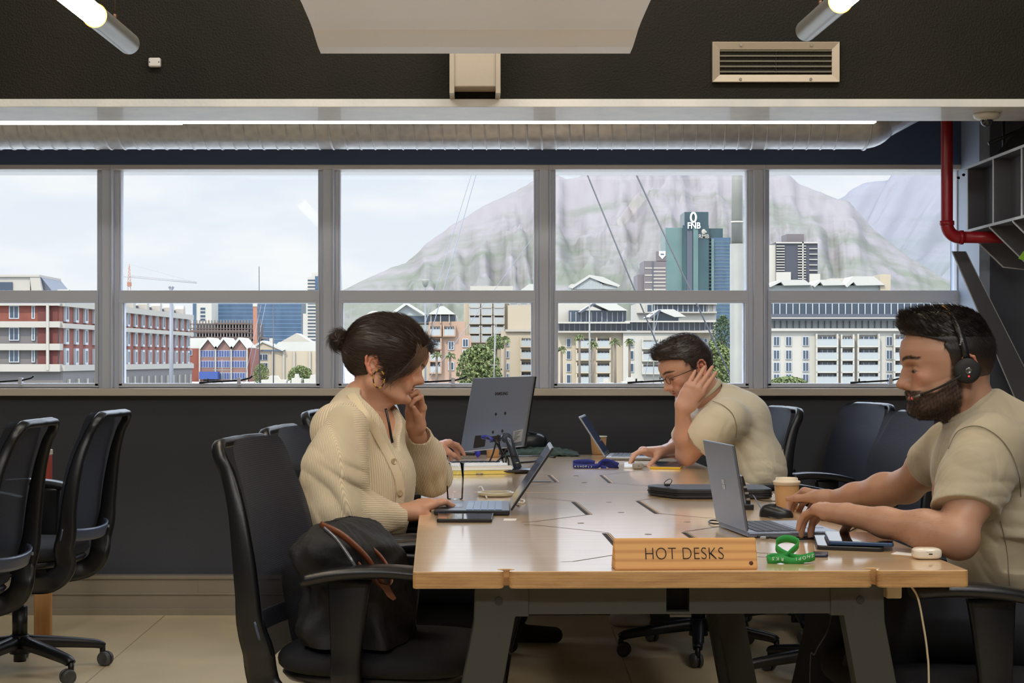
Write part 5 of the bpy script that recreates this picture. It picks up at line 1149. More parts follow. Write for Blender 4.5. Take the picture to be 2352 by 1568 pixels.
# ---- paper cups
m_kraft = M('kraft_paper_cup', (184, 140, 92), .7, bump=(80, .08)); m_lid = M('cream_cup_lid', (226, 212, 190), .5); m_rim = M('cup_white_inside', (232, 228, 220), .6)
def cup(label, base, rb, rt, h, lid, grp=None):
    t = empty('paper_cup', base, label, 'cup', grp)
    MB().lathe([(0, .002), (rb - .002, .002), (rb, 0), (rb, .004), (rt, h), (rt - .001, h), (rb - .002, .004)], n=40).build('cup_body', m_kraft, t)
    if lid:
        g = MB(); s = rt / .0375; g.lathe([(rt, h - .004), (rt + .0018, h - .003), (rt + .0022, h + .002), (rt + .0035, h + .003), (rt + .0035, h + .006), (rt + .001, h + .008), (rt - .0035, h + .009), (rt - .004, h + .015), (rt - .0055, h + .0165), (rt - .008, h + .0165), (rt - .009, h + .013), (0, h + .013)], n=44); g.build('lid', m_lid, t)
    else:
        g = MB(); g.lathe([(rt + .0012, h - .002), (rt + .002, h), (rt + .0012, h + .002), (rt - .001, h + .001), (rt - .001, h - .003)], n=40); g.build('rim', m_rim, t); g = MB(); g.lathe([(rt - .0015, h), (rb, .03), (0, .03)], n=32); g.build('inner_wall', m_rim, t)
    return t
pc = TP(1807, 1169); k = pc.y / F
cup('kraft takeaway coffee cup with cream lid beside the headset wearer\'s hand', pc, 25 * k, 28.5 * k, 59 * k, True)
pc = TP(1375, 1043); k = pc.y / F; cup('open kraft paper cup behind the far laptop', pc, 15.5 * k, 18.5 * k, 41 * k, False)
pc = TP(1133, 1053); k = pc.y / F; cup('kraft paper cup half hidden behind the monitor stand', pc + Vector((0, .12, 0)), 14 * k, 17 * k, 40 * k, False)
# ---- glass of water
gl = empty('water_glass', TP(1045, 1147), 'clear drinking glass behind the typing hand', 'glass'); k = gl.location.y / F
m_gl = m_glass.copy(); m_gl.name = 'clear_glass'; m_gl.node_tree.nodes['Fresnel'].inputs['IOR'].default_value = 1.22; m_wt = M('water', (240, 248, 255), .0, trans=1.0)
hg = 84 * k; rt_, rb_ = 21.5 * k, 18.5 * k
MB().lathe([(0, .001), (rb_ * .9, .001), (rb_, .003), (rt_, hg), (rt_ - .0012, hg)], n=48).build('tumbler', m_gl, gl)
# ---- black hard-shell case
cc = [TP(1500, 1143), TP(1768, 1143)]; hc = empty('hard_case', (cc[0] + cc[1]) / 2 + Vector((.0, .06, 0)), 'flat black zipped hard-shell case with a loop strap', 'case')
k = cc[0].y / F; wl_ = (1770 - 1497) * k
poly = rounded([(-wl_ / 2, .02, .03), (-wl_ / 2 + .07, -.115, .04), (wl_ / 2, -.115, .04), (wl_ / 2, .10, .04), (-wl_ / 2 + .0, .10, .04)], 8)
m_case = M('black_case_shell', (26, 28, 36), .55, bump=(400, .1))
for z0, z1, nm, mt in ((.002, .013, 'lower_shell', m_case), (.0125, .0155, 'zip', m_rub), (.015, .030, 'upper_shell', m_case)):
    s_ = 1.012 if nm == 'zip' else 1.0
    g = MB(); g.prism([(x * s_, y * s_, z0) for x, y in poly], (0, 0, z1 - z0), smooth=False); g.build(nm, mt, hc, bevel=.004 if nm != 'zip' else 0, seg=3)
q = lambda px, py, dy=0: W(px, py, cc[0].y + dy) - Vector(hc.location)
ribbon(hc, 'strap', [q(1527, 1115, .03), q(1526, 1108, .03), q(1534, 1101, .03), q(1541, 1100, .03), q(1543, 1105, .03), q(1537, 1114, .03), q(1531, 1117, .03)], .012, m_rub, (0, 1, 0))
MB().box(q(1532, 1113, .02), (.018, .012, .008)).build('strap_clip', m_blk, hc, bevel=.002)
# ---- black docking stand behind the right laptop
dk = empty('tablet_stand', TP(1716, 1170), 'black folding stand standing behind the grey laptop lid', 'stand'); k = dk.location.y / F
g = MB(); g.prism([(-13 * k, 0, 76 * k), (-9 * k, 0, 78 * k), (8 * k, 0, 20 * k), (8 * k, 0, 2 * k), (0, 0, 2 * k)], (0, .06, 0)); g.build('upright', m_blk, dk, bevel=.002); MB().bb(-12 * k, 13 * k, -.02, .07, 0, .016).build('foot', m_blk, dk, bevel=.002)
g = MB(); 
for i in range(3): g.box((-4 * k + i * 3 * k, -.002, (52 - i * 14) * k), (.010, .004, .006))
g.build('notch', m_silv, dk)
# ---- mouse
ms = empty('computer_mouse', TP(1783, 1187), 'black computer mouse in front of the coffee cup', 'mouse', rz=R(-25)); g = MB()
g.grid(lambda u, v: (.046 * math.cos(2 * PI * u) * (1 - v ** 2.5) ** .6, .027 * math.sin(2 * PI * u) * (1 - v ** 2.5) ** .6, .032 * math.sin(v * PI / 2) * (.9 - .2 * math.cos(2 * PI * u))), 36, 12); g.build('shell', m_blk, ms); MB().cyl((-.028, -.003, .022), (-.028, .003, .022), .005, n=14).build('wheel', m_rub, ms)
# ---- phones etc.
def slab(name, label, cat, corners, th, mats, z0=TZ, grp=None, round_=.006, top=True):
    P = [TP(*c, z=z0) for c in corners]; c0 = sum(P, Vector()) / 4; t = empty(name, c0, label, cat, grp); pts = [p - c0 for p in P]
    poly = rounded([(p.x, p.y, round_) for p in pts], 5); g = MB(); g.prism([(x, y, 0) for x, y in poly], (0, 0, th), 0); g.build('body', mats[0], t, bevel=min(th * .3, .002))
    if top: g = MB(); g.prism([(x * .97, y * .97, th) for x, y in poly], (0, 0, .0006)); g.build('screen', mats[1], t)
    return t
m_bph = M('blue_phone_frame', (58, 84, 120), .3, metal=.4)
slab('wallet_phone', 'black phone with a rounded edge lying under the blue phone', 'phone', ((1876, 1262), (2032, 1268), (2022, 1240), (1868, 1236)), .009, (m_blk, m_gloss), round_=.012)
slab('smartphone', 'dark blue smartphone on top of the black phone beside the laptop', 'phone', ((1903, 1251), (2053, 1256), (2046, 1232), (1893, 1228)), .0085, (m_bph, m_gloss), TZ + .0105)
slab('smartphone', 'black smartphone lying by the dark laptop at the left table edge', 'phone', ((1003, 1200), (1130, 1200), (1134, 1184), (1006, 1184)), .009, (m_blk, m_gloss))
slab('smartphone', 'phone in a yellow case beside the person in glasses', 'phone', ((1492, 1077), (1563, 1078), (1572, 1066), (1505, 1064)), .009, (M('yellow_case', (222, 178, 40), .5), M('phone_screen_lit', (44, 62, 90), .1, spec=.8)))
slab('usb_stick', 'small dark metal key fob lying right of the green lanyard', 'key fob', ((1866, 1280), (1902, 1280), (1902, 1272), (1864, 1272)), .006, (M('fob_blue_black', (42, 48, 74), .3, metal=.4), m_blk), top=False)
slab('paper_slip', 'small white paper slip left of the earbud case', 'paper', ((2046, 1272), (2094, 1276), (2098, 1271), (2060, 1267)), .0006, (m_paper, m_paper), top=False, round_=.001)
slab('paper_slip', 'small white sticker by the dark laptop hinge', 'paper', ((1156, 1195), (1185, 1195), (1187, 1191), (1158, 1191)), .0006, (m_paper, m_paper), top=False, round_=.001)
slab('phone_charger', 'white cable adapter left of the grey earbud case', 'charger', ((1433, 1076), (1458, 1076), (1459, 1064), (1434, 1066)), .008, (M('white_adapter', (214, 214, 214), .4), m_paper), top=False, round_=.003)
def podcase(label, px, py, wpx, hpx, mat):
    c = TP(px, py); k = c.y / F; t = empty('earbud_case', c, label, 'earbud case'); w2, h = wpx * k / 2, hpx * k
    g = MB(); g.ball((0, 0, h / 2), (w2, w2 * .72, h / 2), 36, 16, pw=.55); g.build('shell', mat, t); g = MB(); g.box((w2 * .1, -w2 * .72, h * .5), (w2 * .25, .002, .0022)); g.build('latch', m_blk, t); 
    g = MB(); g.tube([(w2 * 1.0 * math.cos(2 * PI * i / 40) , w2 * .72 * math.sin(2 * PI * i / 40), h * .66) for i in range(40)], .0004, 4, closed=True); g.build('lid_seam', M('seam_grey', (150, 148, 144), .6), t)
podcase('white earbud charging case at the right end of the table', 2128, 1283, 66, 27, M('glossy_white', (236, 226, 210), .15, coat=.4)); podcase('grey earbud case in front of the far laptop', 1465, 1077, 25, 15, M('grey_silicone', (150, 144, 136), .6))
# ---- clutter beyond the monitor
cl = empty('folded_cloth', TP(1250, 1052) + Vector((0, .25, 0)), 'dark green folded jacket lying behind the monitor', 'jacket'); g = MB()
g.grid(lambda u, v: ((u - .5) * .32, (v - .5) * .26, .028 * math.sin(PI * min(1, max(0, u))) ** .5 * math.sin(PI * v) ** .5 * (1 + .35 * mnoise.noise(Vector((u * 7, v * 6, 2)))) + .008 * mnoise.noise(Vector((u * 16, v * 5, 1))) + .004), 50, 36); g.build('fabric', M('dark_green_cloth', (42, 60, 48), .9, bump=(120, .2)), cl)
bg_ = empty('black_bag', TP(1205, 1050) + Vector((0, .30, 0)), 'shiny black pouch on the table behind the monitor', 'bag'); g = MB(); g.ball((0, 0, .05), (.11, .08, .05), 32, 14, pw=.7); g.build('body', M('glossy_black_bag', (34, 37, 44), .3), bg_); g = MB(); g.tube(catmull([(-.05, -.05, .085), (0, -.07, .10), (.06, -.05, .088)], 5), .005, 7); g.build('handle', m_rub, bg_)
gp = empty('glasses_case_pens', TP(1050, 1052), 'black pens and folded headphones beside the hidden person\'s hand', 'headphones'); g = MB(); k = gp.location.y / F
for (a, b), r in ((((-25, 10), (35, 3)), .006), (((-8, 2), (40, 8)), .007), (((0, 14), (36, 13)), .004)): g.cyl((a[0] if False else a * k, 0, .012 + b * 0), (b * k, .03, .014), r, n=10) if False else None
g.tube(catmull([(-.05, .02, .01), (-.02, 0, .016), (.03, -.01, .02), (.075, .0, .018)], 5), .008, 8); g.tube(catmull([(-.03, .05, .012), (.02, .03, .028), (.08, .03, .03)], 5), .005, 8); g.build('band', m_blk, gp); g = MB(); g.ball((-.055, .03, .018), (.026, .02, .017), 18, 10); g.build('ear_pad', m_rub, gp); g = MB(); g.ball((.088, .03, .02), (.012, .012, .018), 12, 8); g.build('blue_tip', M('blue_cap', (50, 60, 190), .4), gp)
# white plug and coiled lead between glass and dark laptop
cable_thing('white plug lead coming out of the table seam', [tz(1099, 1128, .012), tz(1106, 1127, .012), tz(1112, 1135, .006), tz(1118, 1146)], .0028, m_wcable)
ad_ = empty('clear_tape_roll', TP(1140, 1150) + Vector((0, .18, 0)), 'clear round lid lying behind the dark laptop screen', 'lid'); g = MB(); g.tube([(.052 * math.cos(2 * PI * i / 40), .052 * math.sin(2 * PI * i / 40), .008) for i in range(40)], .006, 8, closed=True); g.build('rim', M('translucent_cream', (216, 206, 180), .25, trans=.3), ad_); g = MB(); g.lathe([(0, .003), (.05, .003), (.05, .006), (0, .006)], n=30); g.build('disc', _mats['translucent_cream'], ad_)
cable_thing('white charging lead coiled right of the dark laptop', [tz(1178, 1153), tz(1190, 1149), tz(1204, 1152), tz(1201, 1158), tz(1188, 1157), tz(1180, 1161), tz(1195, 1165)], .0028, m_wcable)
# cables around the right laptop
cable_thing('black usb cable running along the front of the grey laptop', [tz(1740, 1240, .008), tz(1762, 1239, .006), tz(1800, 1241), tz(1850, 1241), tz(1895, 1236)], .0028, m_cable)
cable_thing('thin black cable curling from the laptop screen to the mouse', [tz(1712, 1165, .02), tz(1728, 1160, .03), tz(1745, 1172, .012), tz(1760, 1186), tz(1785, 1194), tz(1800, 1192)], .0016, m_cable)
cable_thing('thin black cable passing in front of the coffee cup', [tz(1736, 1154, .01), tz(1755, 1153), tz(1785, 1154)], .0016, m_cable); cable_thing('black cable crossing the table behind the typing hand', [tz(1853, 1186), tz(1880, 1196), tz(1905, 1200), tz(1935, 1202), tz(1960, 1205)], .002, m_cable)
cable_thing('pair of black leads under the headset wearer\'s forearm', [tz(1930, 1230), tz(1950, 1224), tz(1970, 1214)], .002, m_cable); cable_thing('small black cable loop left of the grey laptop', [tz(1655, 1200), tz(1635, 1198), tz(1628, 1202), tz(1640, 1206), tz(1665, 1205)], .002, m_cable)
MB_u = MB(); 
t = empty('usb_plug', tz(1752, 1240, .004), 'metal usb plug at the front edge of the grey laptop', 'plug'); MB().box((0, 0, .002), (.014, .008, .005)).build('shell', m_silv, t, bevel=.001); MB().box((.010, 0, .002), (.010, .007, .006)).build('grip', m_blk, t, bevel=.001)
# hanging leads under the table
cable_thing('white cable hanging from under the right table corner', [W(2092, 1345, 3.42), W(2108, 1372, 3.42), W(2120, 1430, 3.42), W(2130, 1500, 3.42), W(2134, 1600, 3.42), Vector((W(2140, 1600, 3.42).x, 3.42, .004))], .0022, M('cream_cable', (196, 180, 150), .5))
cable_thing('thin dark cable hanging by the left table leg', [W(1200, 1400, 5.2), W(1180, 1470, 4.6), W(1174, 1500, 4.0), W(1160, 1540, 3.9), Vector((W(1150, 1560, 3.9).x, 3.9, .003))], .0022, m_cable)
cable_thing('thin dark cable hanging in front of the headset wearer\'s legs', [W(1912, 1400, 3.5), W(1900, 1450, 3.5), W(1872, 1500, 3.5), W(1860, 1560, 3.5), Vector((W(1862, 1600, 3.5).x, 3.5, .003))], .0018, m_cable)
# stool with red box behind the left chairs
st = empty('wooden_stand', (W(100, 1200, 7.0).x, 7.0, 0), 'light wooden round-topped post stand by the wall behind the left chairs', 'stand'); k = 7.0 / F; m_w = M('stand_wood', (206, 160, 104), .5, var=(12, (168, 112, 60)), stretch=(1, 1, .15))
zq = lambda y: H + (CY - y) * k
MB().bb(-20 * k, 18 * k, -.02, .02, 0, zq(1125)).build('panel', m_w, st, bevel=.004); g = MB(); g.cyl((-1 * k, -.02, zq(1125)), (-1 * k, .02, zq(1125)), 19 * k, n=32); g.build('rounded_top', m_w, st); MB().bb(-.035, .035, -.05, .05, 0, .02).build('foot', m_w, st)
rb = empty('red_box', (W(106, 1090, 7.0).x, 7.0, zq(1106)), 'red box with a white top on the wooden stand at left', 'box'); MB().bb(-10 * k, 11 * k, -.025, .025, 0, 62 * k).build('body', M('red_box_paint', (150, 56, 40), .5), rb, bevel=.002); MB().bb(-10 * k, 12 * k, -.027, .027, 62 * k, 74 * k).build('lid', M('box_lid', (196, 180, 160), .5), rb, bevel=.002); MB().bb(-10 * k, 11 * k, -.027, .027, -.001, .004).build('base_band', _mats['box_lid'], rb)
# ---- tote bag on the near chair
bc = W(770, 1480, 4.0); tb = empty('tote_bag', (-.285, 4.06, .50), 'black tote bag with brown leather handles slumped on the near chair', 'bag', rz=-R(11)); m_bag = M('black_canvas', (13, 14, 19), .7, bump=(28, .5)); m_lth = M('brown_leather', (104, 54, 28), .42, bump=(120, .1))
def bagf(u, v):
    a = 2 * PI * u; w_ = (1 - v) ; r = 1 - .08 * v
    lx = .125 * (1 - .25 * v) * (1 + .0 * v); ly_ = .165 * (1 - .1 * v) if v < .8 else .165 * (1 - .1 * v) * math.sqrt(max(0.02, 1 - ((v - .8) / .2) ** 2 * .8))
    if v > .75: lx *= math.sqrt(max(.004, 1 - ((v - .75) / .25) ** 2))
    ca, sa = math.cos(a), math.sin(a); p = lambda q: math.copysign(abs(q) ** .6, q)
    n_ = mnoise.noise(Vector((ca * 1.6, sa * 1.6, v * 3.5))) * .030 + mnoise.noise(Vector((ca * 4, sa * 4, v * 7))) * .014
    return ((lx + n_) * p(ca) + .02 + .00 * v - .055 * v, (ly_ + n_) * p(sa), .285 * v ** .9 + .004)
g = MB(); g.grid(bagf, 64, 40); g.build('body', m_bag, tb)
g = MB(); kb_ = lambda px, py, D: Matrix.Rotation(R(11), 3, 'Z') @ (W(px, py, D) - Vector(tb.location))
for pts, wd in (([kb_(735, 1204, 3.98), kb_(775, 1222, 3.92), kb_(810, 1248, 3.88), kb_(842, 1280, 3.86), kb_(862, 1312, 3.86), kb_(880, 1340, 3.86), kb_(898, 1368, 3.87)], .016), ([kb_(752, 1208, 4.04), kb_(810, 1230, 4.0), kb_(862, 1265, 3.96), kb_(890, 1300, 3.93), kb_(900, 1330, 3.90), kb_(893, 1345, 3.88), kb_(872, 1330, 3.86)], .010), ([kb_(770, 1225, 3.97), kb_(795, 1255, 3.93), kb_(820, 1290, 3.90), kb_(850, 1322, 3.88), kb_(878, 1350, 3.88)], .010)):
    ribbon(tb, 'handle', pts, wd, m_lth, (1, -.5, .6))
g = MB(); g.tube(catmull([kb_(745, 1212, 3.95), kb_(775, 1240, 3.9), kb_(806, 1284, 3.86), kb_(824, 1318, 3.87)], 6), .0045, 7); g.build('zip', M('zip_metal', (120, 122, 130), .3, metal=.6), tb)
g = MB(); g.prism([kb_(870, 1340, 3.85), kb_(893, 1344, 3.85), kb_(910, 1374, 3.85), kb_(903, 1379, 3.85), kb_(890, 1370, 3.85)], (0, .003, 0)); g.build('leather_tag', m_lth, tb)

# ------------------------------------------------ soft-surface modeller for people and clothes (distance fields -> one smooth mesh)
A_ = lambda v: np.array(v, dtype=np.float64)
class SDF:
    def __init__(s, lo, hi, h):
        s.lo, s.h = A_(lo), h; s.n = np.ceil((A_(hi) - s.lo) / h).astype(int) + 1; s.F = np.full(s.n, .08, np.float32)
    def _reg(s, lo, hi):
        a = np.clip(np.floor((A_(lo) - s.lo) / s.h).astype(int), 0, s.n); b = np.clip(np.ceil((A_(hi) - s.lo) / s.h).astype(int) + 1, 0, s.n)
        if np.any(b <= a): return None
        sl = tuple(slice(i, j) for i, j in zip(a, b)); ax = [(s.lo[k] + s.h * np.arange(a[k], b[k])).astype(np.float32) for k in range(3)]
        return sl, ax[0][:, None, None], ax[1][None, :, None], ax[2][None, None, :]
    def op(s, f, lo, hi, k=.01, mode='u', pad=None):
        pad = max(.03, k * 1.2) if pad is None else pad; r = s._reg(A_(lo) - pad, A_(hi) + pad)
        if r is None: return s
        sl, X, Y, Z = r; d = f(X, Y, Z).astype(np.float32); a = s.F[sl]
        if mode == 'u':
            h = np.clip(.5 + .5 * (a - d) / k, 0, 1); s.F[sl] = a * (1 - h) + d * h - k * h * (1 - h)
        elif mode == 's':
            h = np.clip(.5 - .5 * (a + d) / k, 0, 1); s.F[sl] = a * (1 - h) - d * h + k * h * (1 - h)
        elif mode == 'i':
            s.F[sl] = np.maximum(a, d)
        elif mode == 'a': s.F[sl] = a + d
        return s
    def cone(s, a, b, ra, rb, k=.01, mode='u', side=None, q=1.0, q2=None):
        a, b = A_(a), A_(b); ba = b - a; L2 = max(1e-12, ba @ ba); m = max(ra, rb) * max(1, q, q2 or 1)
        sd_ = None
        if side is not None:
            sd_ = A_(side); sd_ = sd_ / np.linalg.norm(sd_)
        def f(X, Y, Z):
            px, py, pz = X - a[0], Y - a[1], Z - a[2]; t = np.clip((px * ba[0] + py * ba[1] + pz * ba[2]) / L2, 0, 1)
            vx, vy, vz = px - t * ba[0], py - t * ba[1], pz - t * ba[2]; l2 = vx * vx + vy * vy + vz * vz; r = ra + (rb - ra) * t
            if sd_ is not None:
                w = vx * sd_[0] + vy * sd_[1] + vz * sd_[2]; qq = q + ((q2 or q) - q) * t; l2 = l2 - w * w + (w / qq) ** 2
            return np.sqrt(np.maximum(l2, 0)) - r
        return s.op(f, np.minimum(a, b) - m, np.maximum(a, b) + m, k, mode)
    def chain(s, pts, rs, k=.01, **kw):
        for i in range(len(pts) - 1): s.cone(pts[i], pts[i + 1], rs[i], rs[i + 1], k, **kw)
        return s
    def ball(s, c, r, k=.01, mode='u'): return s.cone(c, A_(c) + A_((0, 0, 1e-5)), r, r, k, mode)
    def ell(s, c, r, k=.01, mode='u', rot=None):
        c, r = A_(c), A_(r); Rm = np.eye(3) if rot is None else A_(rot); m = r.max()
        def f(X, Y, Z):
            x, y, z = X - c[0], Y - c[1], Z - c[2]; u = [(Rm[0, i] * x + Rm[1, i] * y + Rm[2, i] * z) for i in range(3)]
            k0 = np.sqrt(sum((u[i] / r[i]) ** 2 for i in range(3))); k1 = np.sqrt(sum((u[i] / r[i] ** 2) ** 2 for i in range(3))) + 1e-9
            return k0 * (k0 - 1) / k1
        return s.op(f, c - m, c + m, k, mode)
    def cut(s, p, n, k=.004, lo=None, hi=None, keep=-1):
        "remove the side the normal points to (inside the optional box)"
        p, n = A_(p), A_(n); n = n / np.linalg.norm(n); hi_ = s.lo + s.n * s.h
        f = lambda X, Y, Z: ((X - p[0]) * n[0] + (Y - p[1]) * n[1] + (Z - p[2]) * n[2])
        return s.op(f, s.lo if lo is None else lo, hi_ if hi is None else hi, k, 'i', pad=0)
    def mesh(s):
        F = s.F; h = s.h; ins = F < 0; c = ins[:-1, :-1, :-1].astype(np.int8)
        nx, ny, nz = F.shape; cnt = np.zeros((nx - 1, ny - 1, nz - 1), np.int8)
        offs = [(i, j, k) for i in (0, 1) for j in (0, 1) for k in (0, 1)]
        for i, j, k in offs: cnt += ins[i:nx - 1 + i, j:ny - 1 + j, k:nz - 1 + k]
        I, J, K = np.nonzero((cnt > 0) & (cnt < 8)); N = len(I); vals = {o: F[I + o[0], J + o[1], K + o[2]] for o in offs}
        acc = np.zeros((N, 3)); num = np.zeros(N)
        for o in offs:
            for ax in range(3):
                if o[ax] == 0:
                    p = list(o); p[ax] = 1; p = tuple(p); a, b = vals[o], vals[p]; m = (a < 0) != (b < 0); t = np.where(m, a / np.where(m, a - b, 1), 0)
                    for q in range(3): acc[:, q] += np.where(m, (t if q == ax else o[q]), 0)
                    num += m
        V = (acc / num[:, None] + np.stack([I, J, K], 1)) * h + s.lo
        idx = np.full(cnt.shape, -1, np.int32); idx[I, J, K] = np.arange(N); Q = []
        for ax in range(3):
            sh = [nx, ny, nz]; sa = [slice(None)] * 3; sb = [slice(None)] * 3; sa[ax] = slice(0, -1); sb[ax] = slice(1, None)
            A, B = ins[tuple(sa)], ins[tuple(sb)]; P = np.nonzero(A != B); u, v = [(1, 2), (2, 0), (0, 1)][ax]; g = [p.copy() for p in P]
            ok = (g[u] > 0) & (g[v] > 0) & (g[u] < sh[u] - 1) & (g[v] < sh[v] - 1); g = [q[ok] for q in g]; flip = B[P][ok]
            def at(du, dv):
                t = list(g); t[u] = t[u] - du; t[v] = t[v] - dv; return idx[t[0], t[1], t[2]]
            q = np.stack([at(1, 1), at(0, 1), at(0, 0), at(1, 0)], 1); q[flip] = q[flip][:, ::-1]; Q.append(q)
        Q = np.concatenate(Q); Q = Q[(Q >= 0).all(1)]
        return V, Q
def smooth_mesh(V, Q, it=2, lam=.5):
    E = np.concatenate([Q[:, [0, 1]], Q[:, [1, 2]], Q[:, [2, 3]], Q[:, [3, 0]]])
    for _ in range(it):
        acc = np.zeros_like(V); n = np.zeros(len(V))
        for c in range(3): acc[:, c] = np.bincount(E[:, 0], V[E[:, 1], c], len(V)) + np.bincount(E[:, 1], V[E[:, 0], c], len(V))
        n = np.bincount(E[:, 0], minlength=len(V)) + np.bincount(E[:, 1], minlength=len(V)); V = V + lam * (acc / np.maximum(n, 1)[:, None] - V)
    return V
def vnormals(V, Q):
    n = np.cross(V[Q[:, 2]] - V[Q[:, 0]], V[Q[:, 3]] - V[Q[:, 1]]); out = np.zeros_like(V)
    for k in range(4):
        for c in range(3): out[:, c] += np.bincount(Q[:, k], n[:, c], len(V))
    return out / (np.linalg.norm(out, axis=1)[:, None] + 1e-12)
def np_obj(name, pieces, mat, parent=None, inv=None):
    "pieces: list of (V, faces(n x 4 or n x 3), colour(N,3) or None, scalar(N) or None) -> one mesh object"
    Vs, loops, starts, tot, cols, sc = [], [], [], 0, [], []; off = 0; lp = 0
    for p in pieces:
        V, Q = p[0], p[1]; C = p[2] if len(p) > 2 and p[2] is not None else np.ones((len(V), 3)); S_ = p[3] if len(p) > 3 and p[3] is not None else np.zeros(len(V))
        Vs.append(V); k = Q.shape[1]; loops.append((Q + off).ravel()); starts.append(lp + k * np.arange(len(Q))); off += len(V); lp += k * len(Q); cols.append(C); sc.append(S_)
    V = np.concatenate(Vs); L_ = np.concatenate(loops); st = np.concatenate(starts); C = np.concatenate(cols); S_ = np.concatenate(sc)
    if parent is not None:
        V = V - A_(parent.location)
    me = bpy.data.meshes.new(name); me.vertices.add(len(V)); me.vertices.foreach_set('co', V.astype(np.float32).ravel()); me.loops.add(len(L_)); me.loops.foreach_set('vertex_index', L_.astype(np.int32))
    me.polygons.add(len(st)); me.polygons.foreach_set('loop_start', st.astype(np.int32)); me.update(calc_edges=True); me.validate()
    me.polygons.foreach_set('use_smooth', np.ones(len(me.polygons), bool))
    at = me.attributes.new('tint', 'FLOAT_COLOR', 'POINT'); at.data.foreach_set('color', np.concatenate([C, np.ones((len(C), 1))], 1).astype(np.float32).ravel())
    at = me.attributes.new('rib', 'FLOAT', 'POINT'); at.data.foreach_set('value', S_.astype(np.float32))
    me.materials.append(mat); o = bpy.data.objects.new(name, me); COL.objects.link(o)
    if parent is not None: o.parent = parent
    return o
def attr_mat(name, rough=.5, sss=0.0, sheen=0.0, bump=None, rib=None, spec=.5, coarse=None):
    m = bpy.data.materials.new(name); m.use_nodes = True; nt = m.node_tree; b = nt.nodes['Principled BSDF']; L = nt.links.new
    a = nt.nodes.new('ShaderNodeAttribute'); a.attribute_name = 'tint'; L(a.outputs['Color'], b.inputs['Base Color']); b.inputs['Roughness'].default_value = rough; b.inputs['Specular IOR Level'].default_value = spec
    b.inputs['Sheen Weight'].default_value = sheen
    if sss: b.inputs['Subsurface Weight'].default_value = sss; b.inputs['Subsurface Radius'].default_value = (.012, .004, .002); b.inputs['Subsurface Scale'].default_value = .5
    prev = None
    if coarse:
        t = nt.nodes.new('ShaderNodeTexCoord'); n = nt.nodes.new('ShaderNodeTexNoise'); n.inputs['Scale'].default_value = coarse[0]; n.inputs['Detail'].default_value = 2; n.inputs['Distortion'].default_value = 1.2; k = nt.nodes.new('ShaderNodeBump'); k.inputs['Strength'].default_value = coarse[1]; k.inputs['Distance'].default_value = .02
        L(t.outputs['Object'], n.inputs['Vector']); L(n.outputs['Fac'], k.inputs['Height']); L(k.outputs['Normal'], b.inputs['Normal']); prev = k
    if bump:
        t = nt.nodes.new('ShaderNodeTexCoord'); n = nt.nodes.new('ShaderNodeTexNoise'); n.inputs['Scale'].default_value = bump[0]; n.inputs['Detail'].default_value = 4; k = nt.nodes.new('ShaderNodeBump'); k.inputs['Strength'].default_value = bump[1]; k.inputs['Distance'].default_value = .002
        L(t.outputs['Object'], n.inputs['Vector']); L(n.outputs['Fac'], k.inputs['Height'])
        if prev: L(prev.outputs['Normal'], k.inputs['Normal'])
        L(k.outputs['Normal'], b.inputs['Normal']); prev = k
    if rib:
        r = nt.nodes.new('ShaderNodeAttribute'); r.attribute_name = 'rib'; mu = nt.nodes.new('ShaderNodeMath'); mu.operation = 'MULTIPLY'; mu.inputs[1].default_value = 2 * PI / rib[0]; L(r.outputs['Fac'], mu.inputs[0])
        sn = nt.nodes.new('ShaderNodeMath'); sn.operation = 'SINE'; L(mu.outputs[0], sn.inputs[0]); k = nt.nodes.new('ShaderNodeBump'); k.inputs['Strength'].default_value = rib[1]; k.inputs['Distance'].default_value = .002; L(sn.outputs[0], k.inputs['Height'])
        if prev: L(prev.outputs['Normal'], k.inputs['Normal'])
        L(k.outputs['Normal'], b.inputs['Normal'])
        mr = nt.nodes.new('ShaderNodeMapRange'); mr.inputs['From Min'].default_value = -1; mr.inputs['From Max'].default_value = 1; mr.inputs['To Min'].default_value = .80; mr.inputs['To Max'].default_value = 1.05; L(sn.outputs[0], mr.inputs['Value'])
        vm = nt.nodes.new('ShaderNodeVectorMath'); vm.operation = 'SCALE'; L(a.outputs['Color'], vm.inputs[0]); L(mr.outputs['Result'], vm.inputs['Scale']); L(vm.outputs['Vector'], b.inputs['Base Color'])
    return m
def wob(P, f, seed, n=7):
    "cheap smooth noise in [-1,1] over points P (N,3)"
    r = np.random.RandomState(seed); o = 0
    for i in range(n):
        d = r.randn(3); d /= np.linalg.norm(d); o = o + np.sin((P @ d) * f * (.6 + .9 * r.rand()) + r.rand() * 6.28)
    return o / n * 1.6
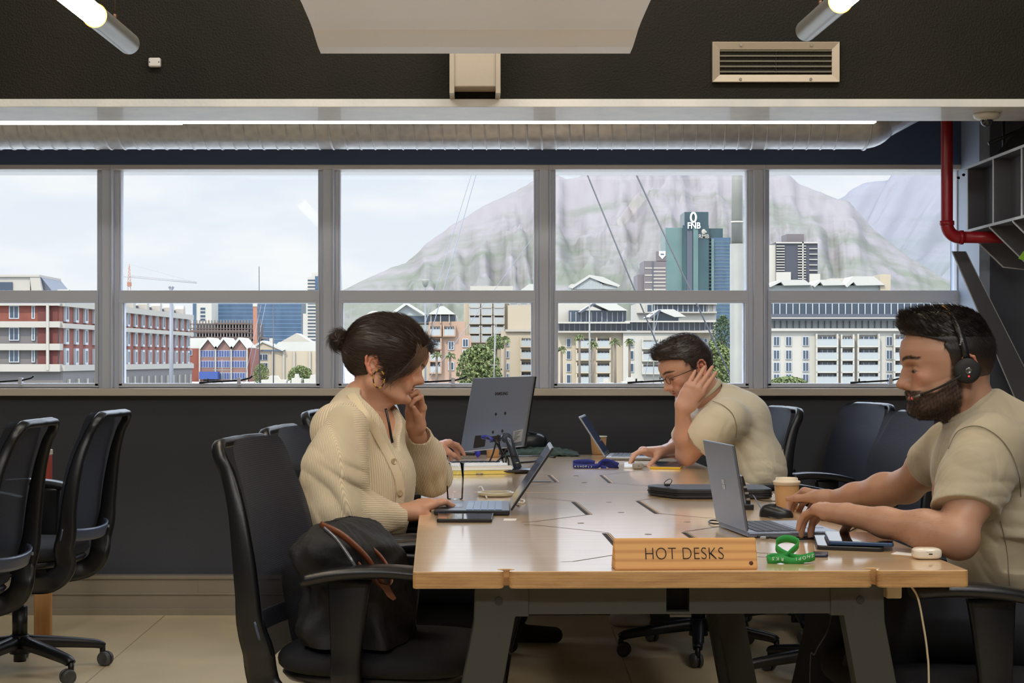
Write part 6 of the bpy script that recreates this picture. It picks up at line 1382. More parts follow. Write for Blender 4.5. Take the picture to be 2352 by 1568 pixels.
def strands(roots, nrm, field, length, lift, radius, seg=5, jitter=.15, seed=0, droop=0.0):
    "thin three-sided hairs growing from roots along field(P) with some lift; returns (V, faces)"
    rs = np.random.RandomState(seed); N = len(roots); P = roots - nrm * .001; Ls = length * (.65 + .6 * rs.rand(N)) if np.isscalar(length) else length * (.75 + .5 * rs.rand(N))
    D = field(P); D = D - nrm * (D * nrm).sum(1)[:, None] * .8; D = D / (np.linalg.norm(D, axis=1)[:, None] + 1e-9); D = D + nrm * lift + rs.randn(N, 3) * jitter; D /= np.linalg.norm(D, axis=1)[:, None]
    pts = [P]; 
    for i in range(seg):
        P = P + D * (Ls / seg)[:, None]; F_ = field(P); F_ = F_ / (np.linalg.norm(F_, axis=1)[:, None] + 1e-9); D = D * .8 + F_ * .28 + A_((0, 0, -droop)); D /= np.linalg.norm(D, axis=1)[:, None]; pts.append(P)
    side = np.cross(D, nrm); side /= np.linalg.norm(side, axis=1)[:, None] + 1e-9; up = np.cross(side, D); V = []
    for i, p in enumerate(pts):
        r = radius * (1 - .75 * i / seg)
        for k in range(3): a = 2 * PI * k / 3; V.append(p + side * (math.cos(a) * r) + up * (math.sin(a) * r))
    V = np.stack(V, 1).reshape(-1, 3); m = 3 * (seg + 1); base = (np.arange(N) * m)[:, None]; fs = []
    for i in range(seg):
        for k in range(3): fs.append(np.concatenate([base + 3 * i + k, base + 3 * i + (k + 1) % 3, base + 3 * (i + 1) + (k + 1) % 3, base + 3 * (i + 1) + k], 1))
    return V, np.concatenate(fs)
def hand(s, wrist, f, n, thumb, curls, thumbpose=(.55, .75, .35), tb=(15, 20), sc=1.0, spread=(.10, .02, -.06, -.14), k=.006, fore=None, tbase=None):
    "wrist point, f = forward, n = direction the palm faces, thumb = +1/-1 side of (f x n); curls = per finger (mcp, pip, dip) degrees"
    f, n = A_(f), A_(n); f /= np.linalg.norm(f); n -= f * (f @ n); n /= np.linalg.norm(n); sd = np.cross(f, n) * thumb; w = A_(wrist)
    offs = (.0285, .0095, -.0105, -.0285); plen = (.088, .091, .086, .079); seg = ((.043, .026, .022), (.047, .030, .023), (.044, .028, .023), (.035, .021, .020)); rad = ((.0098, .0088, .0078, .0066), (.0100, .0090, .0080, .0068), (.0095, .0085, .0076, .0064), (.0085, .0074, .0067, .0058)); tips = []
    for i in range(4):
        b = w + (f * plen[i] + sd * offs[i] - n * (.004 if i in (1, 2) else .001)) * sc; a = w + (f * .012 + sd * offs[i] * .55) * sc
        s.cone(a, b - f * .006 * sc, .0165 * sc, .0118 * sc, .016 * sc); s.ball(b - n * .001, .0112 * sc, .008)
        d0 = f + sd * spread[i]; d0 /= np.linalg.norm(d0); ang = 0; p = b
        for j in range(3):
            ang += R(curls[i][j]); d = d0 * math.cos(ang) + n * math.sin(ang); q = p + d * seg[i][j] * sc
            s.cone(p, q, rad[i][j] * sc, rad[i][j + 1] * sc, k if j == 0 else .003); p = q
        tips.append(p)
    s.cone(w + (f * .02 + sd * .012 + n * .006) * sc, w + (f * .05 - sd * .016 + n * .005) * sc, .017 * sc, .015 * sc, .02 * sc)
    tbp = w + (f * .024 + sd * .026 + n * .006) * sc if tbase is None else A_(tbase); d = f * thumbpose[0] + sd * thumbpose[1] + n * thumbpose[2]; d /= np.linalg.norm(d)
    p = tbp; s.cone(w + (f * .010 + sd * .014) * sc, p, .016 * sc, .0155 * sc, .016 * sc); q = p + d * .034 * sc; s.cone(p, q, .0155 * sc, .0118 * sc, .014); p = q
    ax = f * .7 - sd * .5 + n * .35; ax /= np.linalg.norm(ax)
    for L_, r0, r1, b in ((.030, .0112, .0100, tb[0]), (.026, .0100, .0072, tb[1])):
        t = math.tan(R(b)); d = d + ax * t; d /= np.linalg.norm(d); q = p + d * L_ * sc; s.cone(p, q, r0 * sc, r1 * sc, .004); p = q
    tips.append(p); return tips
def rotm(yaw=0, pitch=0, roll=0):
    return np.array(Matrix.Rotation(R(yaw), 3, 'Z') @ Matrix.Rotation(R(pitch), 3, 'Y') @ Matrix.Rotation(R(roll), 3, 'X'))
def head_sdf(h=.002, neck=None, neck_r=(.056, .060), sc=1.0, female=False, extra=None, beard=False, ears=True, earcut=False, eyes=True):
    "local frame: +X face, +Y left, +Z up, origin between the ears"
    z0 = -.30 if neck is None else min(-.16, neck[2] - .06); s = SDF((min(-.19, (neck[0] if neck is not None else 0) - .10), -.125, z0), (.16, .125, .16), h)
    s.ell((.024, 0, .042), (.100, .078, .086), .02); s.ell((-.022, 0, .030), (.060, .070, .070), .03)
    zk = [-.106, -.102, -.095, -.0875, -.078, -.066, -.052, -.040, -.025, -.008, .008, .020, .045, .06]; xf = [.080, .094, .1005, .1035, .0975, .0995, .1045, .1035, .1025, .1035, .1095, .1195, .121, .115]; xb = [.045, .035, .022, .010, -.002, -.010, -.02, -.03, -.045, -.055, -.06, -.06, -.06, -.05]
    wd = [.016, .026, .036, .044, .0505, .056, .0605, .065, .070, .073, .074, .074, .073, .066]
    if female: wd = [v * .92 for v in wd]; xf = [x - (.004 if z < -.07 else 0) for x, z in zip(xf, zk)]
    def f(X, Y, Z):
        a = np.interp(Z, zk, xf).astype(np.float32); b = np.interp(Z, zk, xb).astype(np.float32); w = np.interp(Z, zk, wd).astype(np.float32); c = (a + b) / 2; ha = (a - b) / 2
        u = (X - c) / ha; w2 = w * (1 - .22 * np.clip(u, 0, 1) ** 2); r = (np.abs(u) ** 2.05 + np.abs(Y / w2) ** 2.05) ** (1 / 2.05); d = (r - 1) * np.minimum(ha, w)
        return np.maximum(d, np.maximum(Z - .06, -.106 - Z))
    s.op(f, (-.07, -.08, -.107), (.13, .08, .06), .022)
    g = .8 if female else 1.0
    for y in (-1, 1):
        s.cone((.113, .014 * y, .0195), (.0955, .046 * y, .0200), .0076 * g, .0065, .012); s.ell((.1150, .036 * y, .0025), (.0165, .0185, .0125), .012, 's')
        s.ball((.0905, .0320 * y, .0015), .0148, .004); s.cone((.1015, .022 * y, -.006), (.0945, .045 * y, -.0055), .0030, .0028, .003)     # eyeball under the lids, lower lid fold
        s.ell((.083, .046 * y, -.020), (.016, .014, .013), .03); s.cone((.082, .030 * y, -.086), (.008, .0575 * y, -.058), .013, .014, .02); s.cone((.008, .0575 * y, -.058), (.004, .063 * y, -.012), .014, .014, .02)
        s.ell((.1120, .0122 * y, -.0370), (.0105, .0066, .0080), .006); s.ell((.097, .032 * y, -.048), (.012, .016, .020), .02)
    s.cone((.106, 0, .004), (.1125, 0, -.032), .0085, .0125, .010); s.chain([(.1115, 0, .010), (.1175, 0, -.006), (.1255, 0, -.026)], [.0068, .0072, .0090], .010); s.ell((.1285, 0, -.0340), (.0108, .0115, .0095), .007); s.cone((.120, 0, -.040), (.109, 0, -.046), .0055, .005, .005)
    for y in (-1, 1): s.ell((.1195, .0062 * y, -.0445), (.0062, .0030, .0035), .002, 's')
    for y in (-1, 1):
        s.cone((.1085, 0, -.0545), (.0985, .020 * y, -.0600), .0046, .0026, .004); s.cone((.1065, 0, -.0665), (.0975, .019 * y, -.0618), .0058, .0026, .004); s.cone((.1125, 0, -.0600), (.0995, .0235 * y, -.0612), .0013, .0010, .0018, 's')
    s.ell((.0955, 0, -.0905), (.014, .019, .013), .016); s.cone((.108, -.009, -.0775), (.108, .009, -.0775), .0030, .0030, .010, 's')
    if eyes:
        for y in (-1, 1): s.ell((.1060, .0325 * y, -.0035), (.014, .0130, .0030), .0012, 's')
    if beard:
        fb = lambda X, Y, Z: (-.0052 * np.clip((-.018 - Z - .35 * np.clip(X - .03, 0, 1)) / .02, 0, 1) * np.clip((X + .004) / .02, 0, 1) * np.clip(((X - .108) ** 2 + Y * Y * .8 + (Z + .0605) ** 2 * 2.2) / .00055 - .35, 0, 1)); s.op(fb, (-.02, -.09, -.125), (.13, .09, 0), 0, 'a', pad=0)
    if ears:
        for y in (-1, 1):
            Y0 = .0735 if female else .0765
            s.ell((-.008, Y0 * y, -.001), (.017, .0065, .028), .006); P = [(.004, -.004), (.006, .012), (.002, .025), (-.010, .0315), (-.021, .0275), (-.0265, .013), (-.0245, -.004), (-.0155, -.019), (-.006, -.0295)]
            s.chain([(x, (Y0 + .0085) * y, z) for x, z in P], [.003, .0032, .0034, .0036, .0036, .0034, .0032, .0034, .0052], .0035); s.chain([(-.002, (Y0 + .0075) * y, .016), (-.015, (Y0 + .007) * y, .010), (-.0165, (Y0 + .0075) * y, -.006), (-.008, (Y0 + .0075) * y, -.017)], [.0026, .003, .003, .003], .003)
            s.ell((-.0065, (Y0 + .0085) * y, -.003), (.0075, .0055, .0095), .003, 's'); s.ball((.0045, (Y0 + .003) * y, -.004), .0042, .004)
    if neck is not None:
        q = A_(neck); s.cone((-.008, 0, -.040), q * .55 + A_((.0, 0, -.035)) * .45, neck_r[0], neck_r[0] * .98, .03, side=(0, 1, 0), q=.95); s.cone(q * .55 + A_((.0, 0, -.035)) * .45, q, neck_r[0] * .98, neck_r[1] * 1.05, .03)
        s.cone((.050 if female else .058, 0, -.078 if female else -.082), q + A_((.035, 0, .02)), .014 if female else .022, .026, .03)
        for y in (-1, 1): s.cone((-.004, .058 * y, -.055), q + A_((.048, .012 * y, 0)), .0135, .011, .022)
    if extra: extra(s)
    return s
LIN = lambda c: A_(lin(c))
def sstep(x, a, b): t = np.clip((x - a) / (b - a), 0, 1); return t * t * (3 - 2 * t)
def head_paint(V, skin, beardc=None, browc=(40, 28, 22), lipc=(176, 104, 94), female=False, stub=None):
    x, y, z = V[:, 0], np.abs(V[:, 1]), V[:, 2]; C = np.tile(LIN(skin), (len(V), 1)); n = wob(V, 60, 3)[:, None]; C = C * (1 + .05 * n)
    def mixc(m, c): 
        nonlocal C
        C = C * (1 - m[:, None]) + LIN(c)[None] * m[:, None]
    red = (skin[0], int(skin[1] * .80), int(skin[2] * .74)); mixc(.55 * np.exp(-(((x - .10) / .03) ** 2 + ((y - .045) / .022) ** 2 + ((z + .022) / .02) ** 2)), red); mixc(.6 * np.exp(-(((x - .125) / .012) ** 2 + (y / .014) ** 2 + ((z + .034) / .010) ** 2)), red)
    mixc(.55 * sstep(y, .078, .084) * (x < .02) * (np.abs(z) < .05), (min(255, skin[0] + 8), int(skin[1] * .72), int(skin[2] * .64)))
    if stub is not None:
        m = sstep(-z - .30 * np.clip(x - .02, 0, 1) + .25 * y, .022, .034) * sstep(x, .0, .016) * (z > -.125); m = m * (1 - np.exp(-(((x - .108) / .02) ** 2 + (y / .022) ** 2 + ((z + .061) / .0085) ** 2) * .8)) ; mixc(np.clip(m, 0, 1) * stub[1] * (.8 + .2 * wob(V, 500, 9)), stub[0])
    if beardc is not None:
        edge = -z - .85 * np.clip(x - .03, 0, .033) + .002 * wob(V, 240, 4); m = np.maximum(sstep(edge, .016, .028), sstep(x, .088, .096) * sstep(-z, .0455, .048)) * sstep(x + .08 * wob(V, 300, 8) * .03, -.004, .012) * (z > -.13)
        m = np.maximum(m, sstep(x, .0, .010) * sstep(.034 - x, 0, .008) * sstep(.045 - z, 0, .01) * (z > -.05) * sstep(y, .05, .06)); lip = np.exp(-(((x - .108) / .018) ** 2 + (y / .020) ** 2 + ((z + .062) / .0060) ** 2) * 1.0); m = m * (1 - .95 * lip); nose = (z > -.0445) & (y < .022) & (x > .09); m = np.where(nose, 0, m); mixc(np.clip(m * (.90 + .1 * wob(V, 700, 6)), 0, 1), beardc)
    ll = np.exp(-((y / .021) ** 4)) * sstep(x, .094, .101) * np.exp(-(((z + .0605) / .0068) ** 4)); mixc(.75 * ll, lipc); mixc(.8 * sstep(x, .096, .102) * (y < .023) * np.exp(-(((z + .0606) / .0011) ** 2)), (70, 34, 30))
    bz = .0235 + .006 * np.sin(np.clip((y - .012) / .040, 0, 1) * PI * .8) ; th = np.where(y < .045, .0046, .0034) * (.75 if female else 1.0); bm = np.exp(-((z - bz) / th) ** 4) * sstep(y, .010, .015) * sstep(.060 - y, 0, .008) * (x > .07); mixc(np.clip(bm * (.9 + .25 * wob(V, 900, 2)), 0, 1), browc)
    e = np.exp(-(((z + .0030 - .0016 * np.cos((y - .0325) / .016)) / .0022) ** 2)) * np.exp(-(((y - .0350) / .0175) ** 4)) * (x > .08); mixc(.80 * e, (40, 24, 20)); e = np.exp(-(((z - .0100) / .0018) ** 2)) * np.exp(-(((y - .0325) / .014) ** 4)) * (x > .09); mixc(.45 * e, (110, 66, 52)); sh = np.exp(-(((y - .033) / .02) ** 2 + ((z - .003) / .010) ** 2)) * (x > .088); mixc(.22 * sh, (140, 88, 72))  # lash line, plus lid crease and socket shade painted into the skin
    return np.clip(C, 0, 1)
def hair_shell(thk, keep, vols=(), h=.0024, female=False, box=None):
    "skull surface pushed out by thk(X,Y,Z), limited by keep(X,Y,Z) < 0, plus extra lobes (centre, radii, k)"
    s = head_sdf(h, female=female, ears=False); s.op(lambda X, Y, Z: -thk(X, Y, Z) + 0 * (X + Y + Z), s.lo, s.lo + s.n * s.h, 0, 'a', pad=0)
    for c, r, k in vols: s.ell(c, r, k)
    s.op(keep, s.lo, s.lo + s.n * s.h, 0, 'i', pad=0); return s
def eyeballs(O, Rm, gaze=(.86, 0, -.5), iris=(62, 42, 30)):
    out = []; g = A_(gaze) / np.linalg.norm(gaze); n, m = 36, 28
    for y in (-1, 1):
        V = A_([(math.sin(PI * j / m) * math.cos(2 * PI * i / n), math.sin(PI * j / m) * math.sin(2 * PI * i / n), math.cos(PI * j / m)) for j in range(m + 1) for i in range(n)]); Q = np.array([(j * n + i, j * n + (i + 1) % n, (j + 1) * n + (i + 1) % n, (j + 1) * n + i) for j in range(m) for i in range(n)])
        c = V @ g; C = np.tile(LIN((206, 198, 192)), (len(V), 1)); C[c > .86] = LIN(iris); C[c > .965] = LIN((12, 10, 10)); out.append((to_world(V * .0125 + A_((.0925, .0322 * y, -.001)), O, Rm), Q, C))
    return out
def lashes(hp, O, Rm, seed=1, brow=True, browc=(34, 24, 20)):
    "eyelashes on the lid edge and brow hairs, rooted on the modelled skin"
    V = to_local(hp[0], O, Rm); N_ = vnormals(hp[0], hp[1]) @ A_(Rm)
    if (N_ * V).sum() < 0: N_ = -N_
    y = np.abs(V[:, 1]); rs = np.random.RandomState(seed); out = []
    m = np.nonzero((np.abs(V[:, 2] + .0012) < .0012) & (y > .018) & (y < .048) & (V[:, 0] > .088))[0]
    if len(m):
        i = rs.choice(m, 170); out.append(strands(V[i], N_[i], lambda P: np.stack([.5 + 0 * P[:, 0], np.sign(P[:, 1]) * .4, -.7 + 0 * P[:, 0]], 1), .0075, .5, .00028, 3, .12, seed))
    bz = .0235 + .006 * np.sin(np.clip((y - .012) / .040, 0, 1) * PI * .8)
    m = np.nonzero((np.abs(V[:, 2] - bz) < np.where(y < .045, .0042, .003)) & (y > .011) & (y < .058) & (V[:, 0] > .07))[0]
    if brow and len(m):
        i = rs.choice(m, 620); out.append(strands(V[i], N_[i], lambda P: np.stack([-.3 + 0 * P[:, 0], np.sign(P[:, 1]) * 1.0, .25 + 0 * P[:, 0]], 1), .0068, .12, .00030, 3, .12, seed + 1))
    return [(to_world(a, O, Rm), b, np.tile(LIN(browc), (len(a), 1))) for a, b in out]
def to_world(V, o, Rm): return V @ A_(Rm).T + A_(o)
def to_local(p, o, Rm): return (A_(p) - A_(o)) @ A_(Rm)
m_skin = attr_mat('skin', .46, sss=.12, bump=(350, .10)); m_hair = attr_mat('hair', .42, spec=.5); m_tee = attr_mat('jersey_cotton', .85, sheen=.25, bump=(900, .12), coarse=(9, .45)); m_denim = attr_mat('dark_denim', .85, bump=(700, .2))
m_knit = attr_mat('ribbed_knit', .9, sheen=.3, rib=(.0046, .5), bump=(500, .1))
def piece(s, col, it=1, paint=None, rib=None, o=None, Rm=None):
    V, Q = s.mesh(); V = smooth_mesh(V, Q, it, .5); C = paint(V) if paint else np.tile(LIN(col), (len(V), 1)) * (1 + .04 * wob(V, 40, 5)[:, None]); S_ = rib(V) if rib else None
    if Rm is not None: V = to_world(V, o, Rm)
    return (V, Q, C, S_)
def surf(piece_, px, py, off=.003, tol=5.0):
    "front-most surface point of a modelled piece under that pixel"
    V = piece_[0]; u = CX + V[:, 0] / V[:, 1] * F; v = CY - (V[:, 2] - H) / V[:, 1] * F; d = (u - px) ** 2 + (v - py) ** 2; m = np.nonzero(d < tol ** 2)[0]
    if len(m) == 0: m = np.array([d.argmin()])
    q = V[m[V[m, 1].argmin()]]; return W(px, py, q[1] - off)
def seam(parent, name, piece_, pxs, r, mat, off=.0005):
    g = MB(); g.tube([surf(piece_, *p, off=off) - parent.location for p in [tuple(q)[:2] for q in catmull([Vector((a, b, 0)) for a, b in pxs], 5)]], r, 6); return g.build(name, mat, parent)
def folds(s, pts, amp, dirs, freq, seed, lo, hi):
    "soft creases: distance field is modulated by warped ridges running across dirs"
    r = np.random.RandomState(seed); d = A_(dirs); d /= np.linalg.norm(d); e = np.cross(d, (0, 0, 1.0)); e = e / (np.linalg.norm(e) + 1e-9); c, rad = A_(pts[0]), pts[1]
    def f(X, Y, Z):
        w = .022 * np.sin(X * 21 + seed) + .016 * np.sin(Z * 26 + 2 * seed) + .012 * np.sin(Y * 33 + seed); t = (X * d[0] + Y * d[1] + Z * d[2] + w) * freq; v = np.abs(np.sin(t)) ** .8 - .55; m = np.exp(-(((X - c[0]) ** 2 + (Y - c[1]) ** 2 + (Z - c[2]) ** 2) / rad ** 2))
        return (-amp * v * m).astype(np.float32)
    return s.op(f, lo, hi, 0, 'a', pad=0)
m_eye = attr_mat('eye', .08, spec=.7)
def collar(parent, c, up, r, col):
    up = A_(up) / np.linalg.norm(up); u = np.cross(up, (0, 1, 0)); u /= np.linalg.norm(u); v = np.cross(up, u); n = 48; V, Q = [], []
    sec = [(.0, -.011), (.0035, -.008), (.0045, 0), (.002, .008), (-.001, .010), (-.002, 0), (-.002, -.010)]; m = len(sec)
    for i in range(n):
        a = 2 * PI * i / n; d = u * math.cos(a) + v * math.sin(a)
        for q, z in sec: V.append(A_(c) + d * (r + q - .25 * (z - .0)) + up * z)
    for i in range(n):
        for k in range(m): Q.append((i * m + k, ((i + 1) % n) * m + k, ((i + 1) % n) * m + (k + 1) % m, i * m + (k + 1) % m))
    V = A_(V); return np_obj('collar', [(V, np.array(Q), np.tile(LIN(col) * .97, (len(V), 1)))], m_tee, parent)
# ------------------------------------------------ person with the headset (right)
SK1 = (180, 138, 115)
def build_headset_man():
    t = empty('person', (1.26, 3.95, 0), 'person at right in a beige t-shirt with dark beard, wearing a headset and typing', 'person', 'people at the table')
    Dh = 3.95; O = W(2196, 847, Dh); Rm = rotm(180 - 3, 1.5, 0)
    neckw = W(2243, 955, 3.955); nk = to_local(neckw, O, Rm)
    s = head_sdf(.0019, neck=nk, neck_r=(.055, .060), beard=True); p = []
    hp = piece(s, None, 1, lambda V: head_paint(V, SK1, beardc=(36, 26, 22), browc=(30, 20, 17), lipc=(158, 96, 90)), o=O, Rm=Rm)
    p.append(hp)
    skinp = lambda V: np.clip(np.tile(LIN(SK1), (len(V), 1)) * (1 + .07 * wob(V, 45, 5)[:, None]) * np.array([1, .985, .97])[None], 0, 1)
    # near arm
    sh, el, wr = W(2262, 1035, 3.80), W(2198, 1236, 3.64), W(1948, 1181, 3.84)
    lo = np.minimum(np.minimum(A_(sh), A_(el)), A_(wr)) - .26; hi = np.maximum(np.maximum(A_(sh), A_(el)), A_(wr)) + .14; lo[2] = .70; lo[1] = 3.52; hi[1] = 4.16; hi[2] = 1.04; lo[0] = .66
    s = SDF(lo, hi, .0024); e, w_ = A_(el), A_(wr); m1 = e * .72 + w_ * .28 + A_((0, 0, .004)); m2 = e * .35 + w_ * .65
    s.chain([A_(sh), A_(sh) * .45 + e * .55, e], [.056, .047, .038], .03); s.ball(e + A_((.008, -.002, -.008)), .031, .03); s.chain([e, m1, m2, w_], [.036, .040, .030, .0250], .025); s.ell((A_(sh) * .4 + e * .6) + A_((-.018, 0, .0)), (.026, .030, .05), .03)
    f = A_(W(1868, 1166, 3.945)) - w_; hand(s, w_, f, (-.12, .10, -1), -1, ((22, 18, 10), (38, 40, 18), (30, 34, 20), (26, 30, 20)), thumbpose=(.62, .45, .62), tb=(8, 14), sc=1.0)
    ap = piece(s, None, 1, skinp); p.append(ap); AV, AN = ap[0], vnormals(ap[0], ap[1]); c_ = (A_(el) + A_(wr)) / 2
    if (AN * (AV - c_)).sum() < 0: AN = -AN
    fa = (AV - A_(el)) @ (A_(wr) - A_(el)) / ((A_(wr) - A_(el)) @ (A_(wr) - A_(el))); ii = np.random.RandomState(3).choice(np.nonzero((fa > .05) & (fa < 1.0))[0], 1500); dr_ = A_(wr) - A_(el)
    sh_ = strands(AV[ii], AN[ii], lambda P: np.tile(dr_ + A_((0, 0, -.15)), (len(P), 1)), .011, .25, .00016, 3, .2, 6); np_obj('arm_hair', [(sh_[0], sh_[1], np.tile(LIN((84, 58, 44)), (len(sh_[0]), 1)))], m_hair, t)
    # far arm
    sh2, el2, wr2 = W(2182, 1030, 4.14), W(2082, 1116, 4.36), W(1912, 1148, 4.58); e, w_ = A_(el2), A_(wr2)
    s = SDF((.80, 4.02, .70), (1.26, 4.86, 1.03), .0026); s.chain([A_(sh2), A_(sh2) * .5 + e * .5, e], [.055, .049, .041], .03); s.chain([e, e * .7 + w_ * .3, e * .3 + w_ * .7, w_], [.040, .042, .031, .026], .025)
    f = A_(W(1858, 1137, 4.66)) - w_; hand(s, w_, f, (-.55, .45, -.55), 1, ((40, 45, 20), (38, 45, 22), (36, 45, 22), (34, 42, 22)), thumbpose=(.8, .5, .3), tb=(5, 10), sc=.98)
    p.append(piece(s, None, 1, skinp))
    # hidden trunk and ankles keep the body whole
    s = SDF((.95, 3.62, .44), (1.50, 4.30, 1.06), .008); s.cone((1.25, 3.95, .56), (1.185, 3.96, .86), .10, .11, .03); s.cone(A_(sh), A_(sh2), .05, .05, .05); s.cone((1.185, 3.96, .86), A_(neckw), .10, .055, .04); p.append(piece(s, None, 1, skinp))
    np_obj('body', p, m_skin, t)
    # t-shirt
    s = SDF((.95, 3.50, .50), (1.58, 4.40, 1.13), .0034); yv = (0, 1, 0)
    s.cone((1.29, 3.96, .555), (1.245, 3.96, .74), .125, .128, .03, side=yv, q=1.35); s.cone((1.245, 3.96, .74), (1.185, 3.965, .895), .125, .108, .06, side=yv, q=1.38, q2=1.5)
    s.cone(A_(sh) + A_((.02, .03, -.01)), A_(sh2) + A_((.02, -.03, -.01)), .070, .066, .06); nb = A_(neckw); nb = A_((1.158, 3.955, 1.052)); s.cone((1.20, 3.965, .92), nb + A_((.015, 0, -.02)), .10, .070, .05); s.cone((1.36, 3.965, .96), nb + A_((.05, 0, -.02)), .085, .055, .06); s.cone(A_(sh) + A_((.04, .03, .0)), nb + A_((.04, -.02, -.075)), .060, .05, .06); s.cone(A_(sh2) + A_((.04, -.03, .0)), nb + A_((.04, .02, -.075)), .060, .05, .06)
    s.cone((1.27, 3.965, .93), nb + A_((.03, 0, -.05)), .085, .05, .06)
    a, b = A_(sh), A_(el); d = b - a; L_ = np.linalg.norm(d); d /= L_; e1 = A_(W(2213, 1172, 3.70)); s.chain([a + A_((.004, .0, .004)), (a + e1) / 2, e1 + d * .05], [.074, .070, .071], .045)
    s.cut(e1 + A_((0, 0, .002)), d * .8 + A_((.12, -.1, -.55)), lo=(.95, 3.5, .70), hi=(1.30, 3.79, .915))
    a2, b2 = A_(sh2), A_(el2); d2 = (b2 - a2) / np.linalg.norm(b2 - a2); e2 = A_(W(2136, 1066, 4.24)); s.chain([a2, e2 + d2 * .04], [.068, .062], .03); s.cut(e2, d2, lo=(.95, 4.21, .6), hi=(1.22, 4.4, 1.0))
    folds(s, ((1.13, 3.85, .84), .14), .0065, (.35, -.2, .9), 62, 2, (.95, 3.5, .52), (1.5, 4.4, 1.08)); folds(s, ((1.12, 3.70, .88), .07), .005, (.25, 0, .95), 80, 11, (.95, 3.5, .6), (1.5, 4.4, 1.08)); folds(s, ((1.22, 3.85, .99), .08), .005, (.9, .2, .3), 60, 12, (.95, 3.5, .6), (1.5, 4.4, 1.08)); folds(s, ((1.13, 3.72, .92), .09), .006, (.6, 0, .75), 75, 5, (.95, 3.5, .6), (1.5, 4.4, 1.08)); folds(s, ((1.25, 3.84, .66), .13), .008, (.5, .1, .8), 60, 8, (.95, 3.5, .52), (1.5, 4.4, 1.08))
    # neck opening and collar band
    up = A_((-.57, 0, .82)); s.cut(nb + up * .008, up, lo=(1.0, 3.78, .92), hi=(1.5, 4.15, 1.13))
    s.cone(nb - up * .06, nb + up * .10, .062, .068, .004, 's')
    u = np.cross(up, (0, 1, 0)); u /= np.linalg.norm(u); v = np.cross(up, u)
    ring = [nb + up * .002 + u * .0675 * math.cos(2 * PI * i / 28) + v * .069 * math.sin(2 * PI * i / 28) for i in range(29)]; s.chain(ring, [.0072] * 29, .006)
    tp = piece(s, (172, 161, 138), 2); np_obj('t_shirt', [tp], m_tee, t)
    ms_ = M('jersey_seam', (120, 112, 94), .85)
    collar(t, nb + up * .014, up, .0625, (172, 161, 138)); seam(t, 'sleeve_seam', tp, [(2178, 1030), (2200, 990), (2245, 978), (2290, 1000), (2322, 1040), (2340, 1090), (2345, 1140)], .0011, ms_); seam(t, 'side_seam', tp, [(2298, 1195), (2312, 1260), (2318, 1330), (2322, 1400)], .0009, ms_)
    # seams
    g = MB(); P = [W(2178, 1012, 3.735), W(2205, 981, 3.73), W(2243, 976, 3.72), W(2290, 1000, 3.715), W(2325, 1045, 3.72), W(2338, 1100, 3.73)]
    # trousers
    s = SDF((.55, 3.62, .05), (1.52, 4.30, .66), .007); 
    for y, kx in ((3.79, .92), (4.08, .88)):
        s.cone((1.27, y, .555), (kx, y - .0, .585), .098, .078, .04); s.cone((kx, y, .575), (kx - .12, y, .13), .074, .055, .03)
    s.cone((1.27, 3.85, .55), (1.27, 4.05, .55), .11, .11, .05); folds(s, ((.95, 3.85, .5), .2), .008, (.9, 0, .4), 40, 3, (.55, 3.62, .05), (1.52, 4.3, .66))
    np_obj('trousers', [piece(s, (24, 27, 36), 1)], m_denim, t)
    for y, kx in ((3.79, .92), (4.08, .88)):
        s = SDF((kx - .38, y - .06, 0), (kx - .04, y + .06, .16), .005); s.cone((kx - .10, y, .06), (kx - .12, y, .13), .045, .05, .02); s.cone((kx - .09, y, .040), (kx - .30, y, .034), .040, .034, .02); s.cut((0, 0, .004), (0, 0, -1)); np_obj('shoe', [piece(s, (30, 30, 34), 1)], m_denim, t)
    sl = None
    # hair: short sides with a fade, longer combed-up top
    thk = lambda X, Y, Z: .0022 + .0050 * np.clip((Z - .01) / .06, 0, 1) + .004 * np.clip((Z - .085) / .02, 0, 1)
    def keep(X, Y, Z):
        lim = .022 + .010 * np.clip((Z - .0) / .03, 0, 1) + .012 * np.clip((Z - .035) / .02, 0, 1) + .050 * np.clip((Z - .060) / .016, 0, 1) + .034 * np.clip((Z - .076) / .012, 0, 1) - .012 * np.clip((np.abs(Y) - .03) / .03, 0, 1) * (Z > .06)
        low = -.062 + .046 * np.clip((X + .045) / .02, 0, 1); ear = .026 - np.sqrt((X + .010) ** 2 + (Z + .002) ** 2 * .8)
        return np.maximum(np.maximum(X - lim, low - Z), ear + 0 * Y).astype(np.float32)
    s = hair_shell(thk, keep, (((.030, .006, .108), (.088, .056, .034), .02), ((.092, .008, .106), (.034, .046, .027), .02)))
    V, Q = s.mesh(); V = smooth_mesh(V, Q, 2); N_ = vnormals(V, Q)
    if (N_ * (V - A_((.02, 0, .03)))).sum() < 0: N_ = -N_
    hc = LIN((26, 20, 19)); fade = sstep(.045 - V[:, 2], 0, .06) * .45; C = hc[None] * (1 - fade[:, None]) + LIN((92, 66, 54))[None] * fade[:, None]; C = C * (1 + .25 * wob(V, 300, 2)[:, None])
    rs = np.random.RandomState(4); ok = np.nonzero((V[:, 2] > .03) & (N_[:, 2] > -.4))[0]; top = ok[V[ok, 2] > .072]; r1 = rs.choice(top, 5200); r2 = rs.choice(ok, 3500)
    fld = lambda P: np.stack([.85 + 0 * P[:, 0] + 3 * (P[:, 0] - .03), .5 + 4 * P[:, 1], .65 + 5 * (P[:, 0] - .02)], 1)
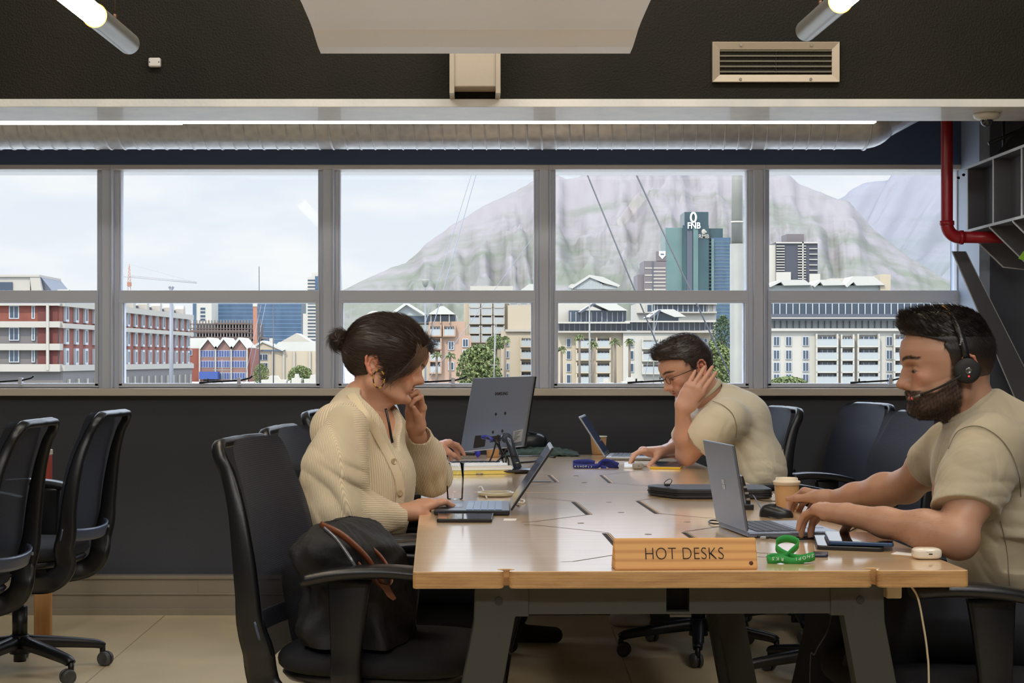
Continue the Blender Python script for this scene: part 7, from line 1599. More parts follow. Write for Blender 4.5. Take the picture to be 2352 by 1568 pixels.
    S1 = strands(V[r1], N_[r1], fld, .024, .22, .00045, 5, .12, 1); fld2 = lambda P: np.stack([-.45 + 0 * P[:, 0], P[:, 1] * 3, -.9 + 0 * P[:, 0]], 1); S2 = strands(V[r2], N_[r2], fld2, .011, .22, .0004, 3, .18, 2)
    ps = [(to_world(V, O, Rm), Q, np.clip(C, 0, 1)), (to_world(S1[0], O, Rm), S1[1], np.tile(LIN((34, 27, 25)), (len(S1[0]), 1))), (to_world(S2[0], O, Rm), S2[1], np.tile(LIN((28, 22, 21)), (len(S2[0]), 1)))]
    np_obj('hair', ps, m_hair, t)
    # beard hairs
    HV, HQ = to_local(hp[0], O, Rm), hp[1]; HN = vnormals(HV, HQ); 
    if (HN * HV).sum() < 0: HN = -HN
    x, y, z = HV[:, 0], np.abs(HV[:, 1]), HV[:, 2]; m = ((-z - .85 * np.clip(x - .03, 0, .033) > .022) | ((x > .092) & (z < -.047))) & (x > .004) & (z > -.125) & ~((z > -.0455) & (y < .024) & (x > .09)); lip = ((x - .108) / .018) ** 2 + (y / .021) ** 2 + ((z + .062) / .0065) ** 2 < 1.1; m &= ~lip
    idx = rs.choice(np.nonzero(m)[0], 6500); fb = lambda P: np.stack([.25 + 0 * P[:, 0], 0 * P[:, 1], -.9 + 0 * P[:, 0]], 1); S3 = strands(HV[idx], HN[idx], fb, .0065, .55, .0003, 3, .35, 3)
    np_obj('eyelash_and_brow', lashes(hp, O, Rm), m_hair, t); np_obj('eyes', eyeballs(O, Rm), m_eye, t)
    np_obj('beard', [(to_world(S3[0], O, Rm), S3[1], np.tile(LIN((38, 28, 24)), (len(S3[0]), 1)))], m_hair, t)
    # headset: worn, but a thing of its own
    hs = empty('headset', to_world(A_((-.008, .1, 0))[None], O, Rm)[0], 'black wireless headset with microphone boom worn by the bearded person', 'headset'); o0 = A_(hs.location)
    def wl(pts): return [Vector(to_world(A_(p)[None], O, Rm)[0] - o0) for p in pts]
    ar = [(-.004 + .028 * math.sin(PI * i / 24) , .094 * math.cos(PI * i / 24) , .020 + .1275 * math.sin(PI * i / 24) ** .85) for i in range(25)]
    sides = [Vector(A_(Rm) @ A_((1, 0, -.2)))] * 25; g = MB(); g.sweep(wl(ar), [(-.0075, -.0016), (.0075, -.0016), (.0075, .0016), (-.0075, .0016)], sides); g.build('headband', m_blk, hs)
    g = MB(); g.sweep(wl(ar[7:13]), [(.0035, .0006), (.0078, .0006), (.0078, .0024), (.0035, .0024)], sides[7:13]); g.build('yellow_lining', M('headband_amber', (196, 140, 40), .5), hs)
    for sy in (1, -1):
        ax = Vector(A_(Rm) @ A_((-.02, sy, .02))).normalized(); q_ = ax.to_track_quat('Z', 'Y').to_matrix(); c_ = wl([(-.004, sy * .088, -.004)])[0]
        g = MB(); g.lathe([(0, .018), (.015, .018), (.024, .0165), (.0285, .012), (.0295, .006), (.0275, .001)], c_, 44, 0, q_); g.build('ear_cup', m_rub, hs)
        g = MB(); g.lathe([(.0265, .002), (.0285, -.002), (.0285, -.008), (.022, -.011), (.0, -.009)], c_, 40, 0, q_); g.build('ear_cushion', M('headset_cushion', (32, 32, 34), .8), hs)
        if sy == 1:
            g = MB(); g.lathe([(0, .0188), (.0035, .0186), (.0045, .0192), (.0072, .0192), (.0078, .0178)], c_, 30, 0, q_); g.build('button', M('button_steel', (120, 122, 124), .22, metal=.8), hs)
            g = MB(); g.ball(c_ + ax * .0178 + Vector((0, 0, -.0125)), .0019, 10, 6); g.build('led', M('red_led', (255, 40, 40), .4, emit=5), hs)
            M4 = frame4(wl([(.0095, .0965, .062)])[0] + Vector((0, -.0012, 0)), (-.22, 0, -1), (1, 0, -.22), (0, -1, 0)); textobj('lettering', 'Jabra', .008, M('headset_print', (170, 170, 172), .5), M4, hs, ext=.0001)
    bm = [(.012, .104, -.014), (.030, .102, -.024), (.055, .090, -.038), (.080, .070, -.050), (.098, .050, -.0585)]; g = MB(); g.tube(catmull(wl(bm), 5), .0026, 10); g.build('microphone_boom', m_blk, hs)
    tip = wl([(.094, .055, -.0570), (.1095, .040, -.0640)]); g = MB(); g.cyl(tip[0], tip[1], .0036, .0034, n=14); g.build('microphone_tip', M('mic_grey', (110, 106, 104), .3, metal=.5), hs); g = MB(); g.ball(tip[1], .0034, 12, 8); g.build('microphone_light', M('mic_red', (255, 70, 50), .4, emit=1.2), hs)
    return t
build_headset_man()
# ------------------------------------------------ person in the cream cardigan (left)
def simple_legs(t, hip, knees, feet, col, r=(.095, .07, .05), shoe=(40, 36, 34), h=.007, shoelab=None):
    P = np.array([hip] + knees + feet); lo, hi = P.min(0) - .16, P.max(0) + .16; lo[2] = max(.05, lo[2]); s = SDF(lo, hi, h)
    for kn, ft, sy in zip(knees, feet, (-.09, .09)):
        h_ = A_(hip) + A_((0, sy, 0)); s.cone(h_, kn, r[0], r[1], .04); an = A_(ft) + A_((0, 0, .08)); s.cone(kn, an, r[1], r[2], .03)
    s.cone(A_(hip) + A_((0, -.08, .0)), A_(hip) + A_((0, .08, 0)), r[0] + .01, r[0] + .01, .05); np_obj('trousers', [piece(s, col, 1)], m_denim, t)
    for ft in feet:
        f = A_(ft); dx = .19 if ft[3 if len(ft) > 3 else 0] is None else .19
        s = SDF(f - A_((.20, .07, f[2])), f + A_((.26, .07, .10)), .005); sgn = 1 if f[0] < .4 else -1
        s.cone(f + A_((-.03 * sgn, 0, .045 - f[2])), f + A_((.16 * sgn, 0, .036 - f[2])), .040, .033, .02); s.cone(f + A_((-.02 * sgn, 0, .05 - f[2])), f + A_((-.01 * sgn, 0, .085 - f[2])), .038, .040, .02); s.cut((0, 0, .003), (0, 0, -1)); np_obj('shoe', [piece(s, shoe, 1)], m_denim, t)
SK2 = (198, 150, 124)
def build_woman():
    Dh = 4.80; t = empty('person', (-.29, 4.80, 0), 'person in a cream ribbed cardigan, hair in a bun, one hand at the mouth', 'person', 'people at the table')
    O = W(867, 834, Dh); Rm = rotm(-2, 8, 0); neckw = W(836, 930, 4.80); nk = to_local(neckw, O, Rm); p = []
    chestw = to_local(W(880, 985, 4.80), O, Rm)
    ex = lambda s: (s.cone(A_(nk), A_(chestw) + A_((-.01, 0, -.005)), .058, .075, .04, side=(0, 1, 0), q=1.2))
    s = head_sdf(.002, neck=A_(chestw) * .0 + A_(nk) + A_((0, 0, -.03)), neck_r=(.047, .055), female=True, extra=None)
    hp = piece(s, None, 1, lambda V: head_paint(V, SK2, browc=(70, 48, 36), lipc=(178, 100, 92), female=True), o=O, Rm=Rm); p.append(hp); np_obj('eyelash_and_brow', lashes(hp, O, Rm, 3, True, (60, 42, 34)), m_hair, t); np_obj('eyes', eyeballs(O, Rm), m_eye, t)
    skinp = lambda V: np.clip(np.tile(LIN(SK2), (len(V), 1)) * (1 + .06 * wob(V, 45, 5)[:, None]) * np.array([1, .985, .97])[None], 0, 1)
    # chest seen in the neckline
    nw = A_(neckw); c1 = A_(W(872, 1010, 4.83)); s = SDF((-.42, 4.62, .84), (-.10, 5.02, 1.12), .004); s.cone(nw + A_((-.01, 0, .02)), c1, .052, .075, .03, side=(0, 1, 0), q=1.15); s.cone(A_(W(800, 985, 4.72)), A_(W(850, 985, 4.96)), .05, .05, .04); p.append(piece(s, None, 1, skinp))
    # near hand on the keyboard
    el, w_ = A_(W(770, 1195, 4.50)), A_(W(932, 1176, 4.60)); s = SDF((-.28, 4.42, .70), (.02, 4.92, .88), .0022); s.chain([el * .3 + w_ * .7, w_], [.032, .0245], .02)
    f = A_(W(1000, 1150, 4.675)) - w_; tips = hand(s, w_, f, (.10, .15, -1), -1, ((6, 34, 14), (12, 16, 8), (24, 26, 14), (30, 30, 14)), thumbpose=(.75, .4, .5), tb=(4, 8), sc=.93, spread=(.05, .0, -.07, -.15)); p.append(piece(s, None, 1, skinp))
    # far hand raised to the mouth
    el2, w2 = A_(W(1000, 1100, 5.12)), A_(W(953, 984, 4.93)); s = SDF((-.28, 4.74, .90), (-.06, 5.06, 1.18), .0022); s.chain([el2 * .35 + w2 * .65, w2], [.031, .0245], .02)
    f = A_(W(957, 905, 4.88)) - w2; hand(s, w2, f, (-.60, -.75, .1), 1, ((16, 76, 40), (14, 82, 45), (16, 80, 45), (22, 70, 40)), thumbpose=(.85, .2, .40), tb=(10, 18), sc=.92, spread=(.04, .0, -.05, -.12)); p.append(piece(s, None, 1, skinp))
    np_obj('body', p, m_skin, t)
    # cardigan
    cr = (226, 210, 180); sh, sh2 = A_(W(792, 985, 4.60)), A_(W(872, 972, 5.0)); yv = (0, 1, 0); cuff = A_(W(916, 1186, 4.595))
    def ribdir(V): return V[:, 0] + .15 * V[:, 2]
    s = SDF((-.60, 4.36, .58), (-.04, 5.24, 1.13), .0036)
    s.cone((-.335, 4.80, .64), (-.325, 4.80, .80), .135, .140, .03, side=yv, q=1.32); s.cone((-.325, 4.80, .80), (-.315, 4.81, .965), .140, .115, .06, side=yv, q=1.42)
    s.ell((-.255, 4.75, .85), (.080, .10, .070), .05); s.ell((-.26, 4.88, .85), (.075, .09, .070), .05); s.cone((-.44, 4.80, .66), (-.405, 4.80, .88), .075, .07, .06, side=yv, q=1.7)
    s.cone(sh + A_((-.02, .03, -.005)), sh2 + A_((-.02, -.03, -.005)), .078, .072, .05); nb = A_(W(838, 925, 4.80)); s.cone((-.32, 4.80, .98), nb + A_((-.01, 0, -.01)), .095, .062, .05)
    np_t = [piece(s, cr, 0)]; s0 = s
    up = A_((.60, 0, .80)); cen = A_(W(842, 940, 4.80)); u = np.cross(up, (0, 1, 0)); u /= np.linalg.norm(u); v = A_((0, 1, 0))
    # deep V opening: a wedge from the neck down the front
    s.cone(cen - up * .08, cen + up * .12, .058, .064, .006, 's')
    apex = A_(W(900, 1030, 4.70)); fwd = A_((.8, 0, .6)); 
    for q in range(9):
        t_ = q / 8; c = cen * (1 - t_) + apex * t_ + A_((.02, -.03 * (1 - t_), .01)); s.cone(c + A_((-.01 * t_, 0, -.01)), c + A_((.15, -.09, .07)), .060 * (1 - t_) + .007, .070 * (1 - t_) + .012, .006, 's')
    folds(s, ((-.36, 4.66, .72), .10), .010, (.25, -.1, .95), 55, 3, (-.6, 4.4, .6), (-.05, 5.2, 1.0)); folds(s, ((-.46, 4.75, .72), .10), .010, (.3, -.2, .9), 60, 6, (-.6, 4.4, .6), (-.05, 5.2, 1.0))
    tor = piece(s, cr, 1, None, lambda V: np.sqrt((V[:, 0] + .33) ** 2 + (V[:, 1] - 4.80) ** 2) * 0 + np.arctan2(V[:, 1] - 4.80, V[:, 0] + .33) * .13)
    # near sleeve, separate so the armhole seam shows
    s = SDF((-.60, 4.34, .64), (-.13, 4.78, 1.07), .0032); e = A_(W(768, 1182, 4.50)); mid = sh * .5 + e * .5
    s.chain([sh, mid + A_((-.012, -.01, .0)), e + A_((.0, 0, .012))], [.066, .080, .074], .05); s.chain([e + A_((.0, 0, .0)), e * .5 + cuff * .5 + A_((0, 0, -.004)), cuff], [.066, .056, .036], .04)
    s.ell(e + A_((-.01, 0, -.015)), (.05, .05, .035), .03); dC = cuff - e; dC /= np.linalg.norm(dC); s.cut(cuff + dC * .012, dC, lo=(-.26, 4.3, .6), hi=(-.1, 4.8, .9)); s.cone(cuff + dC * .004, cuff + dC * .06, .0285, .031, .003, 's')
    s.cone(cuff - dC * .046, cuff - dC * .043, .0400, .0400, .004); folds(s, ((-.33, 4.46, .80), .085), .014, (.45, 0, .9), 58, 1, (-.6, 4.34, .64), (-.15, 4.7, .98)); folds(s, ((-.30, 4.46, .74), .08), .010, (.8, 0, .6), 70, 4, (-.6, 4.34, .64), (-.13, 4.7, .95)); folds(s, ((-.46, 4.50, .90), .12), .005, (.6, 0, .8), 40, 7, (-.6, 4.34, .64), (-.15, 4.78, 1.07))
    def rs_(V):
        ax = np.where(((V - sh) @ ((e - sh) / np.linalg.norm(e - sh)) < .20)[:, None], V - sh, V - e); a = np.arctan2(V[:, 1] - 4.52, V[:, 0] + .385); up_ = sstep(V[:, 2], .79, .85); fo = V[:, 2] * 1.0 + .35 * (V[:, 0]); return a * .085 * up_ + fo * (1 - up_)
    sl1 = piece(s, cr, 1, None, lambda V: V[:, 0] * .9 + .25 * V[:, 2] + .5 * (V[:, 1] - 4.5) * 0 + 0)
    a_, b_, c_, d_ = sl1
    # rib coordinate: across the limb, blended between upper arm and forearm
    Vw = a_; axu = (e - sh) / np.linalg.norm(e - sh); pu = np.cross(axu, (0, 1, 0)); pu /= np.linalg.norm(pu); axf = (cuff - e) / np.linalg.norm(cuff - e); pf = np.cross(axf, (0, 1, 0)); pf /= np.linalg.norm(pf)
    tt = sstep((Vw - e) @ axf, -.02, .05); d_ = ((Vw - sh) @ pu) * (1 - tt) + (-(Vw - e) @ pf) * tt; sl1 = (a_, b_, c_, d_)
    # far sleeve
    cu2 = A_(W(966, 1003, 4.95)); e2 = A_(W(990, 1092, 5.13)); s = SDF((-.34, 4.78, .70), (-.02, 5.30, 1.06), .0034); s.chain([sh2, sh2 * .5 + e2 * .5 + A_((-.01, 0, -.02)), e2], [.068, .066, .058], .05); s.chain([e2, e2 * .5 + cu2 * .5, cu2], [.054, .050, .035], .04); d2 = (cu2 - e2) / np.linalg.norm(cu2 - e2)
    s.cut(cu2 + d2 * .010, d2, lo=(-.26, 4.78, .93), hi=(-.02, 5.06, 1.06)); s.cone(cu2 - d2 * .0, cu2 + d2 * .05, .029, .033, .003, 's'); folds(s, ((-.13, 5.08, .82), .08), .005, (.8, 0, .4), 60, 9, (-.34, 4.78, .7), (-.02, 5.3, 1.0))
    p2 = np.cross(d2, (0, 1, 0)); p2 /= np.linalg.norm(p2); sl2 = piece(s, cr, 1, None, lambda V: (V - e2) @ p2)
    card = np_obj('cardigan', [tor, sl1, sl2], m_knit, t)
    # button band and buttons
    loc = A_(t.location); bp = [W(812, 905, 4.70), W(842, 940, 4.685), W(868, 985, 4.70), W(893, 1022, 4.70), W(915, 1060, 4.70), W(931, 1110, 4.72), W(929, 1150, 4.72), W(924, 1185, 4.73)]; g = MB(); bpp = catmull([Vector(q) - t.location for q in bp], 5)
    bpp = catmull([surf(tor, a_, b_, .0015) - t.location for a_, b_ in ((806, 905), (836, 950), (862, 990), (884, 1030), (902, 1065), (916, 1100), (920, 1140), (914, 1170))], 5)
    g.sweep(bpp, [(-.013, -.003), (.013, -.003), (.013, .003), (-.013, .003)], (-.8, -.45, -.4)); g.build('button_band', M('knit_band', (218, 202, 172), .9, bump=(500, .3)), t, bevel=.002); card
    for px, py in ((905, 1060), (918, 1132)):
        g = MB(); c = surf(tor, px, py, .005) - t.location; q_ = Vector((.55, -.8, .2)).to_track_quat('Z', 'Y').to_matrix(); g.lathe([(0, .002), (.005, .002), (.008, .0035), (.0095, .002), (.0095, 0)], c, 22, 0, q_); g.build('button', M('horn_button', (170, 150, 118), .3), t)
    # dark vest strap in the neckline
    g = MB(); P = [W(886, 938, 4.745), W(893, 970, 4.735), W(899, 1005, 4.735), W(905, 1030, 4.74)]; g.sweep(catmull([q - t.location for q in P], 4), [(-.0035, -.001), (.0035, -.001), (.0035, .001), (-.0035, .001)], (1, 0, 0)); g.build('vest_strap', m_blk, t)
    # jeans
    s = SDF((-.52, 4.52, .40), (.18, 5.08, .72), .006); 
    for y in (4.68, 4.93): s.cone((-.33, y, .57), (.07, y, .575), .095, .078, .04)
    s.cone((-.33, 4.7, .58), (-.33, 4.9, .58), .11, .11, .05); a1 = piece(s, (22, 28, 42), 1)
    s = SDF((-.12, 4.58, .05), (.18, 5.06, .62), .006)
    for y, fx in ((4.68, -.02), (4.93, .02)): s.cone((.07, y, .56), (fx, y, .12), .074, .058, .03)
    np_obj('trousers', [a1, piece(s, (20, 26, 40), 1)], m_denim, t)
    for y, fx in ((4.68, -.02), (4.93, .02)): s = SDF((fx - .1, y - .06, 0), (fx + .26, y + .06, .16), .005); s.cone((fx - .01, y, .055), (fx, y, .13), .042, .045, .02); s.cone((fx, y, .038), (fx + .19, y, .032), .038, .032, .02); s.cut((0, 0, .004), (0, 0, -1)); np_obj('shoe', [piece(s, (36, 34, 36), 1)], m_denim, t)
    # hair: drawn back into a bun, long fringe swept to the side
    thk = lambda X, Y, Z: .004 + .007 * np.clip((Z + .02) / .06, 0, 1) + .004 * np.clip((X - .03) / .04, 0, 1)
    def keep(X, Y, Z):
        lim = np.interp(Z, [-.060, -.045, -.033, -.007, .020, .040, .064, .078, .095], [.030, .044, .066, .094, .108, .118, .126, .150, .20]) - .060 * np.clip((Y + .02) / .03, 0, 1) * np.clip((.085 - Z) / .02, 0, 1)
        low = np.interp(X, [-.06, -.035, -.015, .004, .018, .030, .040, .070, .10], [-.074, -.060, -.030, .018, .008, -.018, -.052, -.036, -.012]); ear = .022 - np.sqrt((X + .006) ** 2 + (Z + .004) ** 2 * .6)
        return np.maximum(np.maximum(X - lim, low - Z), ear + 0 * Y).astype(np.float32)
    s = hair_shell(thk, keep, (((.012, 0, .060), (.105, .080, .082), .02), ((-.045, 0, .020), (.048, .062, .060), .03)), female=True)
    V, Q = s.mesh(); V = smooth_mesh(V, Q, 2); N_ = vnormals(V, Q)
    if (N_ * (V - A_((.02, 0, .03)))).sum() < 0: N_ = -N_
    hc = LIN((44, 31, 25)); ph_ = np.arctan2(V[:, 1], V[:, 2] - .03); C = hc[None] * (1 + .22 * (np.sin(ph_ * 90 + 8 * np.sin(ph_ * 7)) + np.sin(ph_ * 41 + 1))[:, None]); rs = np.random.RandomState(5); bun = A_((-.112, 0, .050))
    hcn = A_((.015, 0, .035))
    def fld(P):
        d = bun - P; L_ = np.linalg.norm(d, axis=1)[:, None]; d = d / (L_ + .01); r = P - hcn; r = r / (np.linalg.norm(r, axis=1)[:, None] + 1e-6); return d - r * (d * r).sum(1)[:, None] * np.clip((L_ - .03) / .03, 0, 1) + r * .04 * np.clip((L_ - .05) / .03, 0, 1)
    idx = rs.choice(len(V), 9000); S1 = strands(V[idx], N_[idx], fld, .034, .07, .00050, 5, .03, 1)
    low = np.nonzero((V[:, 2] < -.02) & (V[:, 0] < .0))[0]; fl2 = lambda P: A_((-.06, 0, .05)) - P; S1b = strands(V[rs.choice(low, 700)], N_[rs.choice(low, 700)] * 0 + N_[low[:700] % len(N_)] * .0 + A_((0, 0, 0.01)), fld, .03, .1, .0004, 4, .1, 2)
    s = SDF((-.165, -.05, 0), (-.07, .05, .10), .0024); s.ell(bun + A_((-.004, 0, 0)), (.026, .030, .027), .01); s.cone((-.100, 0, .045), (-.085, 0, .040), .018, .026, .015)
    th = lambda X, Y, Z: (.0022 * np.sin(9 * np.arctan2(Z - .05, X + .114 + 0 * Z) * .7 + 160 * Y)).astype(np.float32); s.op(th, s.lo, s.lo + s.n * s.h, 0, 'a', pad=0); BV, BQ = s.mesh(); BN = vnormals(BV, BQ)
    if (BN * (BV - bun)).sum() < 0: BN = -BN
    fb = lambda P: np.cross(P - bun, A_((.25, 1, .2))); i2 = rs.choice(len(BV), 1500); S2 = strands(BV[i2], BN[i2], fb, .030, .12, .0004, 5, .12, 4)
    # fringe locks falling past the temple towards the cheek
    locks = []; Pn = 460
    for sy, cnt in ((-1, 330), (1, 130)):
        for i in range(cnt):
            u = rs.rand(); j = rs.randn() * .003; a = A_((.052 + .052 * u, sy * (.034 - .030 * u) , .118 - .020 * u)); 
            b = A_((.112 + .022 * u, sy * (.066 - .030 * u), .060 - .01 * u)); c = A_((.090 + .032 * u + j, sy * (.085 - .026 * u), .004 + .012 * u)); d = A_((.046 + .056 * u * u + j, sy * (.086 - .010 * u), -.044 - .010 * rs.rand() + .034 * u))
            if i % 9 == 0: d = d + A_((-.012, 0, -.03 * rs.rand()))
            jit = rs.randn(3) * .0022; pts = catmull([Vector(a), Vector(b + jit), Vector(c + jit), Vector(d + jit * 1.5)], 5); locks.append([tuple(q) for q in pts])
    for i in range(12):
        u = rs.rand(); a = A_((.03 + .02 * u, -.072, .03)); d = A_((.035 + .02 * u + rs.randn() * .004, -.082, -.05 - .03 * rs.rand())); locks.append([tuple(q) for q in catmull([Vector(a), Vector((a + d) / 2 + rs.randn(3) * .004), Vector(d)], 8)][:16])
    LV, LF, off = [], [], 0
    for pts in locks:
        m = len(pts)
        for i, p_ in enumerate(pts):
            r = .00062 * (1 - .7 * i / m)
            for k in range(3): a = 2 * PI * k / 3; LV.append((p_[0] + r * math.cos(a), p_[1] + r * math.sin(a), p_[2] + r * .3 * math.sin(a * 2)))
        for i in range(m - 1):
            for k in range(3): LF.append((off + 3 * i + k, off + 3 * i + (k + 1) % 3, off + 3 * (i + 1) + (k + 1) % 3, off + 3 * (i + 1) + k))
        off += 3 * m
    LV = A_(LV); lc = LIN((70, 50, 38)); lc2 = LIN((128, 98, 72)); lc_ = np.clip(lc[None] + (lc2 - lc)[None] * (sstep(LV[:, 0], .085, .135))[:, None] * .8, 0, 1)
    W_ = lambda v: to_world(v, O, Rm); col = lambda v, c: np.tile(LIN(c), (len(v), 1))
    # solid body of the fringe under the loose strands
    s = SDF((.03, -.10, -.03), (.15, .10, .13), .0024)
    for sy in (-1, 1):
        s.chain([(.070, .020 * sy, .122), (.104, .046 * sy, .080), (.106, .062 * sy, .040), (.092, .073 * sy, .008), (.066, .0775 * sy, -.020)], [.010, .014, .012, .008, .003], .012, side=(0, 1, 0), q=.55)
    FV, FQ = s.mesh(); FV = smooth_mesh(FV, FQ, 1)
    np_obj('hair', [(W_(V), Q, np.clip(C, 0, 1)), (W_(S1[0]), S1[1], col(S1[0], (58, 42, 33))), (W_(BV), BQ, col(BV, (40, 26, 21))), (W_(S2[0]), S2[1], col(S2[0], (56, 38, 30))), (W_(LV), np.array(LF), lc_)], m_hair, t)
    # hoop earring and stud
    ec = W(870, 870, Dh - .082) - t.location; g = MB(); n = 48; k = Dh / F
    ring = [ec + Vector((.0165 * math.cos(2 * PI * i / n) * .95, -.004 * math.cos(2 * PI * i / n), .0245 * math.sin(2 * PI * i / n))) for i in range(n)]
    for i in range(0, n, 4): g.tube([ring[(i + q) % n] for q in range(5)], .0017, 6, mi=(i // 4) % 2)
    g.build('hoop_earring', [M('tortoise_dark', (34, 24, 16), .25), M('tortoise_amber', (196, 156, 60), .25)], t); g = MB(); g.ball(W(869, 851, Dh - .083) - t.location, .0026, 12, 8); g.build('stud_earring', M('stud_black', (24, 22, 24), .2), t)
    g = MB(); c = A_(W(966, 914, 4.86)) - loc
    return t
build_woman()
# ------------------------------------------------ person in glasses (far right)
SK3 = (208, 160, 136)
def build_glasses_man():
    Dh = 6.62; t = empty('person', (1.08, 6.66, 0), 'person in glasses and beige t-shirt resting the head on one hand at a laptop', 'person', 'people at the table')
    O = W(1590, 846, Dh); Rm = rotm(180 + 14, 22, 0); neckw = W(1632, 914, 6.67); nk = to_local(neckw, O, Rm); p = []
    s = head_sdf(.0024, neck=nk, neck_r=(.056, .060)); hp = piece(s, None, 1, lambda V: head_paint(V, SK3, browc=(70, 48, 38), stub=((126, 98, 84), .35)), o=O, Rm=Rm); p.append(hp); np_obj('eyelash_and_brow', lashes(hp, O, Rm, 5, True, (66, 46, 38)), m_hair, t); np_obj('eyes', eyeballs(O, Rm), m_eye, t)
    skinp = lambda V: np.clip(np.tile(LIN(SK3), (len(V), 1)) * (1 + .07 * wob(V, 45, 5)[:, None]) * np.array([1, .975, .96])[None], 0, 1)
    sh, e, w_ = A_(W(1664, 962, 6.46)), A_(W(1577, 1044, 6.56)), A_(W(1566, 936, 6.46)); s = SDF((.68, 6.30, .72), (1.06, 6.74, 1.20), .0032); s.chain([sh, sh * .5 + e * .5, e], [.054, .048, .037], .03); s.chain([e, e * .6 + w_ * .4, w_], [.037, .038, .026], .03)
    f = A_(W(1598, 889, 6.455)) - w_; hand(s, w_, f, (.15, .9, .1), -1, ((8, 14, 10), (10, 16, 12), (14, 20, 14), (20, 24, 16)), thumbpose=(.75, .35, .75), tb=(12, 16), sc=1.06, spread=(.03, .0, -.03, -.07)); p.append(piece(s, None, 1, skinp))
    sh2, e2, w2 = A_(W(1600, 965, 6.88)), A_(W(1556, 1030, 6.98)), A_(W(1521, 1038, 6.80)); s = SDF((.55, 6.6, .72), (1.0, 7.1, .98), .0032); s.chain([sh2, e2], [.05, .038], .03); s.chain([e2, w2], [.038, .026], .03)
    f = A_(W(1488, 1036, 6.78)) - w2; hand(s, w2, f, (-.1, -.1, -1), 1, ((20, 30, 16), (30, 40, 20), (34, 44, 22), (34, 44, 22)), thumbpose=(.6, .5, .6), sc=1.0); p.append(piece(s, None, 1, skinp))
    s = SDF((.75, 6.3, .48), (1.30, 7.0, 1.05), .009); s.cone((1.14, 6.66, .58), (1.03, 6.66, .86), .09, .10, .03); s.cone(sh, sh2, .05, .05, .05); s.cone((1.03, 6.66, .86), A_(neckw), .09, .055, .04); p.append(piece(s, None, 1, skinp)); np_obj('body', p, m_skin, t)
    s = SDF((.72, 6.28, .52), (1.34, 7.08, 1.10), .0044); yv = (0, 1, 0); s.cone((1.12, 6.66, .58), (1.09, 6.66, .74), .115, .125, .03, side=yv, q=1.3); s.cone((1.09, 6.66, .74), (1.035, 6.66, .92), .122, .112, .06, side=yv, q=1.45)
    s.cone(sh + A_((.02, .03, 0)), sh2 + A_((.02, -.03, 0)), .070, .066, .06); nb = A_(W(1634, 906, 6.67)); s.cone((1.03, 6.66, .95), nb + A_((.02, 0, -.02)), .095, .065, .05); s.cone((1.06, 6.66, .93), nb + A_((.06, 0, -.03)), .09, .06, .05)
    e1 = A_(W(1606, 1012, 6.50)); d = (e - sh) / np.linalg.norm(e - sh); s.chain([sh, sh * .5 + e1 * .5, e1 + d * .05], [.074, .070, .066], .05); s.cut(e1 + d * .005, d + A_((-.25, 0, .0)), lo=(.72, 6.28, .70), hi=(1.03, 6.585, .92))
    e3 = A_(W(1570, 1012, 6.94)); d3 = (e2 - sh2) / np.linalg.norm(e2 - sh2); s.chain([sh2, e3 + d3 * .03], [.066, .058], .04); s.cut(e3, d3, lo=(.72, 6.86, .70), hi=(.98, 7.08, .9))
    folds(s, ((1.02, 6.5, .82), .14), .005, (.6, 0, .8), 48, 4, s.lo, s.lo + s.n * s.h); folds(s, ((1.13, 6.55, .72), .14), .004, (.25, -.1, .95), 50, 6, s.lo, s.lo + s.n * s.h)
    up = A_((-.62, -.1, .78)); up /= np.linalg.norm(up); cen = A_(W(1626, 902, 6.66)); s.cut(cen + up * .03, up, lo=(.85, 6.45, .94), hi=(1.2, 6.88, 1.1)); s.cone(cen - up * .06, cen + up * .10, .060, .068, .004, 's')
    tp = piece(s, (214, 203, 178), 3); np_obj('t_shirt', [tp], m_tee, t); collar(t, cen + up * .012, up, .066, (202, 190, 162)); ms_ = M('far_jersey_seam', (140, 128, 102), .85); seam(t, 'sleeve_seam', tp, [(1637, 921), (1660, 930), (1682, 950), (1692, 980), (1690, 1005)], .0014, ms_); seam(t, 'sleeve_hem', tp, [(1572, 1000), (1590, 1018), (1610, 1036)], .0012, ms_)
    simple_legs(t, (1.14, 6.66, .57), [(.78, 6.52, .56), (.76, 6.80, .55)], [(.78, 7.42, .04), (.80, 7.56, .04)], (34, 40, 56), shoe=(206, 202, 196))
    thk = lambda X, Y, Z: .0035 + .006 * np.clip((Z - .01) / .05, 0, 1) + .004 * np.clip((Z - .085) / .02, 0, 1)
    def keep(X, Y, Z):
        lim = .022 + .012 * np.clip(Z / .03, 0, 1) + .014 * np.clip((Z - .038) / .006, 0, 1) + .05 * np.clip((Z - .056) / .022, 0, 1) + .034 * np.clip((Z - .076) / .012, 0, 1); low = -.058 + .048 * np.clip((X + .045) / .02, 0, 1); ear = .025 - np.sqrt((X + .010) ** 2 + (Z + .002) ** 2 * .8)
        return np.maximum(np.maximum(X - lim, low - Z), ear + 0 * Y).astype(np.float32)
    s = hair_shell(thk, keep, (((.030, 0, .108), (.088, .058, .032), .02), ((.098, 0, .106), (.036, .048, .028), .02)), h=.003); V, Q = s.mesh(); V = smooth_mesh(V, Q, 2); N_ = vnormals(V, Q)
    if (N_ * (V - A_((.02, 0, .03)))).sum() < 0: N_ = -N_
    hc = LIN((48, 38, 33)); C = np.clip(hc[None] * (1 + .3 * wob(V, 250, 2)[:, None]), 0, 1); rs = np.random.RandomState(8); idx = rs.choice(len(V), 4500); fld = lambda P: np.stack([.8 + 0 * P[:, 0], .3 + 2 * P[:, 1], .3 + 4 * (P[:, 0] - .03) - 1.5 * (P[:, 2] < .05)], 1)
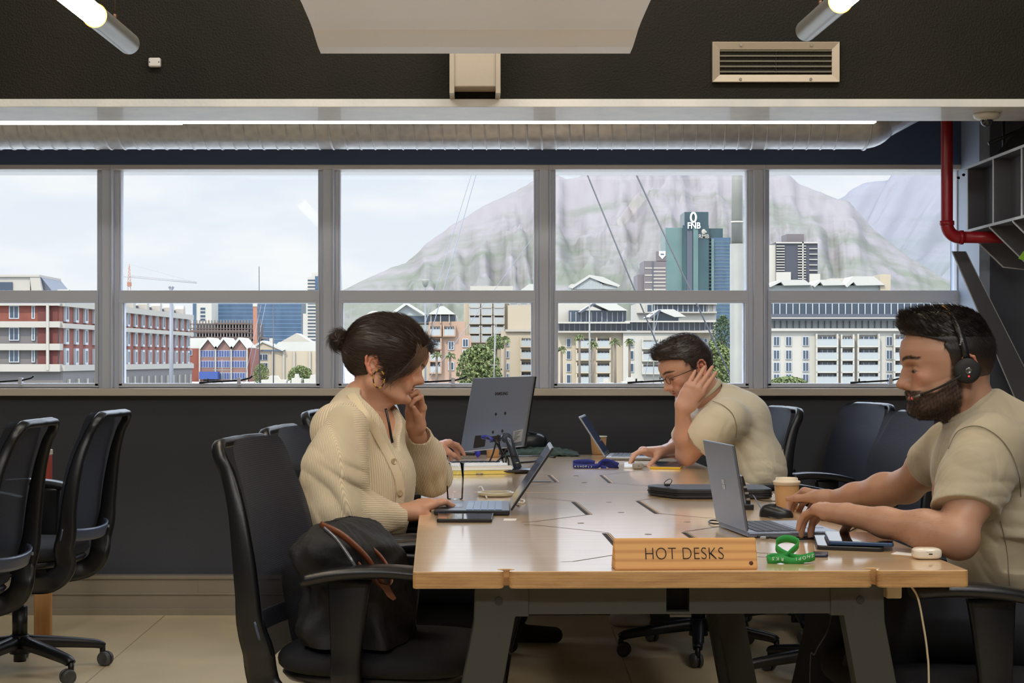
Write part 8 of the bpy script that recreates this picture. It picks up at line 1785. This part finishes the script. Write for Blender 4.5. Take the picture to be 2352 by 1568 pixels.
    S1 = strands(V[idx], N_[idx], fld, .020, .30, .0006, 4, .2, 1); np_obj('hair', [(to_world(V, O, Rm), Q, C), (to_world(S1[0], O, Rm), S1[1], np.tile(LIN((58, 46, 39)), (len(S1[0]), 1)))], m_hair, t)
    loc = A_(t.location); wl = lambda pts: [Vector(to_world(A_(q)[None], O, Rm)[0] - loc) for q in pts]; g = MB()
    for y in (-1, 1):
        g.tube(wl([(.122, .033 * y + .021 * math.cos(2 * PI * i / 24), .0 + .016 * math.sin(2 * PI * i / 24)) for i in range(24)]), .0011, 6, closed=True); g.tube(wl([(.120, .054 * y, .006), (.085, .074 * y, .008), (.02, .083 * y, .008), (-.006, .084 * y, .004)]), .0014, 6)
    g.tube(wl([(.122, -.012, .003), (.127, 0, .006), (.122, .012, .003)]), .0012, 6); g.build('glasses', M('dark_thin_frame', (50, 40, 38), .3, metal=.4), t)
    g = MB(); q = wl([(.104, -.02, -.0515), (.109, 0, -.0488), (.104, .02, -.0515)]); g.tube(catmull(q, 5), .0042, 8); g.build('moustache', M('fair_moustache', (150, 124, 98), .8, bump=(300, .5)), t)
    return t
build_glasses_man()
# ------------------------------------------------ person hidden behind the cardigan wearer
def build_hidden_man():
    Dh = 6.35; t = empty('person', (-.36, 6.35, 0), 'dark-haired person in a light shirt almost hidden behind the cardigan wearer', 'person', 'people at the table')
    O = W(900, 822, Dh); Rm = rotm(-4, 26, 0); neckw = W(862, 915, 6.36); nk = to_local(neckw, O, Rm); p = []; SK = (200, 148, 124)
    s = head_sdf(.003, neck=nk); p.append(piece(s, None, 1, lambda V: head_paint(V, SK, browc=(34, 26, 24)), o=O, Rm=Rm)); skinp = lambda V: np.tile(LIN(SK), (len(V), 1)) * (1 + .05 * wob(V, 45, 5)[:, None])
    sh, e, w_ = A_(W(862, 985, 6.14)), A_(W(925, 1072, 6.12)), A_(W(990, 1030, 6.28)); s = SDF((-.30, 6.0, .74), (.02, 6.55, 1.0), .003); s.chain([e, w_], [.038, .027], .02); f = A_(W(1022, 1020, 6.36)) - w_
    hand(s, w_, f, (.25, -.1, -1), -1, ((24, 32, 16), (28, 36, 18), (38, 44, 20), (44, 46, 20)), thumbpose=(.6, .4, .7), sc=1.0); p.append(piece(s, None, 1, skinp)); np_obj('body', p, m_skin, t)
    s = SDF((-.62, 5.95, .52), (-.08, 6.72, 1.10), .005); yv = (0, 1, 0); sh2 = A_(W(862, 985, 6.56)); s.cone((-.44, 6.36, .56), (-.42, 6.36, .76), .12, .12, .03, side=yv, q=1.3); s.cone((-.42, 6.36, .76), (-.385, 6.36, .93), .12, .105, .06, side=yv, q=1.45); s.cone(sh, sh2, .066, .066, .06)
    nb = A_(W(858, 905, 6.36)); s.cone((-.385, 6.36, .95), nb, .09, .068, .05); s.chain([sh, sh * .5 + e * .5, e], [.066, .058, .050], .04); s.chain([e, e * .35 + w_ * .65], [.050, .038], .03); folds(s, ((-.4, 6.2, .8), .14), .008, (.4, 0, .9), 45, 4, s.lo, s.lo + s.n * s.h)
    np_obj('shirt', [piece(s, (196, 212, 236), 2)], m_tee, t); simple_legs(t, (-.44, 6.36, .56), [(-.02, 6.24, .55), (-.02, 6.50, .55)], [(.17, 6.99, .04), (-.02, 6.75, .04)], (40, 40, 46), shoe=(48, 38, 30))
    thk = lambda X, Y, Z: .004 + .006 * np.clip((Z - .01) / .05, 0, 1)
    def keep(X, Y, Z):
        lim = .03 + .014 * np.clip((Z - .038) / .006, 0, 1) + .048 * np.clip((Z - .056) / .022, 0, 1) + .03 * np.clip((Z - .076) / .012, 0, 1); return np.maximum(np.maximum(X - lim, (-.06 + .05 * np.clip((X + .045) / .02, 0, 1)) - Z), .025 - np.sqrt((X + .010) ** 2 + (Z + .002) ** 2 * .8) + 0 * Y).astype(np.float32)
    s = hair_shell(thk, keep, (((.030, 0, .106), (.086, .058, .030), .02), ((.100, 0, .098), (.036, .046, .026), .02)), h=.0034); V, Q = s.mesh(); V = smooth_mesh(V, Q, 2); N_ = vnormals(V, Q)
    if (N_ * (V - A_((.02, 0, .03)))).sum() < 0: N_ = -N_
    rs = np.random.RandomState(8); idx = rs.choice(len(V), 2200); S1 = strands(V[idx], N_[idx], lambda P: np.stack([.9 + 0 * P[:, 0], .2 + P[:, 1], .3 + 0 * P[:, 0]], 1), .022, .3, .0007, 4, .2, 1)
    np_obj('hair', [(to_world(V, O, Rm), Q, np.tile(LIN((34, 32, 36)), (len(V), 1))), (to_world(S1[0], O, Rm), S1[1], np.tile(LIN((44, 42, 46)), (len(S1[0]), 1)))], m_hair, t)
build_hidden_man()
